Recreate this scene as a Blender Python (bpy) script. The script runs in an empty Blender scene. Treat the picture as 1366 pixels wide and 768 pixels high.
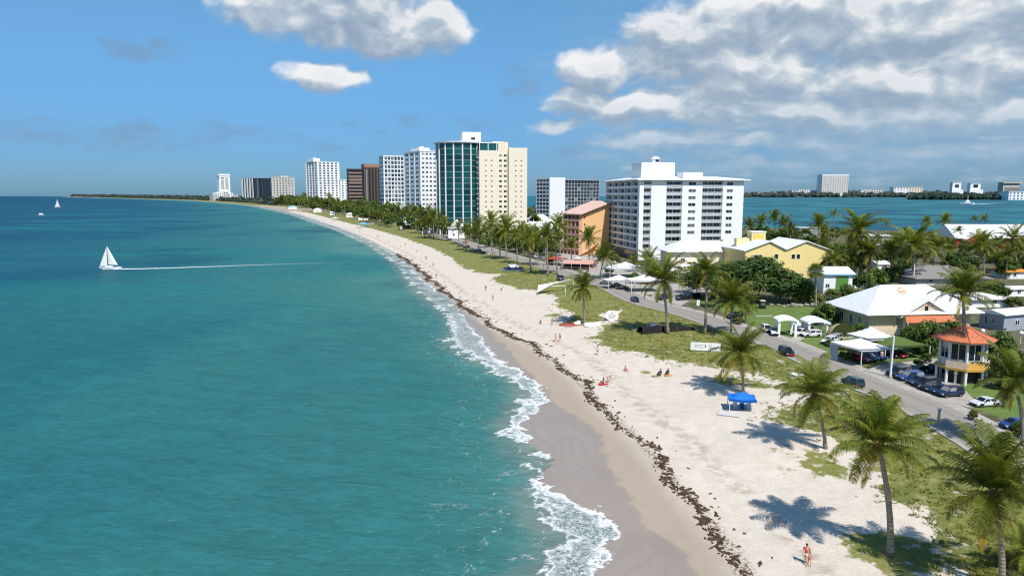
import bpy, bmesh, math, random
import numpy as np
from mathutils import Vector, Matrix
R = math.radians
scene = bpy.context.scene
COL = scene.collection
# ------------------------------------------------------------------ camera
F, CX, CY, HCAM, V0 = 923.0, 683.0, 384.0, 30.0, 259.0
PITCH = math.atan((CY - V0) / F)
cam_d = bpy.data.cameras.new('camera'); cam = bpy.data.objects.new('camera', cam_d); COL.objects.link(cam)
cam_d.sensor_width = 36; cam_d.lens = F / 1366 * 36; cam_d.clip_end = 60000; cam_d.clip_start = 0.5
cam.location = (0, 0, HCAM); cam.rotation_euler = (math.pi / 2 - PITCH, 0, 0)
scene.camera = cam
cp, sp = math.cos(PITCH), math.sin(PITCH)

def ray(u, v):
    a, b = (u - CX) / F, (CY - v) / F
    return (a, cp + b * sp, -sp + b * cp)
def at_z(u, v, z):
    d = ray(u, v); t = (z - HCAM) / d[2]
    return np.array([d[0] * t, d[1] * t])
def at_y(u, v, y):
    d = ray(u, v); t = y / d[1]
    return Vector((d[0] * t, y, HCAM + d[2] * t))
def pxs(pts, z=0.0):
    return np.array([at_z(u, v, z) for u, v in pts])

def smooth_poly(P, n=6):
    P = np.asarray(P, float); out = []
    Q = np.vstack([2 * P[0] - P[1], P, 2 * P[-1] - P[-2]])
    for i in range(1, len(Q) - 2):
        p0, p1, p2, p3 = Q[i - 1], Q[i], Q[i + 1], Q[i + 2]
        for k in range(n):
            t = k / n
            out.append(0.5 * ((2 * p1) + (-p0 + p2) * t + (2 * p0 - 5 * p1 + 4 * p2 - p3) * t * t + (-p0 + 3 * p1 - 3 * p2 + p3) * t ** 3))
    out.append(P[-1]); return np.array(out)

def sdist(X, Y, poly):
    """signed distance to an open polyline; positive on its right side"""
    best = np.full(X.shape, 1e18); sg = np.ones(X.shape)
    for (ax, ay), (bx, by) in zip(poly[:-1], poly[1:]):
        dx, dy = bx - ax, by - ay; L = dx * dx + dy * dy + 1e-9
        px, py = X - ax, Y - ay
        t = np.clip((px * dx + py * dy) / L, 0, 1)
        qx, qy = px - t * dx, py - t * dy
        d = qx * qx + qy * qy
        cr = dy * px - dx * py
        m = d < best - 1e-9
        best = np.where(m, d, best); sg = np.where(m, np.sign(cr), sg)
    return np.sqrt(best) * np.where(sg == 0, 1, sg)

# ------------------------------------------------------------------ coast lines (traced once, used as world lines)
near_ext = np.array([[-3.0, -60.0], [0.5, 10.0]])
inner_px = [(775, 830), (790, 768), (812, 735), (828, 712), (795, 690), (757, 670), (738, 650), (733, 625), (722, 600), (704, 578),
            (700, 560), (716, 545), (727, 529), (718, 512), (690, 495), (660, 475), (648, 458), (628, 435), (605, 410), (575, 383), (552, 362),
            (537, 348), (515, 333), (485, 318), (455, 305), (420, 294), (385, 283), (340, 274.5), (300, 270.5), (255, 267.6), (200, 265.6), (130, 263.6), (85, 262.6)]
outer_px = [(700, 830), (722, 768), (738, 740), (748, 715), (728, 690), (716, 660), (724, 630), (712, 605), (690, 585), (682, 565), (694, 548),
            (700, 530), (688, 508), (655, 487), (620, 470), (602, 455), (608, 435), (590, 412), (562, 392), (545, 372),
            (530, 353), (505, 335), (476, 319), (446, 306), (411, 294.5), (376, 283.5), (333, 275), (294, 271), (250, 268), (196, 265.9), (128, 263.8), (84, 262.7)]
wet_px = [(1040, 840), (930, 768), (903, 738), (876, 717), (858, 690), (848, 668), (833, 652), (812, 630), (806, 605), (800, 580), (772, 556), (744, 534), (718, 510),
          (701, 491), (680, 465), (658, 444), (632, 418), (598, 390), (570, 366), (550, 349), (522, 333), (492, 318), (462, 305.5), (428, 294.5), (392, 283.5), (345, 275), (304, 270.8), (257, 267.8), (200, 265.7), (130, 263.7), (85, 262.65)]
wrack_px = [(1040, 840), (1000, 768), (985, 735), (958, 700), (925, 662), (892, 628), (858, 588), (825, 558), (800, 535), (772, 502), (725, 466),
            (692, 448), (648, 424), (605, 394), (574, 369), (545, 346), (518, 331), (488, 316.5), (458, 304.5), (424, 293.8), (388, 283), (340, 274)]
grass_px = [(1330, 840), (1300, 790), (1280, 745), (1262, 698), (1225, 672), (1192, 662), (1178, 640), (1140, 612), (1105, 588), (1078, 572), (1030, 556),
            (1056, 545), (1078, 530), (1040, 518), (1028, 505), (996, 497), (955, 487), (900, 483), (868, 472), (830, 466), (800, 455), (797, 441), (818, 426),
            (780, 431), (748, 429), (764, 415), (741, 409), (738, 396), (700, 385), (652, 374), (668, 366), (632, 361), (605, 346), (578, 331), (545, 319), (515, 309.5), (480, 300.5), (442, 291.5), (404, 282), (355, 274.3)]
far_ext = np.array([[-6000.0, 9500.0]])
INNER = smooth_poly(np.vstack([near_ext, pxs(inner_px), far_ext]), 4)
OUTER = smooth_poly(np.vstack([near_ext - np.array([4, 0]), pxs(outer_px), far_ext - np.array([20, 0])]), 4)
WET = smooth_poly(np.vstack([near_ext + np.array([12, 0]), pxs(wet_px, .5), far_ext + np.array([20, 0])]), 3)
WRACK = smooth_poly(np.vstack([near_ext + np.array([17, 0]), pxs(wrack_px, 1.0), far_ext + np.array([40, 0])]), 3)
GRASS = smooth_poly(np.vstack([near_ext + np.array([36, 0]), pxs(grass_px, 1.5), far_ext + np.array([60, 0])]), 2)
LAGOON = smooth_poly(np.array([[-3200, 8600], [-700, 4000], [-150, 2500], [40, 1500], [110, 950], [175, 660], [290, 560], [420, 520], [700, 480], [1400, 420], [6000, 0]], float), 4)

ZLAND = 1.8
def height(X, Y):
    X = np.asarray(X, float); Y = np.asarray(Y, float)
    s = sdist(X, Y, INNER)
    up = np.where(s < 0, s * 0.07, np.where(s < 8, s * 0.035, np.where(s < 24, 0.28 + (s - 8) * 0.062, 1.272 + (s - 24) * 0.04)))
    up = np.clip(up, -4, ZLAND)
    # gentle dune relief that dies out before the road
    g = np.clip((s - 12) / 8, 0, 1) * np.clip((38 - s) / 6, 0, 1)
    up = up + g * 0.16 * (np.sin(X * .35 + Y * .21) + np.sin(X * .17 - Y * .4 + 1.3)) * .5
    t = sdist(X, Y, LAGOON)          # positive inland of the lagoon shore
    lo = np.clip(t * 0.2, -4, ZLAND)
    return np.minimum(up, lo)
def P(u, v):
    z = ZLAND
    for _ in range(5):
        p = at_z(u, v, z); z = float(height(np.array([p[0]]), np.array([p[1]]))[0]); z = max(z, 0.0)
    return Vector((p[0], p[1], z))
def G(x, y):
    return float(height(np.array([x]), np.array([y]))[0])

# ------------------------------------------------------------------ node helpers
class NT:
    def __init__(s, tree): s.dim = '3D'; s.t = tree; s.n = tree.nodes; s.l = tree.links
    def new(s, typ, **kw):
        n = s.n.new(typ)
        for k, v in kw.items(): setattr(n, k, v)
        return n
    def put(s, sock, v):
        if hasattr(v, 'is_linked') or isinstance(v, bpy.types.NodeSocket): s.l.new(v, sock)
        elif isinstance(v, (tuple, list)) and sock.type == 'RGBA' and len(v) == 3: sock.default_value = (*v, 1)
        else: sock.default_value = v
    def m(s, op, a, b=0.0, c=None, clamp=False):
        n = s.new('ShaderNodeMath', operation=op); n.use_clamp = clamp
        s.put(n.inputs[0], a); s.put(n.inputs[1], b)
        if c is not None: s.put(n.inputs[2], c)
        return n.outputs[0]
    def vm(s, op, a, b=(0, 0, 0)):
        n = s.new('ShaderNodeVectorMath', operation=op); s.put(n.inputs[0], a)
        if op == 'SCALE': s.put(n.inputs[3], b)
        else: s.put(n.inputs[1], b)
        return n.outputs[0]
    def noise(s, vec, scale, detail=4, rough=.55, dist=0, out=0):
        n = s.new('ShaderNodeTexNoise'); n.noise_dimensions = s.dim; s.put(n.inputs['Vector'], vec)
        n.inputs['Scale'].default_value = scale; n.inputs['Detail'].default_value = detail
        n.inputs['Roughness'].default_value = rough; n.inputs['Distortion'].default_value = dist
        return n.outputs[out]
    def mix(s, f, a, b, typ='MIX'):
        n = s.new('ShaderNodeMix', data_type='RGBA', blend_type=typ); n.clamp_factor = True
        s.put(n.inputs[0], f); s.put(n.inputs[6], a); s.put(n.inputs[7], b)
        return n.outputs[2]
    def ss(s, x, lo, hi, a=0.0, b=1.0):
        n = s.new('ShaderNodeMapRange', interpolation_type='SMOOTHSTEP')
        s.put(n.inputs[0], x); s.put(n.inputs[1], lo); s.put(n.inputs[2], hi); s.put(n.inputs[3], a); s.put(n.inputs[4], b)
        return n.outputs[0]
    def lin(s, x, lo, hi, a=0.0, b=1.0):
        n = s.new('ShaderNodeMapRange'); s.put(n.inputs[0], x); s.put(n.inputs[1], lo); s.put(n.inputs[2], hi); s.put(n.inputs[3], a); s.put(n.inputs[4], b)
        return n.outputs[0]
    def ramp(s, x, stops):
        n = s.new('ShaderNodeValToRGB'); s.put(n.inputs[0], x); cr = n.color_ramp
        while len(cr.elements) < len(stops): cr.elements.new(.5)
        for e, (p, c) in zip(cr.elements, stops): e.position = p; e.color = (*c, 1)
        return n.outputs[0]
    def attr(s, name, out='Fac'):
        n = s.new('ShaderNodeAttribute'); n.attribute_name = name; return n.outputs[out]
    def comb(s, x, y, z=0.0):
        n = s.new('ShaderNodeCombineXYZ'); s.put(n.inputs[0], x); s.put(n.inputs[1], y); s.put(n.inputs[2], z); return n.outputs[0]
    def sep(s, v):
        n = s.new('ShaderNodeSeparateXYZ'); s.put(n.inputs[0], v); return n.outputs
    def pos(s): return s.new('ShaderNodeNewGeometry').outputs['Position']
    def obj(s): return s.new('ShaderNodeTexCoord').outputs['Object']
    def bump(s, h, strength=.3, dist=.1):
        n = s.new('ShaderNodeBump'); s.put(n.inputs['Height'], h); n.inputs['Strength'].default_value = strength; n.inputs['Distance'].default_value = dist
        return n.outputs[0]

def new_mat(name):
    m = bpy.data.materials.new(name); m.use_nodes = True
    nt = NT(m.node_tree); nt.b = m.node_tree.nodes['Principled BSDF']; nt.o = m.node_tree.nodes['Material Output']
    return m, nt
MATS = {}
def mat(name, col, rough=.6, metal=0.0, var=.12, scale=3.0, spec=.35, coat=0.0, bump=0.0, streak=0.0):
    """plain painted / coated surface with slight procedural soiling"""
    if name in MATS: return MATS[name]
    m, t = new_mat(name)
    p = t.obj()
    n = t.noise(p, scale, 5, .6)
    f = t.lin(n, .3, .7, 1 - var, 1 + var * .5)
    if streak:
        st = t.noise(t.vm('MULTIPLY', p, (3.0, 3.0, .25)), 1.2, 4, .6)
        f = t.m('MULTIPLY', f, t.ss(st, .42, .68, 1.0, 1 - streak))
    c = t.mix(1.0, col, t.comb(f, f, f), 'MULTIPLY')
    t.put(t.b.inputs['Base Color'], c)
    t.b.inputs['Roughness'].default_value = rough; t.b.inputs['Metallic'].default_value = metal
    t.b.inputs['Specular IOR Level'].default_value = spec
    if coat: t.b.inputs['Coat Weight'].default_value = coat; t.b.inputs['Coat Roughness'].default_value = .05
    if bump: t.put(t.b.inputs['Normal'], t.bump(t.noise(p, scale * 4, 3), bump, .05))
    MATS[name] = m; return m

# ------------------------------------------------------------------ mesh helpers
class MB:
    def __init__(s): s.v = []; s.f = []; s.mi = []; s.c = []
    def add(s, vs, fs, mi=0, col=None):
        k = len(s.v); s.v += [tuple(p) for p in vs]
        for f in fs: s.f.append([i + k for i in f]); s.mi.append(mi); s.c.append(col if col is not None else (1, 1, 1))
        return s
    def box(s, x0, x1, y0, y1, z0, z1, mi=0):
        vs = [(x0, y0, z0), (x1, y0, z0), (x1, y1, z0), (x0, y1, z0), (x0, y0, z1), (x1, y0, z1), (x1, y1, z1), (x0, y1, z1)]
        return s.add(vs, [(0, 3, 2, 1), (4, 5, 6, 7), (0, 1, 5, 4), (1, 2, 6, 5), (2, 3, 7, 6), (3, 0, 4, 7)], mi)
    def prism(s, poly, z0, z1, mi=0):
        n = len(poly)
        vs = [(x, y, z0) for x, y in poly] + [(x, y, z1) for x, y in poly]
        return s.add(vs, [tuple(range(n - 1, -1, -1)), tuple(range(n, 2 * n))] + [(i, (i + 1) % n, n + (i + 1) % n, n + i) for i in range(n)], mi)
    def tube(s, pts, rad, n=8, mi=0, cap=True, col=None):
        pts = [Vector(p) for p in pts]; m = len(pts)
        rad = rad if isinstance(rad, (list, tuple)) else [rad] * m
        vs = []; fs = []
        for i, p in enumerate(pts):
            d = (pts[min(i + 1, m - 1)] - pts[max(i - 1, 0)]).normalized()
            a = d.cross(Vector((0, 1, 0)) if abs(d.y) < .9 else Vector((1, 0, 0))).normalized(); b = d.cross(a)
            for k in range(n):
                w = 2 * math.pi * k / n
                vs.append(p + (a * math.cos(w) + b * math.sin(w)) * rad[i])
        for i in range(m - 1):
            for k in range(n):
                fs.append((i * n + k, i * n + (k + 1) % n, (i + 1) * n + (k + 1) % n, (i + 1) * n + k))
        if cap: fs += [tuple(range(n - 1, -1, -1)), tuple(range((m - 1) * n, m * n))]
        return s.add(vs, fs, mi, col)
    def lathe(s, prof, n=16, mi=0, cx=0, cy=0, rot=0):
        vs = []; fs = []
        for r, z in prof:
            for k in range(n):
                w = 2 * math.pi * k / n + rot; vs.append((cx + r * math.cos(w), cy + r * math.sin(w), z))
        for i in range(len(prof) - 1):
            for k in range(n):
                fs.append((i * n + k, i * n + (k + 1) % n, (i + 1) * n + (k + 1) % n, (i + 1) * n + k))
        fs += [tuple(range(n - 1, -1, -1)), tuple(range((len(prof) - 1) * n, len(prof) * n))]
        return s.add(vs, fs, mi)
    def loft(s, rings, mi=0, cap=True):
        n = len(rings[0]); vs = [p for r in rings for p in r]; fs = []
        for i in range(len(rings) - 1):
            for k in range(n): fs.append((i * n + k, i * n + (k + 1) % n, (i + 1) * n + (k + 1) % n, (i + 1) * n + k))
        if cap: fs += [tuple(range(n - 1, -1, -1)), tuple(range((len(rings) - 1) * n, len(rings) * n))]
        return s.add(vs, fs, mi)
    def mesh(s, name, mats, smooth=False, col=False):
        me = bpy.data.meshes.new(name); me.from_pydata(s.v, [], s.f)
        for m in (mats if isinstance(mats, (list, tuple)) else [mats]): me.materials.append(m)
        me.polygons.foreach_set('material_index', s.mi)
        if smooth: me.polygons.foreach_set('use_smooth', [True] * len(s.f))
        if col:
            a = me.color_attributes.new('tint', 'FLOAT_COLOR', 'CORNER'); arr = []
            for f, c in zip(s.f, s.c): arr += [(*c, 1.0)] * len(f)
            a.data.foreach_set('color', np.array(arr, np.float32).ravel())
        me.update(); return me
    def build(s, name, mats, parent=None, smooth=False, col=False):
        return link(name, s.mesh(name, mats, smooth, col), parent)
def link(name, me, parent=None, loc=None, rot=None, scale=None):
    o = bpy.data.objects.new(name, me); COL.objects.link(o)
    if parent is not None: o.parent = parent
    if loc is not None: o.location = loc
    if rot is not None: o.rotation_euler = rot if isinstance(rot, (tuple, list)) else (0, 0, rot)
    if scale is not None: o.scale = scale if isinstance(scale, (tuple, list)) else (scale,) * 3
    return o
def tag(o, label=None, cat=None, group=None, kind=None):
    if label: o['label'] = label
    if cat: o['category'] = cat
    if group: o['group'] = group
    if kind: o['kind'] = kind
    return o
def thing(name, label, cat, loc=(0, 0, 0), rz=0.0, group=None):
    return tag(link(name, None, None, loc, rz), label, cat, group)
def copy_tree(o, parent=None):
    c = o.copy(); COL.objects.link(c)
    if parent is not None: c.parent = parent
    for ch in list(o.children): copy_tree(ch, c)
    return c
# ------------------------------------------------------------------ light and sky
SUN_AZ_VEC = Vector((0.36, -0.93, 0)).normalized(); SUN_EL = R(54)
sun_d = bpy.data.lights.new('sun', 'SUN'); sun_d.energy = 5.0; sun_d.angle = R(.53); sun_d.color = (1.0, .955, .89)
sun = bpy.data.objects.new('sun', sun_d); COL.objects.link(sun)
to_sun = SUN_AZ_VEC * math.cos(SUN_EL) + Vector((0, 0, math.sin(SUN_EL)))
sun.rotation_euler = to_sun.to_track_quat('Z', 'Y').to_euler(); sun.location = (60, -40, 120)
world = bpy.data.worlds.new('World'); scene.world = world; world.use_nodes = True
w = NT(world.node_tree); bg = w.n['Background']
sky = w.new('ShaderNodeTexSky', sky_type='NISHITA'); sky.sun_disc = False
sky.sun_elevation = SUN_EL; sky.sun_rotation = math.atan2(SUN_AZ_VEC.x, SUN_AZ_VEC.y)
sky.air_density = 1.0; sky.dust_density = .35; sky.ozone_density = 2.2; sky.altitude = 0
dirv = w.new('ShaderNodeTexCoord').outputs['Generated']
dx, dy, dz = w.sep(dirv)[:3]
az = w.m('ARCTAN2', dx, dy); el = w.m('ARCSINE', dz)
def ae(u, v):
    d = Vector(ray(u, v)).normalized(); return math.atan2(d.x, d.y), math.asin(d.z)
# clouds: (u, v, half width, half height, strength) of each cloud mass, as directions in the sky
BL = [(455, 8, 125, 50, 1.0), (530, 34, 95, 40, 1.05), (590, 40, 38, 30, .9), (370, 6, 80, 28, .8), (440, 99, 54, 20, .95),
      (940, 36, 95, 40, 1.0), (1065, 22, 120, 48, 1.0), (1205, 28, 110, 42, 1.0), (1335, 14, 100, 46, 1.0),
      (798, 90, 60, 28, .95), (885, 84, 68, 32, 1.0), (1010, 92, 100, 36, 1.0), (1168, 104, 105, 40, 1.1), (1305, 96, 92, 40, 1.0),
      (768, 134, 46, 22, .85), (840, 142, 76, 25, .9), (955, 146, 92, 25, .9), (1085, 152, 100, 25, .9), (1218, 160, 104, 26, .9), (1345, 152, 72, 27, .9),
      (742, 172, 38, 14, .5), (900, 188, 92, 14, .6), (1050, 192, 110, 14, .6), (1205, 198, 120, 14, .65), (1335, 202, 80, 14, .6), (980, 222, 90, 8, .4), (1150, 226, 120, 8, .4)]
def cloud_density(vec, det):
    """vec = (az, el, 0) socket -> density"""
    wn = w.noise(vec, 13.0, 2, .6, 0, 1)
    q = w.vm('ADD', vec, w.vm('SCALE', w.vm('SUBTRACT', wn, (.5, .5, .5)), .055))
    qa, qe, _ = w.sep(q)[:3]
    d = None
    for (u, v, ru, rv, st) in BL:
        a0, e0 = ae(u, v); ra, re = ru / F * .98, rv / F
        x = w.m('MULTIPLY', w.m('SUBTRACT', qa, a0), 1 / ra); y = w.m('MULTIPLY', w.m('SUBTRACT', qe, e0), 1 / re)
        r2 = w.m('ADD', w.m('MULTIPLY', x, x), w.m('MULTIPLY', y, y))
        b = w.m('MULTIPLY', w.m('SUBTRACT', 1.0, r2), st)
        d = b if d is None else w.m('SMOOTH_MAX', d, b, .12)
    q2 = w.vm('MULTIPLY', q, (1.0, 1.75, 1.0))
    f1 = w.noise(q2, 13.0, det, .56)
    vo = w.new('ShaderNodeTexVoronoi', feature='F1'); w.put(vo.inputs['Vector'], w.vm('ADD', q2, w.vm('SCALE', w.vm('SUBTRACT', wn, (.5, .5, .5)), .03))); vo.inputs['Scale'].default_value = 22.0; vo.inputs['Detail'].default_value = 1.0; vo.inputs['Roughness'].default_value = .55; vo.normalize = True
    bil = w.m('SUBTRACT', .5, vo.outputs['Distance'])
    return w.m('ADD', w.m('MAXIMUM', w.m('MINIMUM', d, 1.1), -1.5), w.m('ADD', w.m('MULTIPLY', w.m('SUBTRACT', f1, .5), 2.3), w.m('MULTIPLY', bil, 1.1)))
vec0 = w.comb(az, el, 0.0)
vec1 = w.vm('ADD', vec0, (.008, .019, 0))
d0 = cloud_density(vec0, 7); d1 = cloud_density(vec1, 4)
alpha = w.ss(d0, -.08, .72)
lit = w.lin(w.m('SUBTRACT', d0, d1), -.55, .50)
thick = w.ss(d0, .5, 1.7)
lit = w.m('SUBTRACT', lit, w.m('MULTIPLY', thick, .14), clamp=True)
soft = w.noise(vec0, 6.0, 3, .5)
lit = w.m('ADD', lit, w.m('MULTIPLY', w.m('SUBTRACT', soft, .5), .55), clamp=True)
ccol = w.ramp(lit, [(0.0, (.30, .40, .53)), (.32, (.38, .475, .59)), (.58, (.50, .58, .67)), (.80, (.68, .73, .78)), (1.0, (.88, .89, .91))])
# low thin far streaks
LOW = [(150, 182, 190, 22, .9), (60, 170, 90, 14, .8), (310, 172, 70, 10, .8), (470, 157, 30, 9, .8), (550, 158, 34, 11, .9), (510, 180, 26, 8, .7), (690, 112, 40, 20, .8),
       (185, 68, 56, 18, 1.3), (640, 165, 50, 14, .7), (800, 205, 140, 22, .6), (650, 195, 60, 10, .5), (380, 192, 90, 12, .6)]
ld = None
wn = w.noise(vec0, 22.0, 2, .6, 0, 1)
q = w.vm('ADD', vec0, w.vm('SCALE', w.vm('SUBTRACT', wn, (.5, .5, .5)), .04)); qa, qe, _ = w.sep(q)[:3]
for (u, v, ru, rv, st) in LOW:
    a0, e0 = ae(u, v)
    x = w.m('MULTIPLY', w.m('SUBTRACT', qa, a0), F / ru); y = w.m('MULTIPLY', w.m('SUBTRACT', qe, e0), F / rv)
    b = w.m('MULTIPLY', w.m('SUBTRACT', 1.0, w.m('ADD', w.m('MULTIPLY', x, x), w.m('MULTIPLY', y, y))), st)
    ld = b if ld is None else w.m('MAXIMUM', ld, b)
lf = w.noise(w.vm('MULTIPLY', vec0, (1, 3.2, 1)), 17.0, 4, .6)
la = w.m('MULTIPLY', w.ss(w.m('ADD', ld, w.m('MULTIPLY', w.m('SUBTRACT', lf, .5), 3.0)), .1, 1.3), .55)
SKYK = .085
# sky tinted a deeper blue towards the horizon
hz = w.ss(el, -.02, .30)
skyc = w.mix(1.0, sky.outputs[0], w.mix(hz, (.30, .60, 1.12), (.84, 1.34, 1.53)), 'MULTIPLY')
skyl = w.vm('SCALE', skyc, SKYK)
c1 = w.mix(la, skyl, (.20, .33, .50))
# hazy sheets of cloud under the bank on the landward side
vg = w.noise(w.vm('MULTIPLY', vec0, (1, 4.0, 1)), 11.0, 5, .58)
veil = w.m('MULTIPLY', w.m('MULTIPLY', w.ss(az, -.02, .22), w.m('MULTIPLY', w.ss(el, .30, .14), w.ss(el, -.01, .05, .35, 1.0))), w.ss(vg, .34, .66, .25, .80))
c1 = w.mix(veil, c1, w.mix(w.ss(vg, .50, .72), (.30, .44, .58), (.55, .64, .72)))
lowfade = w.ss(el, .0, .16)
ccol2 = w.mix(lowfade, (.30, .46, .62), ccol)
c2 = w.mix(w.m('MULTIPLY', alpha, w.lin(el, .0, .10, .25, 1.0), clamp=True), c1, ccol2)
w.put(bg.inputs[0], w.vm('SCALE', c2, 1 / SKYK)); bg.inputs[1].default_value = SKYK
world.cycles.sampling_method = 'NONE'
scene.view_settings.view_transform = 'Standard'; scene.view_settings.look = 'None'; scene.view_settings.exposure = 0
scene.cycles.max_bounces = 4; scene.cycles.diffuse_bounces = 3; scene.cycles.glossy_bounces = 2; scene.cycles.transparent_max_bounces = 12; scene.cycles.caustics_reflective = False; scene.cycles.caustics_refractive = False
scene.cycles.use_denoising = True; scene.cycles.filter_width = 1.15

# ------------------------------------------------------------------ ground and water sheets
def fan_grid(D, T):
    Y, K = np.meshgrid(D, T, indexing='ij'); return K * (Y + 6), Y
def grid_mesh(name, X, Y, Z, keep, attrs, material):
    r, c = X.shape
    idx = np.arange(r * c).reshape(r, c)
    q = np.stack([idx[:-1, :-1], idx[:-1, 1:], idx[1:, 1:], idx[1:, :-1]], -1).reshape(-1, 4)
    if keep is not None:
        k = keep.ravel(); q = q[k[q].any(1)]
    used = np.unique(q); remap = np.full(r * c, -1); remap[used] = np.arange(len(used))
    co = np.stack([X.ravel(), Y.ravel(), Z.ravel()], 1)[used].astype(np.float32); q = remap[q]
    me = bpy.data.meshes.new(name); me.vertices.add(len(co)); me.vertices.foreach_set('co', co.ravel())
    me.loops.add(q.size); me.loops.foreach_set('vertex_index', q.ravel().astype(np.int32))
    me.polygons.add(len(q)); me.polygons.foreach_set('loop_start', np.arange(0, q.size, 4, dtype=np.int32)); me.polygons.foreach_set('loop_total', np.full(len(q), 4, np.int32))
    me.polygons.foreach_set('use_smooth', np.ones(len(q), bool))
    for n, a in attrs.items():
        at = me.attributes.new(n, 'FLOAT', 'POINT'); at.data.foreach_set('value', a.ravel()[used].astype(np.float32))
    me.update(calc_edges=True); me.materials.append(material)
    return link(name, me)

# --- ground material
gm, t = new_mat('beach_ground'); t.dim = '2D'
p = t.pos(); px, py, pz = t.sep(p)[:3]
p2 = t.comb(px, py, 0.0)
sI, sW, sR, sG = t.attr('d_water'), t.attr('d_wet'), t.attr('d_wrack'), t.attr('d_grass')
nL = t.noise(p2, .12, 4, .6); nM = t.noise(p2, .6, 5, .6); nS = t.noise(p2, 3.0, 6, .65); nF = t.noise(p2, 14.0, 4, .7)
dry = t.mix(t.lin(nM, .35, .65), (.66, .58, .49), (.59, .515, .43))
dry = t.mix(t.ss(nF, .60, .72, 0, .18), dry, (.42, .35, .27))
tan = t.mix(nM, (.42, .345, .265), (.36, .29, .22))
wet = t.mix(nL, (.29, .24, .20), (.35, .29, .24))
wn_ = t.m('ADD', sW, t.m('ADD', t.m('MULTIPLY', t.m('SUBTRACT', nL, .5), 4.0), t.m('MULTIPLY', t.m('SUBTRACT', nM, .5), 2.0)))
sand = t.mix(t.ss(wn_, -.35, .35), wet, tan)
sand = t.mix(t.ss(t.m('ADD', sR, t.m('MULTIPLY', t.m('SUBTRACT', nM, .5), 3.0)), -3.0, 1.5), sand, dry)
# pale streaks in the wet sand colour, standing in for the water film's sheen
wave_v = t.comb(t.m('ADD', sI, t.m('MULTIPLY', nL, 5.0)), t.m('MULTIPLY', py, .05), 0)
sw = t.noise(wave_v, 1.6, 3, .5)
sand = t.mix(t.m('MULTIPLY', t.ss(sw, .50, .66), t.ss(sW, -.3, -1.5, 0, .30)), sand, (.37, .325, .30))
# trodden, darker lane with litter on the upper beach
lane = t.m('SUBTRACT', t.m('ADD', sR, t.m('MULTIPLY', t.m('SUBTRACT', nL, .5), 4.0)), 5.6)
lane_m = t.m('MULTIPLY', t.ss(t.m('ABSOLUTE', lane), 1.7, .3), t.ss(nM, .40, .62))
sand = t.mix(t.m('MULTIPLY', lane_m, .60), sand, (.38, .31, .24))
sand = t.mix(t.m('MULTIPLY', t.ss(t.m('ABSOLUTE', lane), 2.2, .5), t.ss(nF, .62, .70, 0, .75)), sand, (.12, .09, .06))
# wrack stain
rs = t.m('ABSOLUTE', t.m('ADD', sR, t.m('MULTIPLY', t.m('SUBTRACT', nM, .5), 2.6)))
sand = t.mix(t.m('MULTIPLY', t.ss(rs, 1.0, .15), t.ss(nS, .46, .60, 0, .85)), sand, (.075, .045, .022))
sand = t.mix(t.m('MULTIPLY', t.ss(rs, 3.0, .5), t.ss(nF, .64, .70, 0, .8)), sand, (.10, .065, .035))
# grass
gcol = t.mix(t.lin(nS, .3, .7), (.155, .168, .034), (.240, .235, .060))
gcol = t.mix(t.ss(nM, .48, .66, 0, .60), gcol, (.27, .235, .095))
gcol = t.mix(t.ss(nL, .50, .66, 0, .6), gcol, (.11, .135, .030))
gcol = t.mix(t.ss(nF, .56, .70, 0, .35), gcol, (.07, .085, .022))
inl = t.attr('inland')
gcol = t.mix(inl, gcol, t.mix(t.ss(nM, .42, .6), (.07, .085, .03), (.17, .145, .09)))
gd = t.m('ADD', t.m('ADD', sG, t.m('MULTIPLY', t.m('SUBTRACT', nL, .5), 9.0)), t.m('ADD', t.m('MULTIPLY', t.m('SUBTRACT', nS, .5), 1.8), t.m('MULTIPLY', t.m('SUBTRACT', nM, .5), 4.0)))
gmask = t.ss(gd, -.35, .55)
bare = t.m('MULTIPLY', t.ss(t.m('ADD', t.m('MULTIPLY', nM, .6), t.m('MULTIPLY', nL, .4)), .585, .66), t.ss(inl, .5, 0.0))
gmask = t.m('MAXIMUM', t.m('MULTIPLY', gmask, t.m('SUBTRACT', 1.0, t.m('MULTIPLY', bare, .65))), t.ss(inl, .5, .9))
col = t.mix(gmask, sand, gcol)
t.put(t.b.inputs['Base Color'], col)
rough = t.ss(wn_, -1.0, .6, .30, .95); t.put(t.b.inputs['Roughness'], rough)
t.b.inputs['Specular IOR Level'].default_value = .28
hb = t.m('ADD', t.m('MULTIPLY', nM, .6), t.m('MULTIPLY', nS, .4))
bstr = t.ss(sW, -.5, 6.0, .03, 1.0)
foot = t.noise(p2, 1.9, 3, .6)
hgt = t.m('MULTIPLY', t.m('ADD', t.m('ADD', hb, t.m('MULTIPLY', nF, .10)), t.m('MULTIPLY', foot, .5)), bstr)
t.put(t.b.inputs['Normal'], t.bump(hgt, .38, .30))

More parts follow.
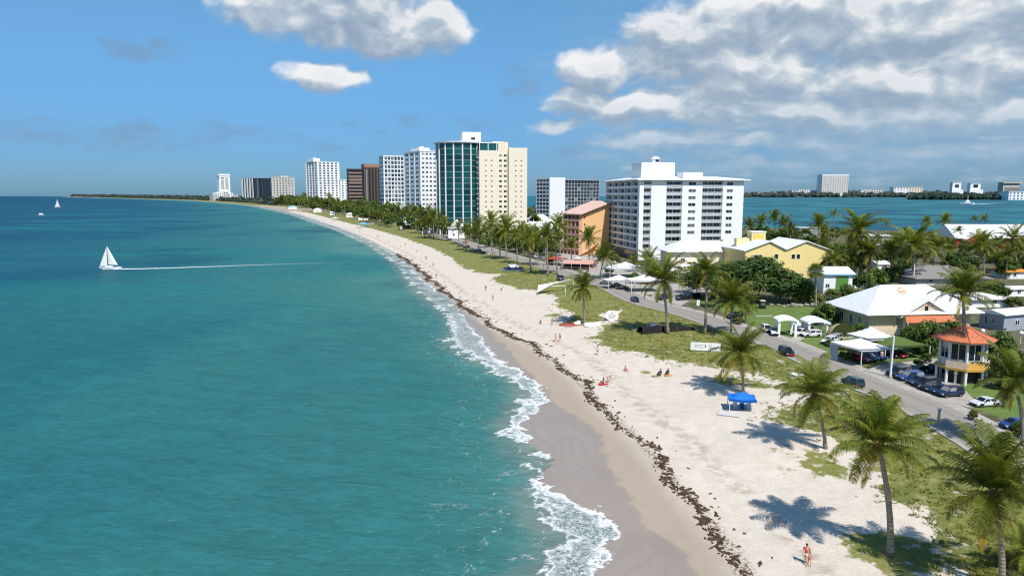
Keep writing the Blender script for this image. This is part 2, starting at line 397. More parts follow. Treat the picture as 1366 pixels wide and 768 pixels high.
Dg = np.concatenate([[-40, -15, 5], np.geomspace(18, 260, 330), np.geomspace(265, 12000, 220)])
Tg = np.concatenate([np.linspace(-1.5, -.55, 40), np.linspace(-.54, .95, 430), np.linspace(1.0, 3.0, 14)])
X, Y = fan_grid(Dg, Tg)
Z = height(X, Y)
dW, dT, dR, dG = sdist(X, Y, INNER), sdist(X, Y, WET), sdist(X, Y, WRACK), sdist(X, Y, GRASS)
road_mid = smooth_poly(pxs([(1420, 650), (1284, 570), (1214, 534), (1150, 509), (1050, 463), (990, 442), (914, 417), (856, 402), (803, 378), (748, 362), (706, 349), (660, 336), (600, 318), (540, 301), (470, 287)], ZLAND), 4)
for (pu, pv, pr_) in [(1188, 738, 2.3), (1096, 618, 2.0), (963, 505, 1.5), (940, 488, 1.6), (1010, 513, 1.2), (1050, 600, .8), (742, 421, 2.0), (860, 497, 1.0)]:
    pc_ = P(pu, pv); dG = np.maximum(dG, pr_ * 1.3 - np.hypot(X - pc_.x, (Y - pc_.y) * .8))
inl_a = np.clip(sdist(X, Y, road_mid) / 3, 0, 1)
ground = grid_mesh('ground', X, Y, Z, Z > -3.5, dict(d_water=dW, d_wet=dT, d_wrack=dR, d_grass=dG, inland=inl_a), gm)
tag(ground, kind='structure')

# --- sea material
sm, t = new_mat('sea_water'); t.dim = '2D'
p = t.pos(); px, py, pz = t.sep(p)[:3]; p2 = t.comb(px, py, 0.0)
sI, sO = t.attr('d_water'), t.attr('d_outer')
dist = t.m('SQRT', t.m('ADD', t.m('MULTIPLY', px, px), t.m('MULTIPLY', py, py)))
nB = t.noise(t.comb(px, t.m('MULTIPLY', py, .8), 0), .0075, 4, .55); nC = t.noise(p2, .03, 5, .6); nD = t.noise(p2, .25, 4, .6)
off = t.m('ADD', t.m('MULTIPLY', sI, -1.0), t.m('MULTIPLY', t.m('SUBTRACT', nB, .5), 70.0))
# colour by distance from the shore: pale sandy shallows, turquoise, teal, deep blue
base = t.ramp(t.m('DIVIDE', off, 900.0, clamp=True), [(0, (.085, .225, .200)), (.03, (.039, .168, .158)), (.085, (.024, .138, .146)), (.17, (.014, .104, .138)), (.34, (.007, .068, .126)), (1.0, (.005, .050, .115))])
lag = t.attr('lagoon')
base = t.mix(lag, base, t.mix(t.ss(nB, .42, .6), (.024, .170, .205), (.016, .115, .175)))
band = t.ss(t.m('ADD', t.m('MULTIPLY', nB, .65), t.m('MULTIPLY', nC, .35)), .47, .60)
base = t.mix(t.m('MULTIPLY', band, t.ss(dist, 90.0, 420.0, .15, .62)), base, (.003, .058, .108))
nE = t.noise(t.comb(t.m('MULTIPLY', px, .35), py, 4.0), .016, 4, .6)
base = t.mix(t.m('MULTIPLY', t.ss(nE, .52, .66), t.m('MULTIPLY', t.ss(dist, 120.0, 350.0), t.ss(dist, 3500.0, 1200.0, 0, .55))), base, (.012, .165, .170))
base = t.mix(t.ss(nC, .52, .70, 0, .22), base, (.025, .17, .17))
# murky stirred sand just outside the surf
mur = t.m('ADD', sO, t.m('MULTIPLY', t.m('SUBTRACT', nD, .5), 5.0))
base = t.mix(t.m('MULTIPLY', t.ss(mur, -4.5, .6, 0, .62), t.m('SUBTRACT', 1.0, lag)), base, (.22, .235, .20))
# foam: a bright rolling outer edge, a bright run-up edge and torn lace between them
f0 = t.noise(p2, .17, 4, .62); f1 = t.noise(p2, .62, 6, .68, .6); f2 = t.noise(p2, 2.6, 5, .7, .8); f3 = t.noise(t.vm('ADD', p2, (37.0, 11.0, 0)), .14, 4, .6)
warp = t.vm('ADD', p2, t.vm('SCALE', t.noise(p2, .9, 3, .6, 0, 1), 2.4))
vor = t.new('ShaderNodeTexVoronoi', feature='DISTANCE_TO_EDGE'); vor.voronoi_dimensions = '2D'; t.put(vor.inputs['Vector'], warp); vor.inputs['Scale'].default_value = 1.25
lace = t.ss(vor.outputs['Distance'], .20, .04)
nI = t.m('ADD', t.m('MULTIPLY', t.m('SUBTRACT', f3, .5), 5.0), t.m('ADD', t.m('MULTIPLY', t.m('SUBTRACT', f1, .5), 3.4), t.m('MULTIPLY', t.m('SUBTRACT', f2, .5), .7)))
eI = t.m('ADD', t.m('ADD', sI, -.2), nI)                                   # negative = under water
eO = t.m('ADD', t.m('ADD', sO, .35), t.m('ADD', t.m('MULTIPLY', t.m('SUBTRACT', f0, .5), 9.0), t.m('MULTIPLY', t.m('SUBTRACT', f1, .5), 5.0)))
inside = t.ss(eO, -.35, .55)
rim = t.m('MAXIMUM', t.ss(eI, -1.5, -.35), t.m('MULTIPLY', t.ss(eO, 2.0, .4), .92))
mid = t.m('ADD', t.m('MULTIPLY', t.ss(f2, .44, .62), .45), t.m('MULTIPLY', lace, .34), clamp=True)
foam = t.m('MULTIPLY', inside, t.m('MAXIMUM', t.m('MULTIPLY', rim, t.ss(f2, .22, .44, .45, 1.0)), mid), clamp=True)
streak = t.m('MULTIPLY', t.m('MULTIPLY', t.ss(sO, -14.0, -.5), t.ss(f1, .57, .70)), t.m('MULTIPLY', t.ss(f2, .46, .60), .7))
foam = t.m('MAXIMUM', foam, streak)
foam = t.m('MULTIPLY', foam, t.m('MAXIMUM', t.ss(f0, .44, .55), t.ss(dist, 230.0, 100.0)))
foam = t.m('MULTIPLY', t.m('MULTIPLY', foam, t.m('SUBTRACT', 1.0, lag)), t.ss(dist, 3500.0, 900.0, .45, 1.0))
wv = t.comb(t.m('ADD', t.m('MULTIPLY', px, .42), t.m('MULTIPLY', py, -.12)), t.m('ADD', t.m('MULTIPLY', py, .95), t.m('MULTIPLY', px, .25)), 0)
r1 = t.noise(wv, .30, 4, .62, .4); r2 = t.noise(wv, 1.25, 4, .65, .4)
rp = t.m('ADD', t.m('MULTIPLY', r1, .5), t.m('MULTIPLY', r2, .5))
k = t.lin(rp, .34, .66, .84, 1.17)
wcol = t.mix(1.0, base, t.comb(k, k, k), 'MULTIPLY')
fcol = t.mix(t.ss(f2, .3, .6), (.60, .63, .63), (.84, .85, .85))
h = t.m('ADD', t.m('ADD', t.m('MULTIPLY', r1, 1.0), t.m('MULTIPLY', r2, .45)), t.m('MULTIPLY', foam, .45))
nrm = t.bump(h, .9, .9)
df = t.new('ShaderNodeBsdfDiffuse'); t.put(df.inputs[0], t.mix(foam, wcol, fcol)); t.put(df.inputs['Normal'], t.bump(h, .55, .6))
gl = t.new('ShaderNodeBsdfGlossy'); gl.inputs['Roughness'].default_value = .22; t.put(gl.inputs['Normal'], nrm)
lw = t.new('ShaderNodeLayerWeight'); lw.inputs[0].default_value = .25
gf = t.m('MULTIPLY', t.lin(lw.outputs['Fresnel'], .02, .8, .018, .16), t.m('SUBTRACT', 1.0, foam))
ms = t.new('ShaderNodeMixShader'); t.put(ms.inputs[0], gf); t.l.new(df.outputs[0], ms.inputs[1]); t.l.new(gl.outputs[0], ms.inputs[2])
tp = t.new('ShaderNodeBsdfTransparent'); mt = t.new('ShaderNodeMixShader')
t.put(mt.inputs[0], t.m('MULTIPLY', t.ss(eI, -.25, .05), t.m('SUBTRACT', 1.0, lag))); t.l.new(ms.outputs[0], mt.inputs[1]); t.l.new(tp.outputs[0], mt.inputs[2]); t.l.new(mt.outputs[0], t.o.inputs[0])

Ds = np.concatenate([[-40, -15, 5], np.geomspace(18, 300, 330), np.geomspace(304, 10700, 200)])
Ts = np.concatenate([np.linspace(-3, -1.0, 14), np.linspace(-.98, .14, 330), np.linspace(.17, 1.3, 40), np.linspace(1.5, 3, 6)])
X, Y = fan_grid(Ds, Ts)
dW, dO = sdist(X, Y, INNER), sdist(X, Y, OUTER); dL = -sdist(X, Y, LAGOON)
Zg = height(X, Y)
swell = .05 * np.clip(-dO / 6, 0, 1) * (np.sin(X * .5 + Y * .08) + np.sin(X * .22 - Y * .3))
crest = .22 * np.exp(-((dO - .8) / 1.3) ** 2) * (Y < 500)
lagm = (dL > 0) & (dW > 60)
Zs = np.where(lagm, 0.0, np.where(dW < -1.5, (crest + swell * .6) * np.clip((-dW - 1.5) / 2, 0, 1), 0))
Zs = np.where((dW > -4) & ~lagm & (dW < 20), np.maximum(Zs, Zg + .02), Zs)
sea = grid_mesh('sea', X, Y, Zs + .012, ((dW < 4.0) | (dL > -12)), dict(d_water=dW, d_outer=dO, lagoon=lagm.astype(float)), sm)
tag(sea, kind='structure')
# ------------------------------------------------------------------ materials
M = dict(
    white=mat('white_render', (.88, .88, .87), .7, streak=.10), white2=mat('white_paint', (.82, .83, .83), .6, streak=.12), offw=mat('off_white', (.62, .62, .60), .7, streak=.15),
    roofw=mat('white_roof', (.85, .85, .85), .55, streak=.12, scale=1.2), cream=mat('cream_render', (.87, .77, .60), .75, streak=.10), beige=mat('beige_render', (.60, .48, .35), .8, streak=.12),
    sandst=mat('sand_render', (.56, .52, .46), .8, streak=.15), yellow=mat('yellow_render', (.88, .69, .29), .75, streak=.10), orange=mat('orange_render', (.90, .55, .26), .75, streak=.12),
    orange_shaded=mat('shaded_orange_render', (.70, .42, .32), .75, streak=.12), pink=mat('pink_tiles', (.62, .36, .29), .7, .0, .2), redroof=mat('orange_roof', (.60, .19, .085), .65, var=.22, scale=2, streak=.25),  # salmon tone is the orange render with sea-side shade in its colour
    redwall=mat('red_boards', (.40, .06, .04), .7), brown=mat('brown_stone', (.16, .095, .07), .6), brownl=mat('brown_band', (.38, .25, .19), .6), brownd=mat('dark_brown', (.06, .04, .036), .5),
    grey=mat('grey_concrete', (.34, .33, .32), .85, streak=.2), greyl=mat('light_grey', (.50, .50, .50), .8, streak=.15), greyblue=mat('grey_blue_render', (.33, .36, .42), .8), roofgrey=mat('grey_shingle', (.25, .23, .22), .9, var=.25),
    metal=mat('grey_metal', (.42, .43, .44), .4, .6), dark=mat('dark_void', (.012, .012, .013), .8), black=mat('black_plastic', (.015, .015, .016), .5), rubber=mat('rubber', (.02, .02, .02), .85),
    green=mat('green_door', (.10, .26, .05), .6, streak=.1), bluer=mat('pale_blue_roof', (.32, .58, .75), .5), navy=mat('navy_paint', (.02, .03, .09), .4), wood=mat('weathered_wood', (.26, .18, .11), .85, var=.3),
    canvasw=mat('white_canvas', (.80, .80, .80), .8), blue=mat('blue_canvas', (.012, .17, .62), .7, var=.08), tanroof=mat('tan_vinyl', (.52, .43, .33), .7), orangec=mat('orange_canvas', (.72, .27, .04), .7), redc=mat('red_canvas', (.50, .07, .05), .7),
    greencloth=mat('green_canvas', (.10, .15, .03), .8, var=.25), skin=mat('skin', (.50, .27, .17), .6, var=.05), skin2=mat('skin_tanned', (.30, .15, .09), .6, var=.05), hair=mat('dark_hair', (.02, .013, .01), .6), redcl=mat('red_cloth', (.55, .03, .04), .8), whitecl=mat('white_cloth', (.75, .75, .75), .8),
    blackcl=mat('black_cloth', (.015, .015, .018), .8), bluecl=mat('blue_cloth', (.04, .10, .35), .8), pinkcl=mat('pink_cloth', (.65, .22, .28), .8), greencl=mat('green_cloth', (.16, .40, .08), .8), orangecl=mat('orange_cloth', (.70, .28, .08), .8), yellowcl=mat('yellow_cloth', (.7, .5, .06), .8), purplecl=mat('purple_cloth', (.22, .08, .35), .8),
    rock=mat('rock', (.30, .27, .23), .9, var=.3), straw=mat('straw', (.45, .36, .20), .9, var=.3), concrete=mat('pavement_concrete', (.42, .385, .34), .9, var=.22, scale=.6),
)
def glass_mat(name, col, rough=.06, spec=.6, var=.5, blinds=True):
    m, t = new_mat(name); p = t.obj()
    oi = t.new('ShaderNodeObjectInfo').outputs['Random']
    f = t.lin(oi, 0, 1, 1 - var, 1 + var)
    c = t.mix(1.0, col, t.comb(f, f, f), 'MULTIPLY')
    # drawn blinds behind some of the panes
    if blinds: c = t.mix(t.ss(oi, .70, .72, 0, .30), c, (.34, .34, .31)); c = t.mix(t.ss(oi, .90, .91, 0, .5), c, (.42, .40, .36))
    t.put(t.b.inputs['Base Color'], c); t.b.inputs['Roughness'].default_value = rough; t.b.inputs['Specular IOR Level'].default_value = spec
    t.put(t.b.inputs['Normal'], t.bump(t.noise(p, .8, 2), .05, .05))
    return m
M['glass'] = glass_mat('window_glass', (.025, .032, .040)); M['gteal'] = glass_mat('teal_glass', (.006, .070, .072), .08, .45, .45, False)
M['gblue'] = glass_mat('blue_grey_glass', (.035, .055, .085), .08, .5); M['gnavy'] = glass_mat('navy_glass', (.012, .024, .045), .1, .4, .3); M['car_glass'] = glass_mat('car_glass', (.012, .014, .016), .05, .7, .2)
def paint(name, col, rough=.28): return mat(name, col, rough, .0, .05, 2, .5, .6)

# foliage: tint comes from the faces, shade variation from noise and from one random per object
def leaf_mat(name, dark, light, dry=(.34, .26, .05), trans=.25):
    m, t = new_mat(name)
    tint = t.sep(t.attr('tint', 'Color'))
    n = t.noise(t.obj(), 3.0, 4, .6)
    oi = t.new('ShaderNodeObjectInfo').outputs['Random']
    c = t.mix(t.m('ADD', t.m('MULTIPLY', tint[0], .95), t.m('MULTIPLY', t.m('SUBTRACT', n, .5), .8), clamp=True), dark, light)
    c = t.mix(tint[1], c, dry)
    k = t.lin(oi, 0, 1, .78, 1.18)
    c = t.mix(1.0, c, t.comb(k, k, t.m('MULTIPLY', k, .95)), 'MULTIPLY')
    t.put(t.b.inputs['Base Color'], c); t.b.inputs['Roughness'].default_value = .5; t.b.inputs['Specular IOR Level'].default_value = .25
    tr = t.new('ShaderNodeBsdfTranslucent'); t.put(tr.inputs[0], t.mix(1.0, c, (1.3, 1.3, .5), 'MULTIPLY'))
    mx = t.new('ShaderNodeMixShader'); mx.inputs[0].default_value = trans
    t.l.new(t.b.outputs[0], mx.inputs[1]); t.l.new(tr.outputs[0], mx.inputs[2]); t.l.new(mx.outputs[0], t.o.inputs[0])
    return m
M['palm'] = leaf_mat('palm_leaf', (.016, .040, .007), (.26, .305, .042), (.42, .28, .045), trans=.35)
M['leafd'] = leaf_mat('dark_leaf', (.020, .052, .011), (.105, .175, .030), trans=.15)
M['leafm'] = leaf_mat('mid_leaf', (.040, .085, .016), (.175, .24, .040), trans=.2)
M['leafo'] = leaf_mat('olive_leaf', (.055, .080, .020), (.18, .20, .050), trans=.2)
M['grassl'] = leaf_mat('grass_blade', (.18, .19, .040), (.30, .29, .075), (.40, .33, .14), trans=.25)
def bark(name, a, b, rings):
    m, t = new_mat(name); p = t.obj(); z = t.sep(p)[2]
    n = t.noise(t.vm('MULTIPLY', p, (4, 4, 1.5)), 1.5, 5, .65)
    c = t.mix(n, a, b)
    if rings:
        r = t.m('SINE', t.m('MULTIPLY', z, 22.0)); c = t.mix(t.ss(r, .45, .95, 0, .55), c, (a[0] * .5, a[1] * .5, a[2] * .5))
        t.put(t.b.inputs['Normal'], t.bump(r, .5, .03))
    t.put(t.b.inputs['Base Color'], c); t.b.inputs['Roughness'].default_value = .9; t.b.inputs['Specular IOR Level'].default_value = .15
    return m
M['palmbark'] = bark('palm_bark', (.20, .165, .125), (.40, .34, .275), True); M['bark'] = bark('tree_bark', (.10, .075, .055), (.22, .18, .14), False)
M['dryfib'] = bark('dry_fibre', (.14, .085, .035), (.34, .22, .10), False)

# ------------------------------------------------------------------ palms
def frond(mb, rnd, az, e0, droop, length, nleaf, width, tint, dry, side_curve=0.0, seg=12):
    """one feather leaf: an arching rib with rows of leaflets hanging off both sides"""
    pts = []; x = Vector((0, 0, 0)); el = e0; a = az
    n = seg
    for i in range(n + 1):
        pts.append(x.copy())
        st = length / n
        x = x + Vector((math.cos(a) * math.cos(el), math.sin(a) * math.cos(el), math.sin(el))) * st
        el -= droop / n * (0.35 + 1.5 * (i / n)); a += side_curve / n
    rw = .012 * length
    col = (tint * .8 + .35, min(1, dry + .35), 0)
    mb.tube(pts[::2] if n % 2 == 0 else pts, [rw * (1 - .85 * k / (len(pts[::2]) - 1)) for k in range(len(pts[::2]))], 4, 0, False, (.95, min(1, .32 + dry), 0))
    for i in range(nleaf):
        f = .10 + .90 * min(1, max(0, (i + .5 + rnd.uniform(-.4, .4)) / nleaf))
        k = f * n; j = min(int(k), n - 1); q = pts[j].lerp(pts[j + 1], k - j)
        d = (pts[j + 1] - pts[j]).normalized()
        sd = d.cross(Vector((0, 0, 1)))
        sd = sd.normalized() if sd.length > .05 else Vector((math.sin(az), -math.cos(az), 0))
        upv = sd.cross(d).normalized()
        ll = length * width * (math.sin(math.pi * min(1, f * .82 + .16)) ** .6) * rnd.uniform(.85, 1.1)
        for s in (-1, 1):
            g = rnd.uniform(.25, .75)
            o = (sd * s * (1.0 - .15 * g) + d * (.55 + .35 * f) + upv * (.22 - .35 * g)).normalized()
            w = length * .62 / nleaf * rnd.uniform(.6, 1.4) + .006 * length
            m1 = q + o * ll * .5; o2 = (o + Vector((0, 0, -1)) * rnd.uniform(.5, 1.4)).normalized(); m2 = m1 + o2 * ll * .5
            wd = d * w
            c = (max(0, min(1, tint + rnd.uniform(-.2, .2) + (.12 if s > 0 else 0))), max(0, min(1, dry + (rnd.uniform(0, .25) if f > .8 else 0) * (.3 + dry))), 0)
            mb.add([q - wd * .5, q + wd * .5, m1 + wd * .5, m1 - wd * .35, m2 + wd * .06], [(0, 1, 2, 3), (3, 2, 4)], 0, c)

def palm_crown(seed, nf=26, nleaf=46, seg=12, width=.21, upright=.0, droopy=1.0):
    rnd = random.Random(seed); mb = MB()
    for i in range(nf):
        t = (i + .5) / nf
        az = i * 2.39996 + rnd.uniform(-.25, .25)
        e0 = 1.46 - 1.80 * t ** 1.0 + rnd.uniform(-.22, .22) + upright
        dr = (.55 + .85 * t + rnd.uniform(-.15, .35)) * droopy
        L = (0.80 + .22 * math.sin(math.pi * min(1, t + .12))) * rnd.uniform(.88, 1.08)
        dry = max(0, (t - .72) * 1.6) * rnd.random() + (.15 if rnd.random() < .15 else 0)
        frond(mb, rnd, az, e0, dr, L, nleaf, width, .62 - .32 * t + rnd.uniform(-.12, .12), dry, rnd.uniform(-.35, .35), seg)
    return mb.mesh('crown', M['palm'], False, True)
CROWNS = [palm_crown(11, 27, 40, width=.30, upright=.1), palm_crown(12, 25, 40, width=.28, droopy=1.1), palm_crown(13, 29, 40, width=.30, upright=.16), palm_crown(14, 24, 40, width=.28, droopy=1.15)]
CROWN_MID = [palm_crown(21, 26, 20, 8, .27), palm_crown(22, 24, 20, 8, .27, droopy=1.2), palm_crown(23, 28, 20, 8, .27, upright=.1), palm_crown(24, 22, 20, 8, .28, droopy=1.35)]
CROWN_FAR = [palm_crown(31, 18, 9, 6, .30), palm_crown(32, 16, 9, 6, .30, droopy=1.3)]
def fan_crown():
    rnd = random.Random(5); mb = MB()
    for i in range(34):
        az = i * 2.39996; e0 = 1.4 - 2.0 * (i / 34); L = .45
        d = Vector((math.cos(az) * math.cos(e0), math.sin(az) * math.cos(e0), math.sin(e0)))
        c = d * L; mb.tube([(0, 0, 0), c * .6, c], [.012, .01, .008], 4, 0, False, (.6, .2, 0))
        sd = d.cross(Vector((0, 0, 1))).normalized(); up = sd.cross(d)
        for k in range(13):
            w = (k - 6) / 6 * 1.5; o = (d * math.cos(w) + sd * math.sin(w) - Vector((0, 0, .25))).normalized(); l = .5 * rnd.uniform(.85, 1.1)
            q = o.cross(up).normalized() * .028
            mb.add([c, c + o * l * .6 + q, c + o * l - Vector((0, 0, .08)), c + o * l * .6 - q], [(0, 1, 2, 3)], 0, (rnd.uniform(.3, .7), .15 if i > 26 else 0, 0))
    return mb.mesh('crown', M['palm'], False, True)
FANC = fan_crown()
def dry_frond_mesh(seed):
    mb = MB(); rnd = random.Random(seed)
    frond(mb, rnd, 0, -.45, .95, 1.0, 40, .18, .9, .75, rnd.uniform(-.2, .2))
    return mb.mesh('dry_frond', M['palm'], False, True)
DRYF = [dry_frond_mesh(1), dry_frond_mesh(2)]
NUTM = MB()
for k in range(9):
    a = k * .7; NUTM.lathe([(.01, -.17), (.07, -.13), (.09, -.06), (.07, .0), (.01, .03)], 8, 0, .13 * math.cos(a), .13 * math.sin(a))
NUTM = NUTM.mesh('coconuts', mat('coconut', (.22, .20, .05), .6, var=.3), True)
prnd = random.Random(77)
def palm(name, label, base, heart, r, crown, cat='palm tree', group=None, trunk_r=None, dryn=0, nuts=False, rot=None, lean=None):
    """base, heart: world points of the trunk foot and of the heart of the crown; r: frond length"""
    o = thing(name, label, cat, base, 0, group)
    h = heart - base; H = max(h.z, .5)
    tr = trunk_r or max(.12, min(.26, H * .018 + .06))
    n = 12 if r > 2 else 6
    pts = []; rad = []
    cv = lean if lean is not None else prnd.uniform(-.06, .06)
    for i in range(n + 1):
        t = i / n; b = t + cv * math.sin(math.pi * t) * 4 * .5
        pts.append((h.x * t ** 1.5 + cv * H * math.sin(math.pi * t) * .3, h.y * t ** 1.5, h.z * t - (.15 if i == 0 else 0)))
        rad.append(tr * (1.65 - 3.2 * t if t < .14 else 1.2 - .45 * t) * (1 + .03 * math.sin(i * 2.3)))
    rad[0] = tr * 1.7
    MB().tube(pts, rad, 10 if r > 2 else 6).build('trunk', M['palmbark'], o, True)
    rot = prnd.uniform(0, 6.28) if rot is None else rot
    link('crown', crown, o, h, (0, 0, rot), (r, r, r * prnd.uniform(.92, 1.08)))
    if r > 2.0:
        fb = MB(); fb.lathe([(tr * .8, -.75), (tr * 1.25, -.35), (tr * 1.7, -.05), (tr * 1.2, .25), (tr * .4, .5)], 9)
        rr = random.Random(int(r * 1000))
        for k in range(14):
            a = rr.uniform(0, 6.28); l = rr.uniform(.4, 1.0)
            fb.tube([(math.cos(a) * tr, math.sin(a) * tr, .05), (math.cos(a) * (tr + l * .35), math.sin(a) * (tr + l * .35), -.1), (math.cos(a) * (tr + l * .5), math.sin(a) * (tr + l * .5), -l)], [.05, .035, .008], 4)
        link('fibre_sheath', fb.mesh('fibre_sheath', M['dryfib'], True), o, h)
    for k in range(dryn):
        a = prnd.uniform(0, 6.28) if k else 3.9
        d = link('dry_frond', DRYF[k % 2], o, h - Vector((0, 0, .1)), (prnd.uniform(-.2, .2), prnd.uniform(-.1, .35), a), r * prnd.uniform(.72, .92))
        d['label'] = 'yellowing frond drooping under the crown'
    if nuts: link('coconuts', NUTM, o, h - Vector((0, 0, .25)), None, max(1.0, r * .45))
    return o
def palm_px(label, ub, vb, uh, vh, rpx, crown=None, **k):
    base = P(ub, vb); heart = at_y(uh, vh, base.y)
    r = wpx(rpx, heart)
    if crown is None: crown = CROWNS[int(ub) % 4] if rpx > 34 else (CROWN_MID[int(ub) % 4] if rpx > 11 else CROWN_FAR[int(ub) % 2])
    return palm(k.pop('name', 'coconut_palm'), label, base, heart, r, crown, **k)

# ------------------------------------------------------------------ broadleaf trees and bushes
def leaf_crown(seed, nclump=26, ncard=150, size=.075, flat=1.0, low=-.25):
    """crown of unit radius: leaf cards gathered in clumps through the volume"""
    rnd = random.Random(seed); mb = MB()
    cl = []
    for i in range(nclump):
        a = i * 2.39996 + rnd.uniform(-.3, .3); z = rnd.uniform(low, 1.0); rr = math.sqrt(max(.05, 1 - z * z)) * rnd.uniform(.45, .95)
        cl.append((Vector((math.cos(a) * rr * .78, math.sin(a) * rr * .78, z * .62 * flat)), rnd.uniform(.22, .38), rnd.uniform(-.25, .25)))
    for c, cr, tn in cl:
        for k in range(ncard):
            d = Vector((rnd.gauss(0, 1), rnd.gauss(0, 1), rnd.gauss(0, 1))).normalized()
            p = c + Vector((d.x, d.y, d.z * .75)) * cr * (rnd.random() ** .4)
            nrm = (d + Vector((rnd.uniform(-.8, .8), rnd.uniform(-.8, .8), rnd.uniform(-.2, 1.0)))).normalized()
            u = nrm.orthogonal().normalized(); v = nrm.cross(u); a = rnd.uniform(0, 6.28)
            u, v = u * math.cos(a) + v * math.sin(a), v * math.cos(a) - u * math.sin(a)
            s = size * rnd.uniform(.6, 1.3)
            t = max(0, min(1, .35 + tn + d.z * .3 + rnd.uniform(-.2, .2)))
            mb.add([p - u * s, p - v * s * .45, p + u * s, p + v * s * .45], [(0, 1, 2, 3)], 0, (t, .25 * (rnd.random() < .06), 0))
    return mb
LC = {}
def crown_mesh(kind, i):
    key = (kind, i)
    if key not in LC:
        if kind == 'big': mb = leaf_crown(100 + i, 46, 210, .050, .85, -.35)
        elif kind == 'mid': mb = leaf_crown(200 + i, 26, 120, .075, 1.1)
        elif kind == 'far': mb = leaf_crown(300 + i, 16, 36, .15, 1.15)
        else: mb = leaf_crown(400 + i, 18, 110, .085, 1.0, .0)
        LC[key] = mb
    return LC[key]
LM = {}
def leaf_mesh(kind, i, m):
    key = (kind, i, m)
    if key not in LM: LM[key] = crown_mesh(kind, i).mesh('crown', M[m], False, True)
    return LM[key]
def limb_mesh(seed, th, r):
    rnd = random.Random(seed); mb = MB()
    mb.tube([(0, 0, -.2), (.04 * th, 0, th * .5), (0, .05 * th, th)], [r * 1.5, r, r * .8], 8)
    for k in range(5):
        a = k * 1.3 + rnd.uniform(-.3, .3); l = th * rnd.uniform(.6, .95)
        z0 = th * rnd.uniform(.65, .98)
        mb.tube([(0, 0, z0), (math.cos(a) * l * .45, math.sin(a) * l * .45, z0 + l * .45), (math.cos(a) * l * .8, math.sin(a) * l * .8, z0 + l * 1.0)], [r * .6, r * .4, r * .12], 6)
    return mb.mesh('trunk', M['bark'], True)
TRUNKS = [limb_mesh(i, 1.0, .085) for i in range(3)]
trnd = random.Random(99)
def tree(name, label, base, hgt, rad, kind='mid', m='leafm', cat='tree', group=None, trunk=.42):
    o = thing(name, label, cat, base, 0, group)
    i = trnd.randrange(3); th = hgt * trunk
    link('trunk', TRUNKS[i], o, None, trnd.uniform(0, 6), (th * .8, th * .8, th))
    cz = (hgt - th * .85) / 1.05
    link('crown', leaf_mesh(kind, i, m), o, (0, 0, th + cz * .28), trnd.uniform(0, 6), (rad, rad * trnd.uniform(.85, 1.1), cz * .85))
    return o
def bush(label, base, rad, hgt, m='leafm', cat='bush', group=None, name='bush', kind='bush'):
    o = thing(name, label, cat, base, 0, group)
    i = trnd.randrange(3)
    MB().tube([(0, 0, -.1), (.05, 0, hgt * .4), (.1, .05, hgt * .7)], [.08, .06, .03], 6).build('stem', M['bark'], o)
    link('foliage', leaf_mesh(kind, i, m), o, (0, 0, hgt * .28), trnd.uniform(0, 6), (rad, rad * trnd.uniform(.85, 1.1), hgt * .85))
    return o
def wpx(px, base):  # pixels -> metres at a point's distance
    return px / F * (base[1] * cp - (base[2] - HCAM) * sp)
# ------------------------------------------------------------------ road, kerbs, paving
def asphalt():
    m, t = new_mat('asphalt'); p = t.pos()
    n = t.noise(p, .5, 5, .65); f = t.noise(p, 8, 3, .7)
    c = t.mix(n, (.265, .235, .20), (.335, .30, .26)); c = t.mix(t.ss(f, .55, .7, 0, .35), c, (.14, .13, .12))
    sd = t.attr('across'); c = t.mix(t.m('MULTIPLY', t.ss(t.m('ABSOLUTE', t.m('SUBTRACT', t.m('ABSOLUTE', sd), .45)), .16, .02), .30), c, (.15, .14, .13))
    c = t.mix(t.m('MULTIPLY', t.ss(t.m('ABSOLUTE', sd), .78, 1.0), t.ss(n, .35, .6)), c, (.36, .31, .25))
    t.put(t.b.inputs['Base Color'], c); t.b.inputs['Roughness'].default_value = .9; t.put(t.b.inputs['Normal'], t.bump(f, .3, .02)); return m
M['asphalt'] = asphalt()
ROAD = smooth_poly(road_mid, 1)
HW = 3.5
tg = np.gradient(ROAD, axis=0); tg /= np.linalg.norm(tg, axis=1)[:, None]; nr = np.stack([tg[:, 1], -tg[:, 0]], 1)   # to the inland side
def strip(name, o0, o1, z0, z1, m, kind='structure', n=8, hgt=None):
    mb = MB(); ac = []
    for i in range(len(ROAD)):
        for k in range(n + 1):
            f = k / n; q = ROAD[i] + nr[i] * (o0 + (o1 - o0) * f); mb.v.append((q[0], q[1], z0)); ac.append(f * 2 - 1)
    for i in range(len(ROAD) - 1):
        for k in range(n):
            a = i * (n + 1) + k; mb.f.append([a, a + 1, a + n + 2, a + n + 1]); mb.mi.append(0); mb.c.append((1, 1, 1))
    o = mb.build(name, m); at = o.data.attributes.new('across', 'FLOAT', 'POINT'); at.data.foreach_set('value', ac)
    return tag(o, kind=kind)
strip('road', -HW, HW, ZLAND + .010, 0, M['asphalt'])
def kerb(name, o0, o1):
    mb = MB()
    for i in range(len(ROAD)):
        for oo, z in ((o0, -.05), (o0, .11), (o1, .11), (o1, -.05)):
            q = ROAD[i] + nr[i] * oo; mb.v.append((q[0], q[1], ZLAND + z))
    for i in range(len(ROAD) - 1):
        for k in range(3): a = i * 4 + k; mb.f.append([a, a + 1, a + 5, a + 4]); mb.mi.append(0); mb.c.append((1, 1, 1))
    return tag(mb.build(name, M['concrete']), kind='structure')
kerb('kerb', -HW - .55, -HW); strip('pavement', HW, HW + 1.9, ZLAND + .014, 0, M['concrete'], n=2)
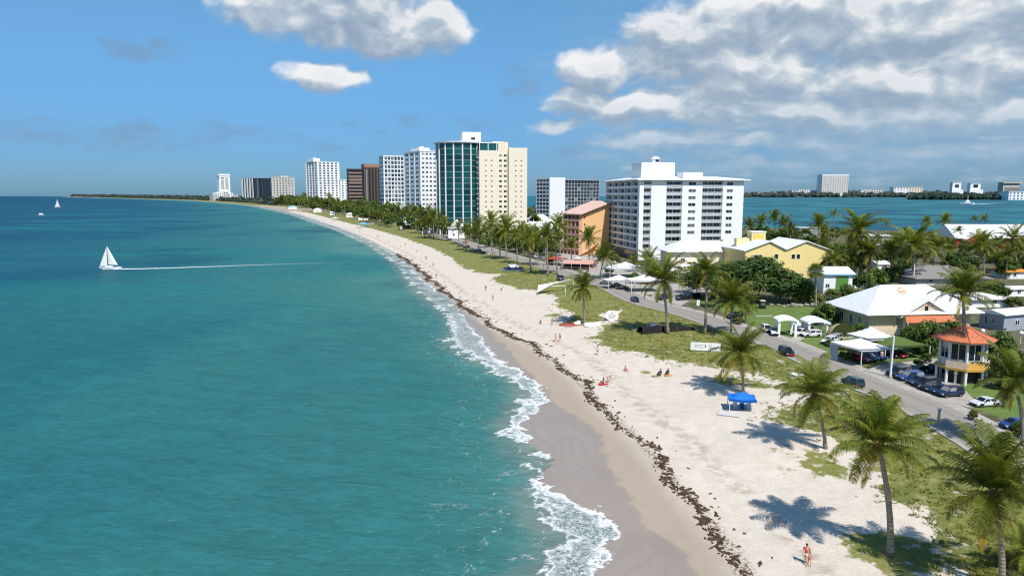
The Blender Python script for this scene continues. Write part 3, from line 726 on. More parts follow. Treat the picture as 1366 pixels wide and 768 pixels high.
def sheet(name, px, m, dz, z=ZLAND):
    q = pxs(px, z); return tag(MB().add([(a, b, z + dz) for a, b in q], [tuple(range(len(q)))]).build(name, m), kind='structure')
def lawn_mat():
    m, t = new_mat('lawn_grass'); p = t.pos(); n = t.noise(p, .35, 5, .6); f = t.noise(p, 5, 4, .7)
    c = t.mix(t.lin(n, .3, .7), (.085, .150, .024), (.155, .215, .040)); c = t.mix(t.ss(f, .55, .7, 0, .5), c, (.05, .075, .016)); c = t.mix(t.ss(n, .60, .72, 0, .5), c, (.20, .19, .07))
    t.put(t.b.inputs['Base Color'], c); t.b.inputs['Roughness'].default_value = .9; t.put(t.b.inputs['Normal'], t.bump(f, .6, .08)); return m
M['lawn'] = lawn_mat()
sheet('lawn', [(1010, 436), (955, 412), (920, 402), (905, 396), (985, 396), (1100, 408), (1140, 430), (1165, 446), (1240, 452), (1252, 476), (1155, 488), (1110, 470), (1060, 453)], M['lawn'], .006)
sheet('lawn', [(1258, 503), (1300, 503), (1366, 500), (1420, 560), (1366, 566), (1300, 545), (1282, 522)], M['lawn'], .006)
sheet('lawn', [(790, 352), (815, 348), (822, 362), (808, 370), (792, 366)], M['lawn'], .006)
sheet('car_park', [(1158, 493), (1172, 486), (1249, 478), (1262, 488), (1281, 514), (1310, 543), (1290, 543), (1220, 517)], M['concrete'], .018)
sheet('car_park', [(868, 396), (884, 380), (915, 376), (960, 384), (925, 398), (908, 408)], M['concrete'], .018)
sheet('car_park', [(716, 342), (760, 336), (815, 345), (870, 372), (905, 392), (860, 393), (800, 372), (760, 355)], M['concrete'], .016)
sheet('driveway', [(1052, 452), (1066, 446), (1076, 449), (1062, 458), (1058, 457)], M['concrete'], .020)
sheet('footpath', [(1008, 421), (1030, 420), (1030, 421.5), (1008, 422.5)], M['concrete'], .020)
sheet('car_park', [(1010, 441), (1030, 432), (1130, 447), (1130, 462), (1110, 468), (1085, 452), (1050, 449)], M['lawn'], .012)

# ------------------------------------------------------------------ building helper
WIN = {}
def win_mesh(w, h, pane, frame, bars=1):
    key = (round(w, 2), round(h, 2), pane.name, frame.name, bars)
    if key not in WIN:
        f = min(.10, w * .08); mb = MB()
        mb.box(-w / 2, w / 2, -.07, 0, 0, f, 1); mb.box(-w / 2, w / 2, -.07, 0, h - f, h, 1)
        mb.box(-w / 2, -w / 2 + f, -.068, 0, f, h - f, 1); mb.box(w / 2 - f, w / 2, -.068, 0, f, h - f, 1)
        for k in range(1, bars + 1):
            x = -w / 2 + w * k / (bars + 1); mb.box(x - f / 2, x + f / 2, -.06, 0, f, h - f, 1)
        mb.box(-w / 2 + f, w / 2 - f, -.03, .0, f, h - f, 0)
        WIN[key] = mb.mesh('window', [pane, frame])
    return WIN[key]
class Bld:
    """a building: near corner at pixel (uC, vC) on the ground, its front running right to uR, its side running back to uL"""
    def __init__(s, name, label, cat, uC, vC, uL, uR, th, a=None, b=None, group=None, zbase=None):
        th = R(th); base = P(uC, vC); s.C = base; s.th = th
        s.root = thing(name, label, cat, base, th, group); x, D = base.x, base.y; s.D = D
        def tt(u): return (u - CX) / F * cp * 1.0
        def tan_at(u): d = ray(u, vC); return d[0] / d[1]
        tL, tR = tan_at(uL) if uL is not None else 0, tan_at(uR) if uR is not None else 0
        s.b = b or (tR * D - x) / (math.cos(th) - tR * math.sin(th))
        s.a = a or (x - tL * D) / (math.sin(th) + tL * math.cos(th))
        s.wins = []; s.uC, s.uR = uC, uR
    def z(s, v, d=0): return at_y(s.uC, v, s.D + d).z - s.C.z
    def x(s, u):     # front position of a column
        d = ray(u, CY); tR = d[0] / d[1] * 1.0
        d2 = ray(u, V0 + 20); tR = d2[0] / d2[1]
        return (tR * s.D - s.C.x) / (math.cos(s.th) - tR * math.sin(s.th))
    def part(s, name, mb, m, smooth=False): return mb.build(name, m, s.root, smooth)
    def box(s, name, x0, x1, y0, y1, z0, z1, m): return s.part(name, MB().box(x0, x1, y0, y1, z0, z1), m)
    def win(s, face, pos, z, w, h, pane=None, frame=None, out=0.0, bars=1):
        pane = pane or M['glass']; frame = frame or M['white2']
        if face == 'f': loc, rz = (pos, -out, z), 0
        elif face == 'l': loc, rz = (-out, pos, z), -math.pi / 2
        elif face == 'r': loc, rz = (s.b + out, pos, z), math.pi / 2
        s.wins.append((win_mesh(w, h, pane, frame, bars), loc, rz))
    def grid(s, face, p0, p1, n, z0, fh, floors, wfrac, hfrac, pane=None, frame=None, out=0.0, bars=0):
        st = (p1 - p0) / n
        for k in range(floors):
            for i in range(n): s.win(face, p0 + st * (i + .5), z0 + fh * k + fh * (1 - hfrac) * .5, st * wfrac, fh * hfrac, pane, frame, out, bars)
    def done(s):
        random.Random(1).shuffle(s.wins) if len(s.wins) > 100 else None
        for me, loc, rz in s.wins[:100]: link('window', me, s.root, loc, rz)
        if len(s.wins) > 100:
            rest = MB(); mats = []
            for me, loc, rz in s.wins[100:]:
                mt = Matrix.Translation(loc) @ Matrix.Rotation(rz, 4, 'Z')
                for m in me.materials:
                    if m not in mats: mats.append(m)
                k = len(rest.v); rest.v += [tuple(mt @ v.co) for v in me.vertices]
                for p in me.polygons: rest.f.append([i + k for i in p.vertices]); rest.mi.append(mats.index(me.materials[p.material_index])); rest.c.append((1, 1, 1))
            tag(rest.build('windows', mats, s.root), kind='stuff')
        return s.root
def slab_bands(b, x0, x1, y0, y1, z0, fh, n, th=.35, out=.25):
    mb = MB()
    for k in range(n): mb.box(x0 - out, x1 + out, y0 - out, y1, z0 + fh * k - th / 2, z0 + fh * k + th / 2)
    return mb

# ------------------------------------------------------------------ white beachfront hotel
h = Bld('hotel', 'white ten storey hotel with stacked balconies and a penthouse box on its flat roof', 'hotel', 851, 347, 806, 988, 10)
H = h.z(240.5); a, b = h.a, h.b; k_ = b / 46.0; z0 = 4.2; fh = (H - z0) / 10
w_ = MB(); w_.box(1.5, b, 1.6, a, 0, H)
sol = [(5.1, 11.7), (18.6, 27.5), (36.6, 46)]
for s0, s1 in sol: w_.box(s0 * k_, s1 * k_ if s1 < 46 else b + .01, 0, 1.62, 0, H)
w_.box(-.02, 1.9, -.02, 2.1, 0, H)
h.part('wall', w_, M['white'])
for lo, hi, nb in ((1.9 / k_, 5.1, 2), (11.7, 18.6, 3), (27.5, 36.6, 4)):
    lo *= k_; hi *= k_
    for f in range(10):
        z = z0 + fh * f
        mb = MB(); mb.box(lo + .01, hi - .01, -.25, 1.59, z - .22, z)
        o = h.part('balcony', mb, M['white2'])
        rl = MB(); rl.box(lo + .02, hi - .02, -.2, -.14, z + 1.0, z + 1.07, 0)
        nn = max(3, int((hi - lo) / .9))
        for i in range(nn + 1): x = lo + .05 + (hi - lo - .1) * i / nn; rl.box(x - .03, x + .03, -.19, -.15, z, z + 1.0, 0)
        rl.box(lo + .05, hi - .05, -.175, -.165, z + .12, z + .98, 1)
        rl.build('railing', [M['white2'], mat('rail_glass', (.42, .47, .49), .2)], o)
        for i in range(nb - 1):
            x = lo + (hi - lo) * (i + .5) / (nb - 1) if nb > 1 else (lo + hi) / 2
            h.win('f', x, z + .05, (hi - lo) / max(1, nb - 1) * .94, fh - .55, M['glass'], M['white2'], -1.6, 1)
for f in range(10):
    z = z0 + fh * f
    if f >= 2: h.win('f', 22.9 * k_, z + .9, 3.3 * k_, 1.45, out=0.0, bars=1)
    if f >= 2: h.win('f', 39.7 * k_, z + .9, 2.8 * k_, 1.45, out=0.0, bars=1)
ny = 5; st = (a - 3.2) / ny
pr = MB()
for i in range(ny + 1): y = 2.1 + st * i; pr.box(0, 1.48, y - .30 if i else y, y + .30, 0, H - .01)
h.part('pier', pr, M['white2'])
for f in range(10):
    z = z0 + fh * f; mb = MB()
    for i in range(ny): y = 2.1 + st * i; mb.box(-.15, 1.47, y + .31, y + st - .31, z - .25, z + .02); mb.box(-.1, .0, y + .31, y + st - .31, z + .02, z + .75)
    h.part('balcony', mb, M['white2'])
    for i in range(ny): h.win('l', 2.1 + st * (i + .5), z + .1, st * .78, fh - .6, M['glass'], M['white2'], -1.48, 1)
for f in range(1, 10):
    z = z0 + fh * f; mb = MB().box(b + .01, b + 1.7, 3, 14, z - .2, z); mb.box(b + 1.62, b + 1.7, 3, 14, z, z + .95); h.part('balcony', mb, M['white2'])
h.box('lobby_glazing', -.08, -.01, 4, a - 1, .4, 3.5, M['gblue'])
rf = MB()
e = 1.6
pts = [(-e, -e, H + .01), (b + e * 1.4, -e, H + .01), (b + e * 1.4, a + e, H + .01), (-e, a + e, H + .01), (-e, -e, H + .45), (b + e * 1.4, -e, H + .45), (b + e * 1.4, a + e, H + .45), (-e, a + e, H + .45), (8, 9, H + 1.9), (b - 9, 9, H + 1.9), (b - 9, a - 9, H + 1.9), (8, a - 9, H + 1.9)]
rf.add(pts, [(0, 3, 2, 1), (0, 1, 5, 4), (1, 2, 6, 5), (2, 3, 7, 6), (3, 0, 4, 7), (4, 5, 9, 8), (5, 6, 10, 9), (6, 7, 11, 10), (7, 4, 8, 11), (8, 9, 10, 11)])
roof = h.part('roof', rf, M['roofw'])
ph = MB().box(4.5, 20, 10.5, 23, H + .8, h.z(216.5, 10)); ph = ph.build('penthouse', M['white'], h.root)
cu = MB(); zc = h.z(216.5, 10); cu.lathe([(1.9, zc - .01), (1.9, zc + 1.6), (2.2, zc + 1.65), (1.6, zc + 2.4), (.5, zc + 2.9)], 12, 0, 12.6, 15); cu.box(12.0, 13.6, 12.9, 13.2, zc + .5, zc + 1.3, 1)
cu.build('cupola', [M['white2'], M['dark']], ph)
MB().box(18.7 * k_, 27.4 * k_, -.03, 6, H + .46, h.z(229.5)).build('parapet_block', M['white'], h.root)
h.done()

# ------------------------------------------------------------------ teal glass drum with cream slabs
h = Bld('apartment_tower', 'tall tower of curved teal glass joined to cream slabs with small paired windows', 'apartment tower', 640, 313, 630, 703, 12)
b, a = h.b, min(h.a, 26)
Hs = h.z(200.5); Hr = h.z(190.5); H2 = h.z(196.5)
x1, x2 = h.x(665), h.x(679)
wl = MB(); wl.box(0, x1, 0, a, 0, Hs); wl.box(x2, b, -.02, a - 2, 0, H2); wl.box(x1 + .01, x2 - .01, 3.0, a - .5, 0, Hr + 1); wl.box(x1 - 3, x1 + 4.5, 3.5, 12, Hs - 1, Hr + 1.2)
h.part('wall', wl, M['cream'])
nf = 14; zz = 3.5; fh = (Hs - 5 - zz) / nf
h.grid('f', x1 * .18, x1 * .80, 2, zz, fh, nf, .30, .28)
h.grid('f', x2 + (b - x2) * .22, x2 + (b - x2) * .82, 2, zz, fh, nf, .30, .28)
h.grid('f', x1 + .3, x2 - .3, 2, zz, fh, nf + 1, .62, .46, out=-3.0)
sb = MB()
for k in range(nf + 1): sb.box(-1.5, -.01, 2, a - 2, zz + fh * k - .15, zz + fh * k + .15); sb.box(-1.5, -1.42, 2, a - 2, zz + fh * k + .15, zz + fh * k + 1.1)
h.part('side_balconies', sb, M['white2']); h.grid('l', 2, a - 2, 3, zz, fh, nf, .7, .6, M['gblue'])
MB().box(.5, x1 - .1, .6, a - 1, Hs + .01, Hr - .3).build('glass_storey', M['gteal'], h.root)
cr = MB().box(0, x1 + .2, .1, a, Hr - .29, Hr + .35)
for i in range(3): cr.box(x1 * i * .45, x1 * i * .45 + .5, .2, .58, Hs + .02, Hr - .3)
cr.build('roof_rim', M['white'], h.root)
# drum in local coordinates
Dd = h.D + 14; wc = at_y(612, 262, Dd); inv = h.root.matrix_basis.inverted() if False else (Matrix.Rotation(-h.th, 3, 'Z'))
lc = inv @ Vector((wc.x - h.C.x, wc.y - h.C.y, 0)); Rd = 29 / F * Dd
dr = MB().lathe([(Rd - .5, 0), (Rd - .5, Hr)], 40, 0, lc.x, lc.y); h.part('drum', dr, M['gnavy'])
nfl = 15; fhd = (Hr - 4) / nfl; seg = R(22.5)
pane = MB(); n = 5
for i in range(n + 1):
    w0 = -seg / 2 * .95 + seg * .95 * i / n
    for rr in (Rd, Rd - .4):
        for z in (.0, fhd - .5): pane.v.append((rr * math.cos(w0), rr * math.sin(w0), z))
for i in range(n):
    q = i * 4; pane.f += [[q, q + 4, q + 5, q + 1], [q + 1, q + 5, q + 7, q + 3], [q, q + 2, q + 6, q + 4]]; pane.mi += [0] * 3; pane.c += [(1, 1, 1)] * 3
pane = pane.mesh('window', M['gteal'])
view = math.atan2(-wc.y, -wc.x) - h.th
for k in range(nfl):
    for i in range(-3, 3): link('window', pane, h.root, (lc.x, lc.y, 4 + fhd * k + .25), view + seg * (i + .5) - R(12))
fb = MB()
for k in range(nfl + 1): fb.lathe([(Rd - .45, 4 + fhd * k - .12), (Rd + .12, 4 + fhd * k - .12), (Rd + .12, 4 + fhd * k + .12), (Rd - .45, 4 + fhd * k + .12)], 40, 0, lc.x, lc.y)
h.part('floor_band', fb, mat('pale_teal_band', (.36, .48, .47), .5))
for i in range(-3, 4):
    if i % 1 == 0:
        w0 = view + seg * i - R(12); fx, fy = lc.x + (Rd + .15) * math.cos(w0), lc.y + (Rd + .15) * math.sin(w0)
        h.part('fin', MB().tube([(fx, fy, 0), (fx, fy, Hr)], .55, 6), M['white2'])
h.part('drum_roof', MB().lathe([(Rd + 1.6, Hr + .01), (Rd + 1.8, Hr + .7), (Rd * .6, Hr + 1.5), (.5, Hr + 1.7)], 40, 0, lc.x, lc.y), M['roofw'])
zt = h.z(177, 12); pb = MB().box(lc.x + 2, lc.x + 15, lc.y - 8, lc.y + 6, Hr + 1, zt); pb = pb.build('plant_room', M['white'], h.root)
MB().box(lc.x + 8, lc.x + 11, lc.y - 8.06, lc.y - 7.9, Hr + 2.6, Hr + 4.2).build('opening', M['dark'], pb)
h.done()

# ------------------------------------------------------------------ the other towers along the shore
def tower(name, label, uC, vC, uL, uR, th, vtop, wall, front=None, left=None, cap=None, extra=None, amax=60, cat='tower block'):
    h = Bld(name, label, cat, uC, vC, uL, uR, th); h.a = min(h.a, amax); H = h.z(vtop); h.H = H
    h.box('wall', 0, h.b, 0, h.a, 0, H, wall)
    h.box('parapet', -.5, h.b + .5, -.5, h.a + .5, H + .01, H + 1.3, cap or wall)
    if front: front(h)
    if left: left(h)
    if extra: extra(h)
    return h.done()
def roofbox(u0, u1, v, m=None):
    def f(h):
        k = h.H + 1.31; x0, x1 = h.x(u0), h.x(u1); h.box('plant_room', x0, x1, h.a * .25, h.a * .75, k, max(h.z(v), k + 2), m or M['white'])
        h.box('water_tank', x0 + (x1 - x0) * .3, x0 + (x1 - x0) * .6, h.a * .35, h.a * .5, max(h.z(v), k + 2) + .01, max(h.z(v), k + 2) + 1.8, m or M['white2'])
    return f
def grid_f(n, fl, wf, hf, pane=None, frame=None, z0=4, face='f', bars=0, m0=.04):
    def f(h):
        L = h.b if face == 'f' else h.a
        h.grid(face, L * m0, L * (1 - m0), n, z0, (h.H - z0) / fl, fl, wf, hf, pane, frame, 0.0, bars)
    return f
def fins(n, m, depth=.9, wd=.5, face='f'):
    def f(h):
        mb = MB(); L = h.b if face == 'f' else h.a
        for i in range(n + 1):
            p = L * i / n
            if face == 'f': mb.box(p - wd / 2, p + wd / 2, -depth, -.01, 0, h.H)
            else: mb.box(-depth, -.01, p - wd / 2, p + wd / 2, 0, h.H)
        h.part('pilasters', mb, m)
    return f
def bands(n, m, th=.5, out=.5, z0=4, face='b'):
    def f(h):
        mb = MB(); fh = (h.H - z0) / n
        for k in range(n): mb.box(-out, h.b + out, -out, h.a * .98, z0 + fh * k - th / 2, z0 + fh * k + th / 2)
        h.part('floor_bands', mb, m)
    return f
def multi(*fs):
    def f(h):
        for g in fs: g(h)
    return f
tower('tower_block', 'white twin-faced tower with rows of dark square windows beside the teal glass tower', 562, 292, 540.5, 584, 32, 202, M['white'],
      multi(grid_f(4, 14, .58, .46, bars=1), fins(4, M['white2'], .5, .6)), multi(grid_f(3, 14, .60, .46, None, None, 4, 'l', 1), fins(3, M['white2'], .5, .5, 'l')), None, roofbox(566, 580, 196))
tower('tower_block', 'grey glass tower framed by white grid lines directly left of the white twin-faced tower', 513, 284, 507.5, 541, 25, 208.5, M['white'],
      multi(grid_f(6, 13, .80, .72, M['gblue']), bands(13, M['white2'], .35, .35)), grid_f(2, 13, .8, .7, M['gblue'], None, 4, 'l'), None, lambda h: h.box('podium', -4, h.b + 6, -6, -.6, 0, h.z(271), M['greyl']))
tower('office_tower', 'dark brown tower with tall vertical ribs beside the striped brown block', 487.5, 280, 484, 508.5, 25, 224, M['brownd'],
      multi(grid_f(5, 1, .5, .93, M['glass'], M['brownd']), fins(5, M['brown'], 1.0, 1.6)), None, M['brown'], lambda h: h.box('crown_storey', -.8, h.b + .8, -.8, h.a, h.H + 1.31, h.z(218.5), mat('russet_stone', (.36, .20, .14), .7)), cat='office tower')
tower('office_tower', 'brown office block with pinkish horizontal bands left of the ribbed brown tower', 466.5, 279, 464, 485, 25, 226, M['brownd'],
      multi(grid_f(1, 11, .96, .55, M['glass'], M['brownl']), bands(11, M['brownl'], 2.2, .4)), None, M['brownd'], cat='office tower')
tower('apartment_tower', 'slender white tower block with a roof box and a darker side turned to the sea', 425, 274.6, 406.5, 453.5, 42, 216, M['white'],
      multi(grid_f(5, 17, .55, .62), fins(5, M['white'], 1.2, 2.0)), multi(grid_f(4, 17, .66, .6, M['gblue'], None, 4, 'l'), fins(4, M['white2'], 1.0, 2.0, 'l')), None,
      multi(roofbox(424, 433, 211), lambda h: h.box('podium', h.b * .3, h.b + 25, -16, -2, 0, h.z(266), M['white'])), cat='apartment tower')
tower('apartment_block', 'narrow white annex tower tucked right behind the slender white tower', 455, 274.4, 452, 466, 25, 240, M['white'], grid_f(2, 10, .5, .5), None, None, None, 40, 'apartment tower')
tower('apartment_block', 'pale beige slab block standing alone between dark glass block and white tower', 364, 270, 361.8, 393.5, 25, 236.5, M['sandst'], multi(grid_f(7, 10, .5, .5, M['gblue']), fins(7, M['offw'], 1.5, 2.5)), None, None,
      lambda h: h.box('plant_room', h.b * .4, h.b * .75, 4, 20, h.H + 1.31, h.z(234.3), M['sandst']), 60, 'apartment block')
tower('office_block', 'dark glass office block with white stripes on its seaward side', 338, 269.3, 324.5, 362.5, 45, 237.5, M['gnavy'], multi(grid_f(6, 1, .55, .94, M['glass'], M['gnavy']), fins(6, M['gblue'], 1.0, 4.0)), multi(fins(4, M['white'], 1.5, 9.0, 'l')), M['greyblue'], None, 90, 'office block')
h = Bld('hotel', 'slim white far-off tower rising from a white stepped podium at the end of the skyline', 'hotel', 294, 267.6, 291, 308, 35)
H = h.z(234.5); h.a = min(h.a, 80)
h.box('wall', 0, h.b, 0, h.a, 0, H, M['white']); h.grid('f', h.b * .1, h.b * .9, 2, H * .45, H * .5 / 6, 6, .8, .55, M['gblue'])
h.box('parapet', -2, h.b + 2, -2, h.a + 2, H + .01, H + 8, M['white'])
for i, (u0, u1, v0, y0, nw) in enumerate([(281, 289, 258.8, -60, 3), (286, 296, 256.2, -45, 4), (295, 304, 255.2, -30, 4), (303, 309, 257.6, -50, 3), (308, 314, 259.8, -70, 3)]):
    xa, xb, ht = h.x(u0), h.x(u1), h.z(v0); pd = h.box('podium', xa, xb - 1, y0, y0 + 70, 0, ht, M['white'] if i % 2 else M['offw'])
    for f in range(3):
        for q in range(nw): h.wins.append((win_mesh((xb - xa) / nw * .5, ht * .14, M['gblue'], M['white2'], 0), (xa + (xb - xa) * (q + .5) / nw, y0, ht * (.22 + .26 * f)), 0))
h.done()
h = Bld('apartment_block', 'long low block of dark glass grid split by a broad blank white wall', 'apartment block', 733, 298, 715, 753.5, 35, group=None)
H = h.z(236.5); xr = h.x(804)
h.a = min(h.a, 45)
h.box('wall', 0, h.b, 0, h.a, 0, H, M['white']); 
h.box('glass_wing', h.b + .01, xr, 6, 26, 0, h.z(239.5), M['gnavy'])
mb = MB(); nb = 12
for i in range(nb + 1): x = h.b + .3 + (xr - h.b - .6) * i / nb; mb.box(x - .15, x + .15, 5.7, 6, 0, h.z(239.5))
for k in range(12): zz = h.z(239.5) * (k + 1) / 12; mb.box(h.b + .1, xr, 5.65, 5.99, zz - .2, zz + .2)
h.part('mullion_grid', mb, M['greyl'])
for k in range(11):
    for i in range(nb): h.wins.append((win_mesh((xr - h.b) / nb * .86, h.z(239.5) / 12 * .8, M['gblue'], M['greyl'], 0), (h.b + .3 + (xr - h.b - .6) * (i + .5) / nb, 5.95, h.z(239.5) / 12 * (k + .12)), 0))
h.grid('l', 1, h.a - 1, 4, 2, (H - 3) / 11, 11, .86, .7, M['gblue'], M['greyl'])
h.done()
# orange apartment block
h = Bld('apartment_block', 'orange apartment block with salmon balconies and a sloping pink roof', 'apartment block', 776, 340, 754, 812, 38)
H = h.z(283); b, a = h.b, h.a
Hr = h.z(268, 15)
wl = MB(); wl.add([(0, 0, 0), (b, 0, 0), (b, a, 0), (1.2, a, 0), (0, a, 0), (0, 0, H - 1.8), (b, 0, Hr - 1), (b, a, Hr - 1), (0, a, H - 1.8)], [(0, 1, 6, 5), (1, 2, 7, 6), (2, 4, 8, 7), (4, 0, 5, 8), (0, 4, 2, 1), (5, 6, 7, 8)])
h.part('wall', wl, M['orange'])
nf = 5; fh = (H - 3) / nf
for f in range(nf):
    z = 2.2 + fh * f; mb = MB(); mb.box(-1.8, -.02, .3, a - .3, z - .15, z + .1); mb.box(-1.8, -1.65, .3, a - .3, z + .1, z + 1.05); bo = h.part('balcony', mb, M['pink'])
    for i in range(4): h.win('l', a * (i + .5) / 4, z + .2, a / 4 * .8, fh * .72, M['glass'], M['orange_shaded'], 0, 1)
sd = MB()
for i in range(5): y = .3 + (a - .6) * i / 4; sd.box(-1.79, -.03, y - .12, y + .12, 0, H - .8)
h.part('balcony_walls', sd, M['orange_shaded'])
for f in (2, 3, 4): h.win('f', 1.6, 2.2 + fh * f + 1.2, .9, 1.2, M['dark'], M['orange'], 0, 0)
rf = MB(); o_ = 1.6; rf.add([(-2.3, -o_, H - 1.2), (b + .8, -o_, Hr - .4), (b + .8, a + o_, Hr - .4), (-2.3, a + o_, H - 1.2), (-2.3, -o_, H - .8), (b + .8, -o_, Hr), (b + .8, a + o_, Hr), (-2.3, a + o_, H - .8)], [(0, 3, 2, 1), (4, 5, 6, 7), (0, 1, 5, 4), (1, 2, 6, 5), (2, 3, 7, 6), (3, 0, 4, 7)])
h.part('roof', rf, mat('pale_pink_roof', (.72, .50, .42), .7, streak=.15)); h.done()

# ------------------------------------------------------------------ houses
def roof_mesh(b, a, e, ze, zr, kind, th=.22):
    mb = MB(); x0, x1, y0, y1 = -e, b + e, -e, a + e
    bot = [(x0, y0, ze), (x1, y0, ze), (x1, y1, ze), (x0, y1, ze)]; top = [(x, y, ze + th) for x, y, _ in bot]
    W, Dp = x1 - x0, y1 - y0
    if kind == 'hip':
        r = min(W, Dp) / 2 * .98
        rg = [(x0 + r, (y0 + y1) / 2, zr), (x1 - r, (y0 + y1) / 2, zr)] if W >= Dp else [((x0 + x1) / 2, y0 + r, zr), ((x0 + x1) / 2, y1 - r, zr)]
        fs = [(4, 5, 9, 8), (6, 7, 8, 9), (5, 6, 9), (7, 4, 8)] if W >= Dp else [(4, 5, 8), (5, 6, 9, 8), (6, 7, 9), (7, 4, 8, 9)]
    elif kind == 'gx':   # ridge along x
        rg = [(x0, (y0 + y1) / 2, zr), (x1, (y0 + y1) / 2, zr)]; fs = [(4, 5, 9, 8), (6, 7, 8, 9), (5, 6, 9), (7, 4, 8)]
    elif kind == 'gy':   # gable faces the front
        rg = [((x0 + x1) / 2, y0, zr), ((x0 + x1) / 2, y1, zr)]; fs = [(4, 5, 8), (5, 6, 9, 8), (6, 7, 9), (7, 4, 8, 9)]
    mb.add(bot + top + rg, [(0, 3, 2, 1), (0, 1, 5, 4), (1, 2, 6, 5), (2, 3, 7, 6), (3, 0, 4, 7)] + fs); return mb
def house(name, label, uC, vC, uL, uR, th, v_eave, v_ridge, kind='hip', wall='white', roofm='roofw', over=.8, a=None, b=None, wins=(), cat='house', ridge_d=5, group=None):
    h = Bld(name, label, cat, uC, vC, uL, uR, th, a, b, group); ze = max(2.0, h.z(v_eave)); zr = max(ze + .5, h.z(v_ridge, ridge_d)); h.ze, h.zr = ze, zr
    mb = MB().box(0, h.b, 0, h.a, 0, ze)
    if kind == 'gy': mb.add([(0, 0, ze), (h.b, 0, ze), (h.b / 2, 0, zr - .25), (0, h.a, ze), (h.b, h.a, ze), (h.b / 2, h.a, zr - .25)], [(0, 1, 2), (4, 3, 5), (0, 2, 5, 3), (1, 4, 5, 2)])
    if kind == 'gx': mb.add([(0, 0, ze), (0, h.a, ze), (0, h.a / 2, zr - .25), (h.b, 0, ze), (h.b, h.a, ze), (h.b, h.a / 2, zr - .25)], [(1, 0, 2), (3, 4, 5), (0, 3, 5, 2), (4, 1, 2, 5)])
    h.part('wall', mb, M[wall])
    if kind == 'flat': h.box('roof', -over, h.b + over, -over, h.a + over, ze + .01, ze + .35, M[roofm])
    else: h.part('roof', roof_mesh(h.b, h.a, over, ze + .01, zr, kind), M[roofm])
    for face, f, z, ww, wh in wins: h.win(face, (h.b if face == 'f' else h.a) * f, z, ww, wh, bars=1)
    return h
# large white hipped villa with the orange porch roof
h = house('villa', 'large villa under a broad white hipped roof with an orange tiled porch', 1158, 447, 1112, None, 6, 419, 378, 'hip', 'beige', 'roofw', 1.7, b=22, wins=[('l', .25, 1.2, 1.2, 2.2), ('l', .5, 1.2, 1.2, 2.2), ('l', .78, 1.2, 1.4, 2.2)], cat='villa', ridge_d=9)
b, a, ze = h.b, h.a, h.ze
h.box('plinth', -.3, b * .55, -.35, -.02, 0, 1.5, mat('peach_render', (.70, .55, .42), .8)); h.box('plinth', b * .56, b, -.33, -.02, 0, 1.45, M['beige'])
h.win('f', 6.2, 1.7, 1.3, 2.3, bars=0); h.win('f', 8.2, 1.7, 1.8, 2.3, bars=1); h.box('post', 7.0, 7.3, -.9, -.6, 0, ze, M['white2'])
gb = MB(); g0, g1 = 6.4, 16.5; gz = ze - .35; gp = gz + 3.0; gm_ = (g0 + g1) / 2
gb.add([(g0, -1.0, gz), (g1, -1.0, gz), (gm_, -1.0, gp), (g0, 6, gz), (g1, 6, gz), (gm_, 6, gp)], [(0, 1, 2), (0, 2, 5, 3), (1, 4, 5, 2), (0, 3, 4, 1)]); gb = h.part('gable', gb, mat('peach_render', (.70, .55, .42), .8))
gr = MB()
for x0, x1, za, zb in ((g0 - .7, gm_, gz - .3, gp + .1), (gm_, g1 + .7, gp + .1, gz - .3)):
    gr.add([(x0, -1.5, za), (x1, -1.5, zb), (x1, 6.2, zb), (x0, 6.2, za), (x0, -1.5, za + .25), (x1, -1.5, zb + .25), (x1, 6.2, zb + .25), (x0, 6.2, za + .25)], [(0, 3, 2, 1), (4, 5, 6, 7), (0, 1, 5, 4), (1, 2, 6, 5), (2, 3, 7, 6), (3, 0, 4, 7)])
gr.build('gable_roof', [M['roofw']], gb)
MB().box(gm_ - .35, gm_ + .35, -1.06, -1.0, gz + .9, gz + 2.0).build('gable_window', M['dark'], gb)
pr = MB(); pr.add([(g0 - .8, -3.4, gz - .8), (g1 + .3, -3.4, gz - .8), (g1 - .3, -1.01, gz + .35), (g0 + .5, -1.01, gz + .35), (g0 - .8, -3.4, gz - .98), (g1 + .3, -3.4, gz - .98)], [(0, 1, 2, 3), (4, 5, 1, 0), (4, 0, 3), (5, 2, 1)]); h.part('porch_roof', pr, M['redroof'])
for x in (g0 - .3, g1 - .3): h.part('porch_post', MB().tube([(x, -3.2, 0), (x, -3.2, gz - .9)], .12, 8), M['white2'])
# emblem on the front slope of the roof: small orange house mark
slope = math.atan2(h.zr - ze - .22, min(a, b) / 2 * .98 + 1.7 * .98)
em = MB(); em.box(-.85, .85, 0, .03, 0, 1.5, 0)
for k in range(3): em.box(-.7 + k * .5, -.7 + k * .5 + .34, -.02, 0, .2, .62, 1)
em.box(-.7, .7, -.02, 0, .75, .92, 1); em.add([(-.8, -.02, 1.55), (0, -.02, 2.1), (.8, -.02, 1.55), (.6, -.02, 1.45), (0, -.02, 1.85), (-.6, -.02, 1.45)], [(0, 5, 4, 1), (1, 4, 3, 2)], 1)
eo = em.build('emblem', [mat('pale_orange_print', (.80, .62, .45), .7), mat('orange_print', (.62, .26, .12), .7)], h.root)
xe = h.x(1227) * 1.06; ye = 3.4; ze2 = ze + .23 + (ye + 1.7) * math.tan(slope) + .10
eo.location = (xe, ye, ze2); eo.rotation_euler = (-(math.pi / 2 - slope), 0, 0); eo['label'] = 'small orange emblem on the white roof'
h.done()
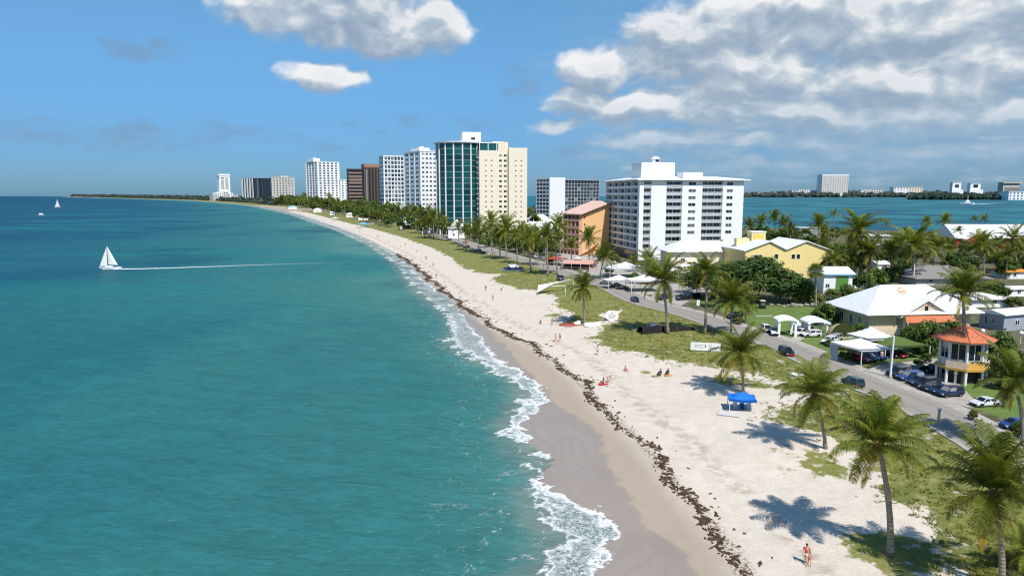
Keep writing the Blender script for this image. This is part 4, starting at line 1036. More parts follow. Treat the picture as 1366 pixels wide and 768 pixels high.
# yellow double-gabled house
h = Bld('house', 'bright yellow house with two white-trimmed gables facing the road', 'house', 993, 372, None, 1105, 4, a=20)
b = h.b; zv = h.z(333.5); zp = h.z(322.5)
x1, xv, x2 = b * .28, b * .475, b * .71
prof = [(0, 0), (b, 0), (b, zv - .1), (x2, zp), (xv, zv), (x1, zp), (0, zv - .1)]
mb = MB(); n = len(prof); vs = [(x, 0, z) for x, z in prof] + [(x, h.a, z) for x, z in prof]
mb.add(vs, [tuple(range(n)), tuple(range(2 * n - 1, n - 1, -1))] + [(i, n + i, n + (i + 1) % n, (i + 1) % n) for i in (0, 1, 6)] ); h.part('wall', mb, M['yellow'])
rf = MB(); rp = [(-.7, zv - .5), (x1, zp), (xv, zv), (x2, zp), (b + .9, zv - .55)]
for (p0, p1) in zip(rp[:-1], rp[1:]):
    rf.add([(p0[0], -.6, p0[1] + .02), (p1[0], -.6, p1[1] + .02), (p1[0], h.a + .5, p1[1] + .02), (p0[0], h.a + .5, p0[1] + .02), (p0[0], -.6, p0[1] + .32), (p1[0], -.6, p1[1] + .32), (p1[0], h.a + .5, p1[1] + .32), (p0[0], h.a + .5, p0[1] + .32)], [(0, 3, 2, 1), (4, 5, 6, 7), (0, 1, 5, 4), (1, 2, 6, 5), (2, 3, 7, 6), (3, 0, 4, 7)])
h.part('roof', rf, M['roofw'])
h.win('f', b * .365, h.z(346), 1.4, 1.8, M['dark'], M['white2'], 0, 0); h.win('f', b * .565, h.z(346), 1.35, 1.7, M['dark'], M['white2'], 0, 0); h.win('f', b * .625, h.z(346), 1.35, 1.7, M['dark'], M['white2'], 0, 0); h.win('f', b * .15, h.z(346), 3.0, 1.6, M['dark'], M['white2'], 0, 1)
z1 = h.z(309.5, 12)
ch = h.part('roof_turret', MB().box(b * .21, b * .38, 10, 14, zv - .5, z1), mat('pale_yellow_render', (.80, .66, .34), .75))
MB().box(b * .23, b * .36, 9.93, 9.99, z1 - 2.6, z1 - .7).build('turret_panel', mat('amber_panel', (.78, .50, .12), .7), ch); MB().box(b * .20, b * .39, 9.8, 14.2, z1 + .01, z1 + .3).build('turret_cap', M['roofw'], ch)
h.box('lower_turret', b * .04, b * .20, 11, 13, zp - 2, h.z(317.5, 12), mat('pale_yellow_render', (.80, .66, .34), .75)); h.done()
h = house('house', 'long cream house under a white hipped roof in front of the white hotel', 893, 364, None, 1000, 4, 336, 320, 'hip', 'cream', 'roofw', 1.4, a=12, wins=[('f', .16, 3.6, 1.6, 1.8), ('f', .42, 3.4, 1.8, 2.0), ('f', .75, 3.6, 1.6, 1.8)], ridge_d=9); h.part('awning', roof_mesh(h.b * .5, 3, .3, 3.0, 3.9, 'hip').add([], []), M['canvasw']).location = (2, -5.5, -.4); h.box('roof_vent', h.b * .68, h.b * .72, 5, 6, h.ze + 2.6, h.ze + 4.0, M['grey']); h.done()
h = house('house', 'white garden building with a pale blue eave and a tall green garage door', 1098, 391, None, 1136, 0, 366, 355, 'gx', 'white', 'roofw', .6, a=9); h.box('fascia_board', -.62, h.b + .62, -.68, -.61, h.ze - .12, h.ze + .24, M['bluer']); h.box('garage_door', h.b * .42, h.b * .86, -.08, -.02, 0, h.ze - .5, M['green']); h.win('f', h.b * .14, 1.6, 1.2, 1.2)
MB().box(h.b * .40, h.b * .88, -.14, -.09, h.ze - .49, h.ze - .2).build('lintel', M['white2'], h.root); h.done()
h = house('house', 'low white outhouse attached behind the green garage door', 1140, 384, None, 1160, 0, 374, 370, 'flat', 'white', 'roofw', .3, a=6); h.win('f', h.b * .5, 1, 1.1, 1.2); h.done()
h = house('house', 'white roofed house with a grey weatherboard gable beside the orange pavilion', 1338, 442, 1305, None, 20, 421, 408, 'gx', 'greyblue', 'roofw', .5, b=28, wins=[('l', .42, 1.2, 1.0, 1.2), ('l', .72, 1.0, .7, 1.8)], ridge_d=7); h.win('f', 4, 1, 1.4, 1.2); h.done()
h = house('house', 'white roofed house with red gables on the lagoon shore', 1275, 331, None, 1420, -4, 318, 299, 'gx', 'redwall', 'roofw', 1.0, a=22, ridge_d=11)
b, a = h.b, h.a; ze = h.ze
for i, xg in enumerate((b * .06, b * .50)):
    gw = b * .22; g = MB(); g.add([(xg, -3, 0), (xg + gw, -3, 0), (xg + gw, -3, ze - .6), (xg + gw / 2, -3, ze + 3.2), (xg, -3, ze - .6), (xg, 2, 0), (xg + gw, 2, 0), (xg + gw, 2, ze - .6), (xg + gw / 2, 6, ze + 3.2), (xg, 2, ze - .6)], [(0, 1, 2, 3, 4), (1, 6, 7, 2), (0, 4, 9, 5)]); go = h.part('gable', g, M['redwall'])
    r_ = MB()
    for p0, p1, q0, q1 in ((xg - 1, xg + gw / 2, ze - 1.0, ze + 3.4), (xg + gw / 2, xg + gw + 1, ze + 3.4, ze - 1.0)):
        r_.add([(p0, -3.6, q0), (p1, -3.6, q1), (p1, 8, q1), (p0, 8, q0), (p0, -3.6, q0 + .3), (p1, -3.6, q1 + .3), (p1, 8, q1 + .3), (p0, 8, q0 + .3)], [(0, 3, 2, 1), (4, 5, 6, 7), (0, 1, 5, 4), (1, 2, 6, 5), (2, 3, 7, 6), (3, 0, 4, 7)])
    r_.build('gable_roof', M['roofw'], go)
h.win('f', b * .36, 1.5, 1.5, 1.6); h.win('f', b * .8, 1.5, 1.5, 1.6); h.done()
h = house('house', 'long low house under a grey shingle roof behind the white villa', 1222, 381, None, 1318, 2, 372, 354, 'hip', 'sandst', 'roofgrey', 1.0, a=16, wins=[('f', .2, 1, 1.4, 1.3), ('f', .7, 1, 1.4, 1.3)], ridge_d=8); h.done()
h = house('house', 'small house with an orange roof half hidden by the shrubbery past the villa', 1343, 372, None, 1372, 0, 363, 354, 'hip', 'white', 'orangec', .5, a=8, wins=[('f', .35, .8, 1.2, 1.2)]); h.done()
h = house('house', 'white roofed house peeking out behind the right end of the villa', 1296, 410, None, 1346, 4, 400, 390, 'hip', 'white', 'roofw', .8, a=10, wins=[('f', .6, 1, 1.2, 1.2)]); h.done()
h = house('house', 'small white cottage with a pale pitched roof below the orange roofed house', 1343, 396, 1336, None, 12, 388, 379, 'gx', 'white', 'roofw', .5, b=12, wins=[('l', .5, .8, 1.0, 1.1)]); h.win('f', 4, .8, 1.2, 1.2); h.done()
h = house('boathouse', 'white flat roofed boathouse standing at the lagoon edge between palms', 1151, 327, None, 1187, 0, 315, 309, 'flat', 'white2', 'roofw', 1.0, a=14, cat='boathouse', wins=[('f', .3, 1, 2.0, 1.6), ('f', .7, 1, 2.0, 1.6)]); h.done()
h = house('house', 'flat grey concrete house by the lagoon behind the yellow house', 1066, 316, None, 1094, 0, 304.5, 300, 'flat', 'grey', 'greyl', .4, a=14, wins=[('f', .5, 1, 1.6, 1.4)]); h.done()
h = house('house', 'tiny white shed among bushes between the villa and the garage', 1170, 360, None, 1186, 0, 353, 347, 'gx', 'white', 'roofw', .4, a=6, wins=[('f', .5, .7, 1, 1)]); h.done()
h = house('house', 'white cube house with a pyramid roof in front of the cream tower', 598, 318, None, 622, 6, 305, 293, 'hip', 'white', 'roofw', .8, a=11, wins=[('f', .3, 1.5, 1.3, 1.8)]); h.done()
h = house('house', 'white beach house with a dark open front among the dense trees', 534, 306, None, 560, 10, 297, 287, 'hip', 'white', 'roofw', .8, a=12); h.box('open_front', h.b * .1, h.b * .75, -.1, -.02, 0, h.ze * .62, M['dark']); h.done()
h = house('restaurant', 'low restaurant with a red fascia under wide white roofs near the cream tower', 690, 322, None, 752, 6, 310, 296, 'hip', 'white', 'roofw', 1.5, a=18, cat='restaurant', wins=[('f', .2, .6, 3, 1.6), ('f', .7, .6, 3, 1.6)]); h.box('fascia', .2, h.b * .6, -.14, -.02, h.ze - 1.5, h.ze - .3, M['redc']); h.done()
h = house('house', 'white villa with a stepped white roof behind the low restaurant', 702, 308, None, 738, 6, 296, 286, 'hip', 'white', 'roofw', 1.0, a=14, wins=[('f', .3, 1.5, 1.5, 1.6), ('f', .7, 1.5, 1.5, 1.6)]); h.done()
for (uC, vC, uR, ve, vr, lab) in [(563, 312, 575, 306, 301, 'tiny white beach kiosk left of the leaning palm clump'), (462, 290, 472, 286, 283, 'small white beach house among trees under the brown towers'), (418, 283.5, 429, 280.2, 277.6, 'small white house on the dune below the slender white tower'), (440, 287, 449, 283.5, 280.5, 'white shack above the beach, second from the slender white tower'), (478, 294, 491, 289, 285.5, 'beach hut with a reddish roof by the parked cars'), (385, 279.5, 396, 276.3, 274.5, 'pale blue roofed kiosk on the far dune')]:
    h = house('beach_house', lab, uC, vC, None, uR, 12, ve, vr, 'hip', 'white', {'b': 'bluer', 'p': 'bluer'}.get(lab[0], 'roofw') if lab[0] == 'p' else ('redroof' if 'reddish' in lab else 'roofw'), .6, a=9, cat='beach house', wins=[('f', .5, .7, 1.4, 1.3)]); h.done()
# orange-roofed octagonal pavilion
pc = P(1281, 507); pav = thing('pavilion', 'round pavilion with a conical orange roof, white upper storey and yellow balcony', 'pavilion', pc, 0)
Hp = lambda v: at_y(1283, v, pc.y).z - pc.z
Rp = wpx(31.5, pc); ze = Hp(450); za = Hp(433); zf = Hp(486)
MB().lathe([(Rp * .80, zf + .01), (Rp * .80, ze + .2)], 8, 0, 0, 0, R(22.5)).build('wall', M['cream'], pav)
rfm = MB(); rfm.lathe([(Rp + .65, ze - .22), (Rp + .7, ze - .05), (Rp * .55, ze + (za - ze) * .48), (.08, za)], 8, 0, 0, 0, R(22.5))
rfo = rfm.build('roof', M['redroof'], pav)
rb = MB()
for k in range(8):
    w0 = R(22.5) + k * math.pi / 4; rb.tube([((Rp + .7) * math.cos(w0), (Rp + .7) * math.sin(w0), ze - .02), (Rp * .55 * math.cos(w0), Rp * .55 * math.sin(w0), ze + (za - ze) * .48 + .04), (0, 0, za + .06)], [.07, .07, .05], 5)
rb.build('ridge_tiles', mat('ridge_tile', (.48, .13, .06), .7), rfo)
for k in range(8):
    w0 = k * math.pi / 4; rr = Rp * .80 * math.cos(math.pi / 8)
    o = link('window', win_mesh(2.0, (ze - zf) * .62, M['glass'], M['white2'], 1), pav, (rr * math.cos(w0) , rr * math.sin(w0), zf + (ze - zf) * .26), w0 + math.pi / 2)
    w1 = w0 + R(22.5); MB().tube([(Rp * .84 * math.cos(w1), Rp * .84 * math.sin(w1), zf), (Rp * .84 * math.cos(w1), Rp * .84 * math.sin(w1), ze)], .16, 8).build('column', M['white2'], pav)
    MB().tube([(Rp * .9 * math.cos(w1), Rp * .9 * math.sin(w1), 0), (Rp * .9 * math.cos(w1), Rp * .9 * math.sin(w1), zf - .3)], .2, 8).build('post', M['white'], pav)
MB().lathe([(Rp * 1.0, zf - .35), (Rp * 1.02, zf), (Rp * .5, zf + .005)], 8, 0, 0, 0, R(22.5)).build('deck', mat('amber_render', (.74, .42, .10), .75), pav)
bal = MB(); n = 8
for k in range(8):
    if k in (2, 3): continue
    w0, w1 = R(22.5) + k * math.pi / 4, R(22.5) + (k + 1) * math.pi / 4; c0, c1 = Vector((Rp * 1.0 * math.cos(w0), Rp * 1.0 * math.sin(w0), 0)), Vector((Rp * 1.0 * math.cos(w1), Rp * 1.0 * math.sin(w1), 0)); i0, i1 = c0 * .965, c1 * .965
    zt = zf + 1.0; bal.add([(c0.x, c0.y, zf + .01), (c1.x, c1.y, zf + .01), (c1.x, c1.y, zt), (c0.x, c0.y, zt), (i0.x, i0.y, zf + .01), (i1.x, i1.y, zf + .01), (i1.x, i1.y, zt), (i0.x, i0.y, zt)], [(0, 1, 2, 3), (5, 4, 7, 6), (3, 2, 6, 7)], 1 if k in (5,) else 0)
bal.build('balcony_wall', [mat('peach_render', (.70, .55, .42), .8), mat('amber_render', (.74, .42, .10), .75)], pav)
MB().lathe([(Rp * .62, 0), (Rp * .62, zf - .36)], 8, 0, 0, 0, R(22.5)).build('ground_storey', mat('shaded_timber', (.05, .04, .035), .8), pav)  # shade under the deck put into the near-black wall colour
# far shore across the lagoon
# ------------------------------------------------------------------ cars
def car_proto(kind):
    L, W, Ht, belt, z0 = dict(suv=(4.7, 1.9, 1.72, 1.02, .30), sedan=(4.7, 1.84, 1.44, .90, .26), pickup=(5.5, 1.98, 1.85, 1.10, .36), van=(5.6, 2.0, 2.2, 1.15, .32), hatch=(4.1, 1.78, 1.5, .93, .26))[kind]
    o = thing('parked_car', '-', 'car'); h = W / 2; x0, x1 = -L / 2, L / 2
    fr = dict(suv=(-.98, -.90, .20, .52), sedan=(-.70, -.36, .18, .50), pickup=(-.22, -.12, .22, .58), van=(-.99, -.97, .42, .74), hatch=(-.96, -.74, .20, .56))[kind]   # cabin: rear base, rear top, front top, front base (fractions of half length)
    bx = [f * L / 2 for f in fr]
    def ring(x, hw, zl, zt): return [(x, -hw * .93, zl), (x, -hw, zl + .16), (x, -hw, zt - .14), (x, -hw * .93, zt), (x, hw * .93, zt), (x, hw, zt - .14), (x, hw, zl + .16), (x, hw * .93, zl)]
    hood = belt - (.02 if kind == 'van' else .07)
    st = [(x0, h * .86, z0 + .16, belt - .12), (x0 + .12, h * .95, z0, belt - .02), (x0 + .6, h, z0, belt), (bx[3], h, z0, belt), (x1 - .75, h * .98, z0, hood), (x1 - .18, h * .92, z0 + .02, hood - .13), (x1, h * .80, z0 + .16, hood - .26)]
    mb = MB().loft([ring(*s) for s in st])
    cw0, cw1 = h * .93, h * .74
    def cabin(mb, g0=0.0, mi=0):
        mb.add([(bx[0], -cw0, belt - .02), (bx[3], -cw0, belt - .02), (bx[3], cw0, belt - .02), (bx[0], cw0, belt - .02), (bx[1], -cw1, Ht - .05), (bx[2], -cw1, Ht - .05), (bx[2], cw1, Ht - .05), (bx[1], cw1, Ht - .05)], [(0, 1, 5, 4), (1, 2, 6, 5), (2, 3, 7, 6), (3, 0, 4, 7), (4, 5, 6, 7)], mi)
        mb.add([(bx[1] + .05, -cw1, Ht - .05), (bx[2] - .05, -cw1, Ht - .05), (bx[2] - .05, cw1, Ht - .05), (bx[1] + .05, cw1, Ht - .05), (bx[1] + .2, -cw1 * .8, Ht), (bx[2] - .25, -cw1 * .8, Ht), (bx[2] - .25, cw1 * .8, Ht), (bx[1] + .2, cw1 * .8, Ht)], [(0, 1, 5, 4), (1, 2, 6, 5), (2, 3, 7, 6), (3, 0, 4, 7), (4, 5, 6, 7)], mi)
    cabin(mb)
    if kind == 'pickup':   # load bed walls
        mb.box(x0 + .1, bx[0] - .05, -h * .95, -h * .85, belt - .02, belt + .18); mb.box(x0 + .1, bx[0] - .05, h * .85, h * .95, belt - .02, belt + .18); mb.box(x0 + .05, x0 + .15, -h * .95, h * .95, belt - .02, belt + .18)
    mb.build('body', paint('car_paint', (.02, .02, .02)), o, False)
    def lerp(a, b, t): return tuple(a[i] + (b[i] - a[i]) * t for i in range(3))
    def pane(name, A, B, C, D, m=.08, ms=.12, push=(0, 0, 0)):   # A B along the bottom, C D along the top
        q = []
        for s, t in ((m, ms), (1 - m, ms), (1 - m, 1 - ms), (m, 1 - ms)): q.append(tuple(np.add(lerp(lerp(A, B, s), lerp(D, C, s), t), push)))
        k = tuple(np.array(push) * -1.2); vs = q + [tuple(np.add(p, k)) for p in q]
        MB().add(vs, [(0, 1, 2, 3), (0, 4, 5, 1), (1, 5, 6, 2), (2, 6, 7, 3), (3, 7, 4, 0)]).build(name, M['car_glass'], o)
    b, tz = belt - .02, Ht - .05
    pane('windscreen', (bx[3], cw0, b), (bx[3], -cw0, b), (bx[2], -cw1, tz), (bx[2], cw1, tz), .07, .07, (.012, 0, .012))
    pane('rear_window', (bx[0], -cw0, b), (bx[0], cw0, b), (bx[1], cw1, tz), (bx[1], -cw1, tz), .10, .12, (-.012, 0, .008))
    for s in (-1, 1):
        mid = .5
        for f0, f1 in ((.03, .49), (.53, .97)):
            A, B = lerp((bx[0], s * cw0, b), (bx[3], s * cw0, b), f0), lerp((bx[0], s * cw0, b), (bx[3], s * cw0, b), f1)
            D, C = lerp((bx[1], s * cw1, tz), (bx[2], s * cw1, tz), f0), lerp((bx[1], s * cw1, tz), (bx[2], s * cw1, tz), f1)
            pane('side_window', A, B, C, D, .03, .12, (0, s * .014, .004))
        yl = h * .80
        MB().box(x1 - .22, x1 - .04, s * yl - .2, s * yl + .14, hood - .34, hood - .18).build('headlight', mat('lamp_clear', (.75, .76, .78), .15), o)
        MB().box(x0 - .015, x0 + .14, s * yl - .14, s * yl + .16, belt - .34, belt - .14).build('tail_light', mat('lamp_red', (.35, .01, .01), .25), o)
        MB().box(bx[3] - .35, bx[3] - .15, s * (h + .02), s * (h + .2), belt + .02, belt + .16).build('mirror', M['black'], o)
    MB().box(x0 - .03, x0 + .1, -h * .8, h * .8, z0 + .02, z0 + .24).build('rear_bumper', M['black'], o); MB().box(x1 - .12, x1 + .025, -h * .72, h * .72, z0 + .02, z0 + .26).build('front_bumper', M['black'], o)
    MB().box(x1 - .02, x1 + .015, -h * .45, h * .45, hood - .40, hood - .27).build('grille', M['black'], o)
    r = .36 if kind in ('suv', 'pickup') else .32
    for xf in (-.60, .62):
        for s in (-1, 1):
            wm = MB(); pts = []
            prof = [(r * .62, -.11), (r * .95, -.11), (r, -.07), (r, .07), (r * .95, .11), (r * .62, .11)]
            n = 18
            for rr, y in prof:
                for k in range(n): a_ = 2 * math.pi * k / n; wm.v.append((rr * math.cos(a_), y, rr * math.sin(a_)))
            for i in range(5):
                for k in range(n): wm.f.append([i * n + k, i * n + (k + 1) % n, (i + 1) * n + (k + 1) % n, (i + 1) * n + k]); wm.mi.append(0); wm.c.append((1, 1, 1))
            wo = link('wheel', wm.mesh('wheel', M['rubber']), o, (xf * L / 2, s * (h - .10), r))
            rm = MB(); rm.v = [(0, s * .09, 0)] + [(r * .63 * math.cos(2 * math.pi * k / n), s * .075, r * .63 * math.sin(2 * math.pi * k / n)) for k in range(n)]
            rm.f = [[0, 1 + k, 1 + (k + 1) % n] for k in range(n)]; rm.mi = [0] * n; rm.c = [(1, 1, 1)] * n
            rm.build('rim', mat('alloy', (.45, .46, .47), .3, .8), wo)
            am = MB()
            am.v = [((r + .09) * math.cos(math.pi * k / 10), s * .112, (r + .09) * math.sin(math.pi * k / 10)) for k in range(11)]
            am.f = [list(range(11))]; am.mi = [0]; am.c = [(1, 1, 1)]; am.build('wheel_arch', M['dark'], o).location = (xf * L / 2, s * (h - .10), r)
    return o
PROTO = {}
CC = dict(navy=(.012, .022, .07), blue=(.02, .06, .22), black=(.008, .008, .009), white=(.72, .72, .72), grey=(.12, .125, .13), silver=(.38, .39, .40), red=(.38, .015, .012), dgreen=(.015, .05, .05), teal=(.03, .14, .2), tan=(.40, .35, .28))
def road_angle(p):
    d = ((ROAD - np.array([p.x, p.y])) ** 2).sum(1); i = int(d.argmin()); return math.atan2(tg[i][1], tg[i][0])
def car(u, v, kind, colr, yaw, label, group=None, rel=True):
    p = P(u, v); p.z = ZLAND + .02
    if kind not in PROTO: PROTO[kind] = car_proto(kind); o = PROTO[kind]
    else:
        src = PROTO[kind]; o = copy_tree(src)
        if 'group' in o: del o['group']
    o.scale = (.82, .84, .84); o.location = p; o.rotation_euler = (0, 0, (road_angle(p) if rel else 0) + R(yaw)); o['label'] = label; o['category'] = 'car'
    if group: o['group'] = group
    for c in o.children:
        if c.name.startswith('body'):
            c.material_slots[0].link = 'OBJECT'; c.material_slots[0].material = paint('car_paint_' + colr, CC[colr])
    return o
pk = 'cars parked in the paved lot by the pavilion'
car(1266, 528, 'suv', 'navy', 92, 'dark blue estate car parked nearest the road end of the pavilion lot', pk)
car(1244, 520, 'sedan', 'black', 92, 'glossy black saloon parked between two dark blue cars by the pavilion', pk)
car(1227, 512, 'sedan', 'navy', 88, 'midnight blue saloon parked second in line left of the black saloon', pk)
car(1214, 507, 'suv', 'blue', 92, 'brighter blue car parked beside the black and white one near the utility pole', pk)
car(1199, 501, 'suv', 'black', 95, 'black car with pale lower trim parked right beside the white utility pole', pk)
car(1228, 497, 'sedan', 'black', 92, 'black car in the back row of the pavilion lot, farther from the pavilion', pk)
car(1246, 497, 'suv', 'navy', 92, 'tall dark car in the back row close to the pavilion posts', pk)
car(1236, 516, 'suv', 'black', 90, 'black estate car squeezed between two saloons in the pavilion row', pk)
car(1256, 524, 'sedan', 'navy', 92, 'low navy saloon between the glossy black saloon and the end car', pk)
car(1207, 504, 'sedan', 'black', 92, 'black saloon second from the white utility pole in the front row', pk)
car(1314, 541, 'sedan', 'white', 96, 'white two door car parked alone on the grass by the yellow palm')
car(1354, 571, 'hatch', 'blue', 95, 'small blue car half hidden behind the palm trunks at the road corner')
rc = car(1049, 473, 'suv', 'black', 178, 'black car with red bumper driving on the road near the white gazebos')
for c in rc.children:
    if c.name.startswith(('front_bumper', 'grille')): c.material_slots[0].link = 'OBJECT'; c.material_slots[0].material = paint('car_paint_red', CC['red'])
car(1137, 514, 'suv', 'dgreen', 2, 'very dark estate car driving on the road behind the yellowing palm')
car(847, 402, 'hatch', 'navy', 178, 'small dark blue car driving on the road below the white marquees')
car(1069, 447, 'suv', 'white', 100, 'white off-road car between the two gazebos behind the estate car')
car(1113, 455, 'suv', 'silver', 120, 'silver car just behind the white car with dark windscreen')
wg = 'white cars parked on the lawn by the gazebos'
car(1022, 442, 'suv', 'white', 160, 'white off-road car parked at the far left of the gazebo lawn', wg)
car(1033, 446, 'pickup', 'white', 150, 'white pickup parked in front of the first gazebo arch', wg)
car(1082, 449, 'suv', 'white', 82, 'white estate car parked sideways in front of the second gazebo', wg)
car(1106, 458, 'suv', 'white', 120, 'white car with dark windscreen parked next to the white tent', wg)
car(1119, 463, 'sedan', 'white', 120, 'low white car touching the corner of the white tent', wg)
tg_ = 'cars parked under the white tent and green shade'
car(1149, 482, 'hatch', 'red', 205, 'small red car parked under the edge of the white tent', tg_)
car(1158, 480, 'hatch', 'teal', 205, 'teal blue car parked between red and royal blue cars under the tent', tg_)
car(1167, 478, 'sedan', 'blue', 205, 'royal blue car parked at the open right side of the white tent', tg_)
car(1186, 475, 'sedan', 'black', 200, 'black car parked under the left part of the green shade', tg_)
car(1196, 476, 'hatch', 'red', 205, 'dark red car parked under the front edge of the green shade', tg_)
car(1072, 440, 'sedan', 'navy', 90, 'dark car seen between the two white gazebos')
mq = 'cars parked by the road below the hotel'
car(886, 399, 'pickup', 'navy', 120, 'dark blue pickup parked behind the tallest roadside palm', mq)
car(912, 400, 'pickup', 'black', 95, 'big black pickup parked on the grass below the dark tree', mq)
car(925, 397, 'suv', 'black', 95, 'black off-road car deep in the shade beside the black pickup', mq)
car(830, 386, 'sedan', 'black', 70, 'black and white car parked in front of the white marquee', mq)
car(822, 382, 'sedan', 'silver', 70, 'silver car nosed under the small white canopy', mq)
car(808, 379, 'suv', 'grey', 60, 'grey car parked beside the small white canopy', mq)
car(748, 374, 'van', 'grey', 176, 'grey minibus on the road near the tall white post')
car(979, 424, 'sedan', 'black', 90, 'dark car parked under the trees at the edge of the lawn')
car(683, 356, 'suv', 'black', 178, 'black car standing on the road just above the upturned boat')
car(716, 344, 'van', 'white', 150, 'white minibus with dark windows parked by the roadside palms')
fg = 'cars parked on the verge before the cream tower'
for i, (u, v, k_, c_, y_) in enumerate([(614, 329, 'suv', 'grey', 60), (622, 331, 'suv', 'black', 70), (630, 334, 'sedan', 'silver', 60), (637, 336, 'suv', 'black', 70), (644, 338, 'sedan', 'grey', 50), (652, 340, 'hatch', 'white', 60), (607, 324, 'sedan', 'white', 60), (599, 321, 'suv', 'silver', 60), (620, 324, 'sedan', 'red', 80), (588, 318, 'sedan', 'white', 60)]):
    car(u, v, k_, c_, y_, ['grey off-road car parked on the grass verge left of a black one', 'black off-road car parked between grey and silver cars on the verge', 'silver saloon parked between two black cars on the verge', 'black off-road car parked right of the silver saloon on the verge', 'grey saloon next to the white hatchback on the verge', 'white hatchback at the palm end of the verge row', 'white saloon parked in front of the white cube house', 'silver car parked just left of the white cube house', 'red car parked behind the verge row', 'white saloon parked beside the leaning palm clump'][i], fg)
def beachcars():
    for i, (u, v, c_) in enumerate([(497, 299.5, 'white'), (489, 297, 'blue'), (482, 295.5, 'red'), (474, 293.5, 'silver'), (506, 301.5, 'black')]):
        car(u, v, 'sedan', c_, 60, ['white', 'blue', 'red', 'silver', 'black'][i] + ' car parked behind the dune near the reddish hut', 'cars parked behind the far dune')
beachcars()
# tan-roofed buggy under the dark tree
p = P(1017, 411); o = thing('golf_buggy', 'dark buggy with a tan roof parked under the spreading tree', 'buggy', p, R(80))
MB().loft([[(x, -.6 * k, .3), (x, -.65 * k, .75), (x, .65 * k, .75), (x, .6 * k, .3)] for x, k in ((-1.3, .8), (-1.0, 1), (.9, 1), (1.4, .7))]).build('body', M['black'], o)
MB().add([(-1.2, -.7, 1.9), (1.0, -.7, 1.9), (1.0, .7, 1.9), (-1.2, .7, 1.9), (-1.0, -.5, 2.05), (.8, -.5, 2.05), (.8, .5, 2.05), (-1.0, .5, 2.05)], [(0, 3, 2, 1), (4, 5, 6, 7), (0, 1, 5, 4), (1, 2, 6, 5), (2, 3, 7, 6), (3, 0, 4, 7)]).build('roof', M['tanroof'], o)
for x in (-1.0, .85):
    for y in (-.6, .6):
        MB().tube([(x, y, .7), (x, y, 1.92)], .04, 6).build('roof_post', M['black'], o); wm = MB().tube([(x, y - .1, .28), (x, y + .1, .28)], .28, 14); wm.build('wheel', M['rubber'], o)
MB().box(-.5, .1, -.5, .5, .76, .95).box(-.6, -.45, -.5, .5, .95, 1.4).build('seat', M['whitecl'], o)
# ------------------------------------------------------------------ people
def skin_mesh(name, joints, edges, material, sub=1, root=0):
    names = list(joints); me = bpy.data.meshes.new(name)
    me.from_pydata([joints[n][0] for n in names], [(names.index(a), names.index(b)) for a, b in edges], [])
    o = bpy.data.objects.new(name, me); COL.objects.link(o)
    md = o.modifiers.new('skin', 'SKIN'); md.use_smooth_shade = True
    for i, n in enumerate(names):
        r = joints[n][1]; sv = me.skin_vertices[0].data[i]; sv.radius = r if isinstance(r, tuple) else (r, r); sv.use_root = i == root
    if sub: sd = o.modifiers.new('sub', 'SUBSURF'); sd.levels = sub; sd.render_levels = sub
    bpy.context.view_layer.update()
    me2 = bpy.data.meshes.new_from_object(o.evaluated_get(bpy.context.evaluated_depsgraph_get()))
    bpy.data.objects.remove(o); me2.name = name; me2.materials.clear(); me2.materials.append(material); me2.polygons.foreach_set('use_smooth', [True] * len(me2.polygons)); return me2
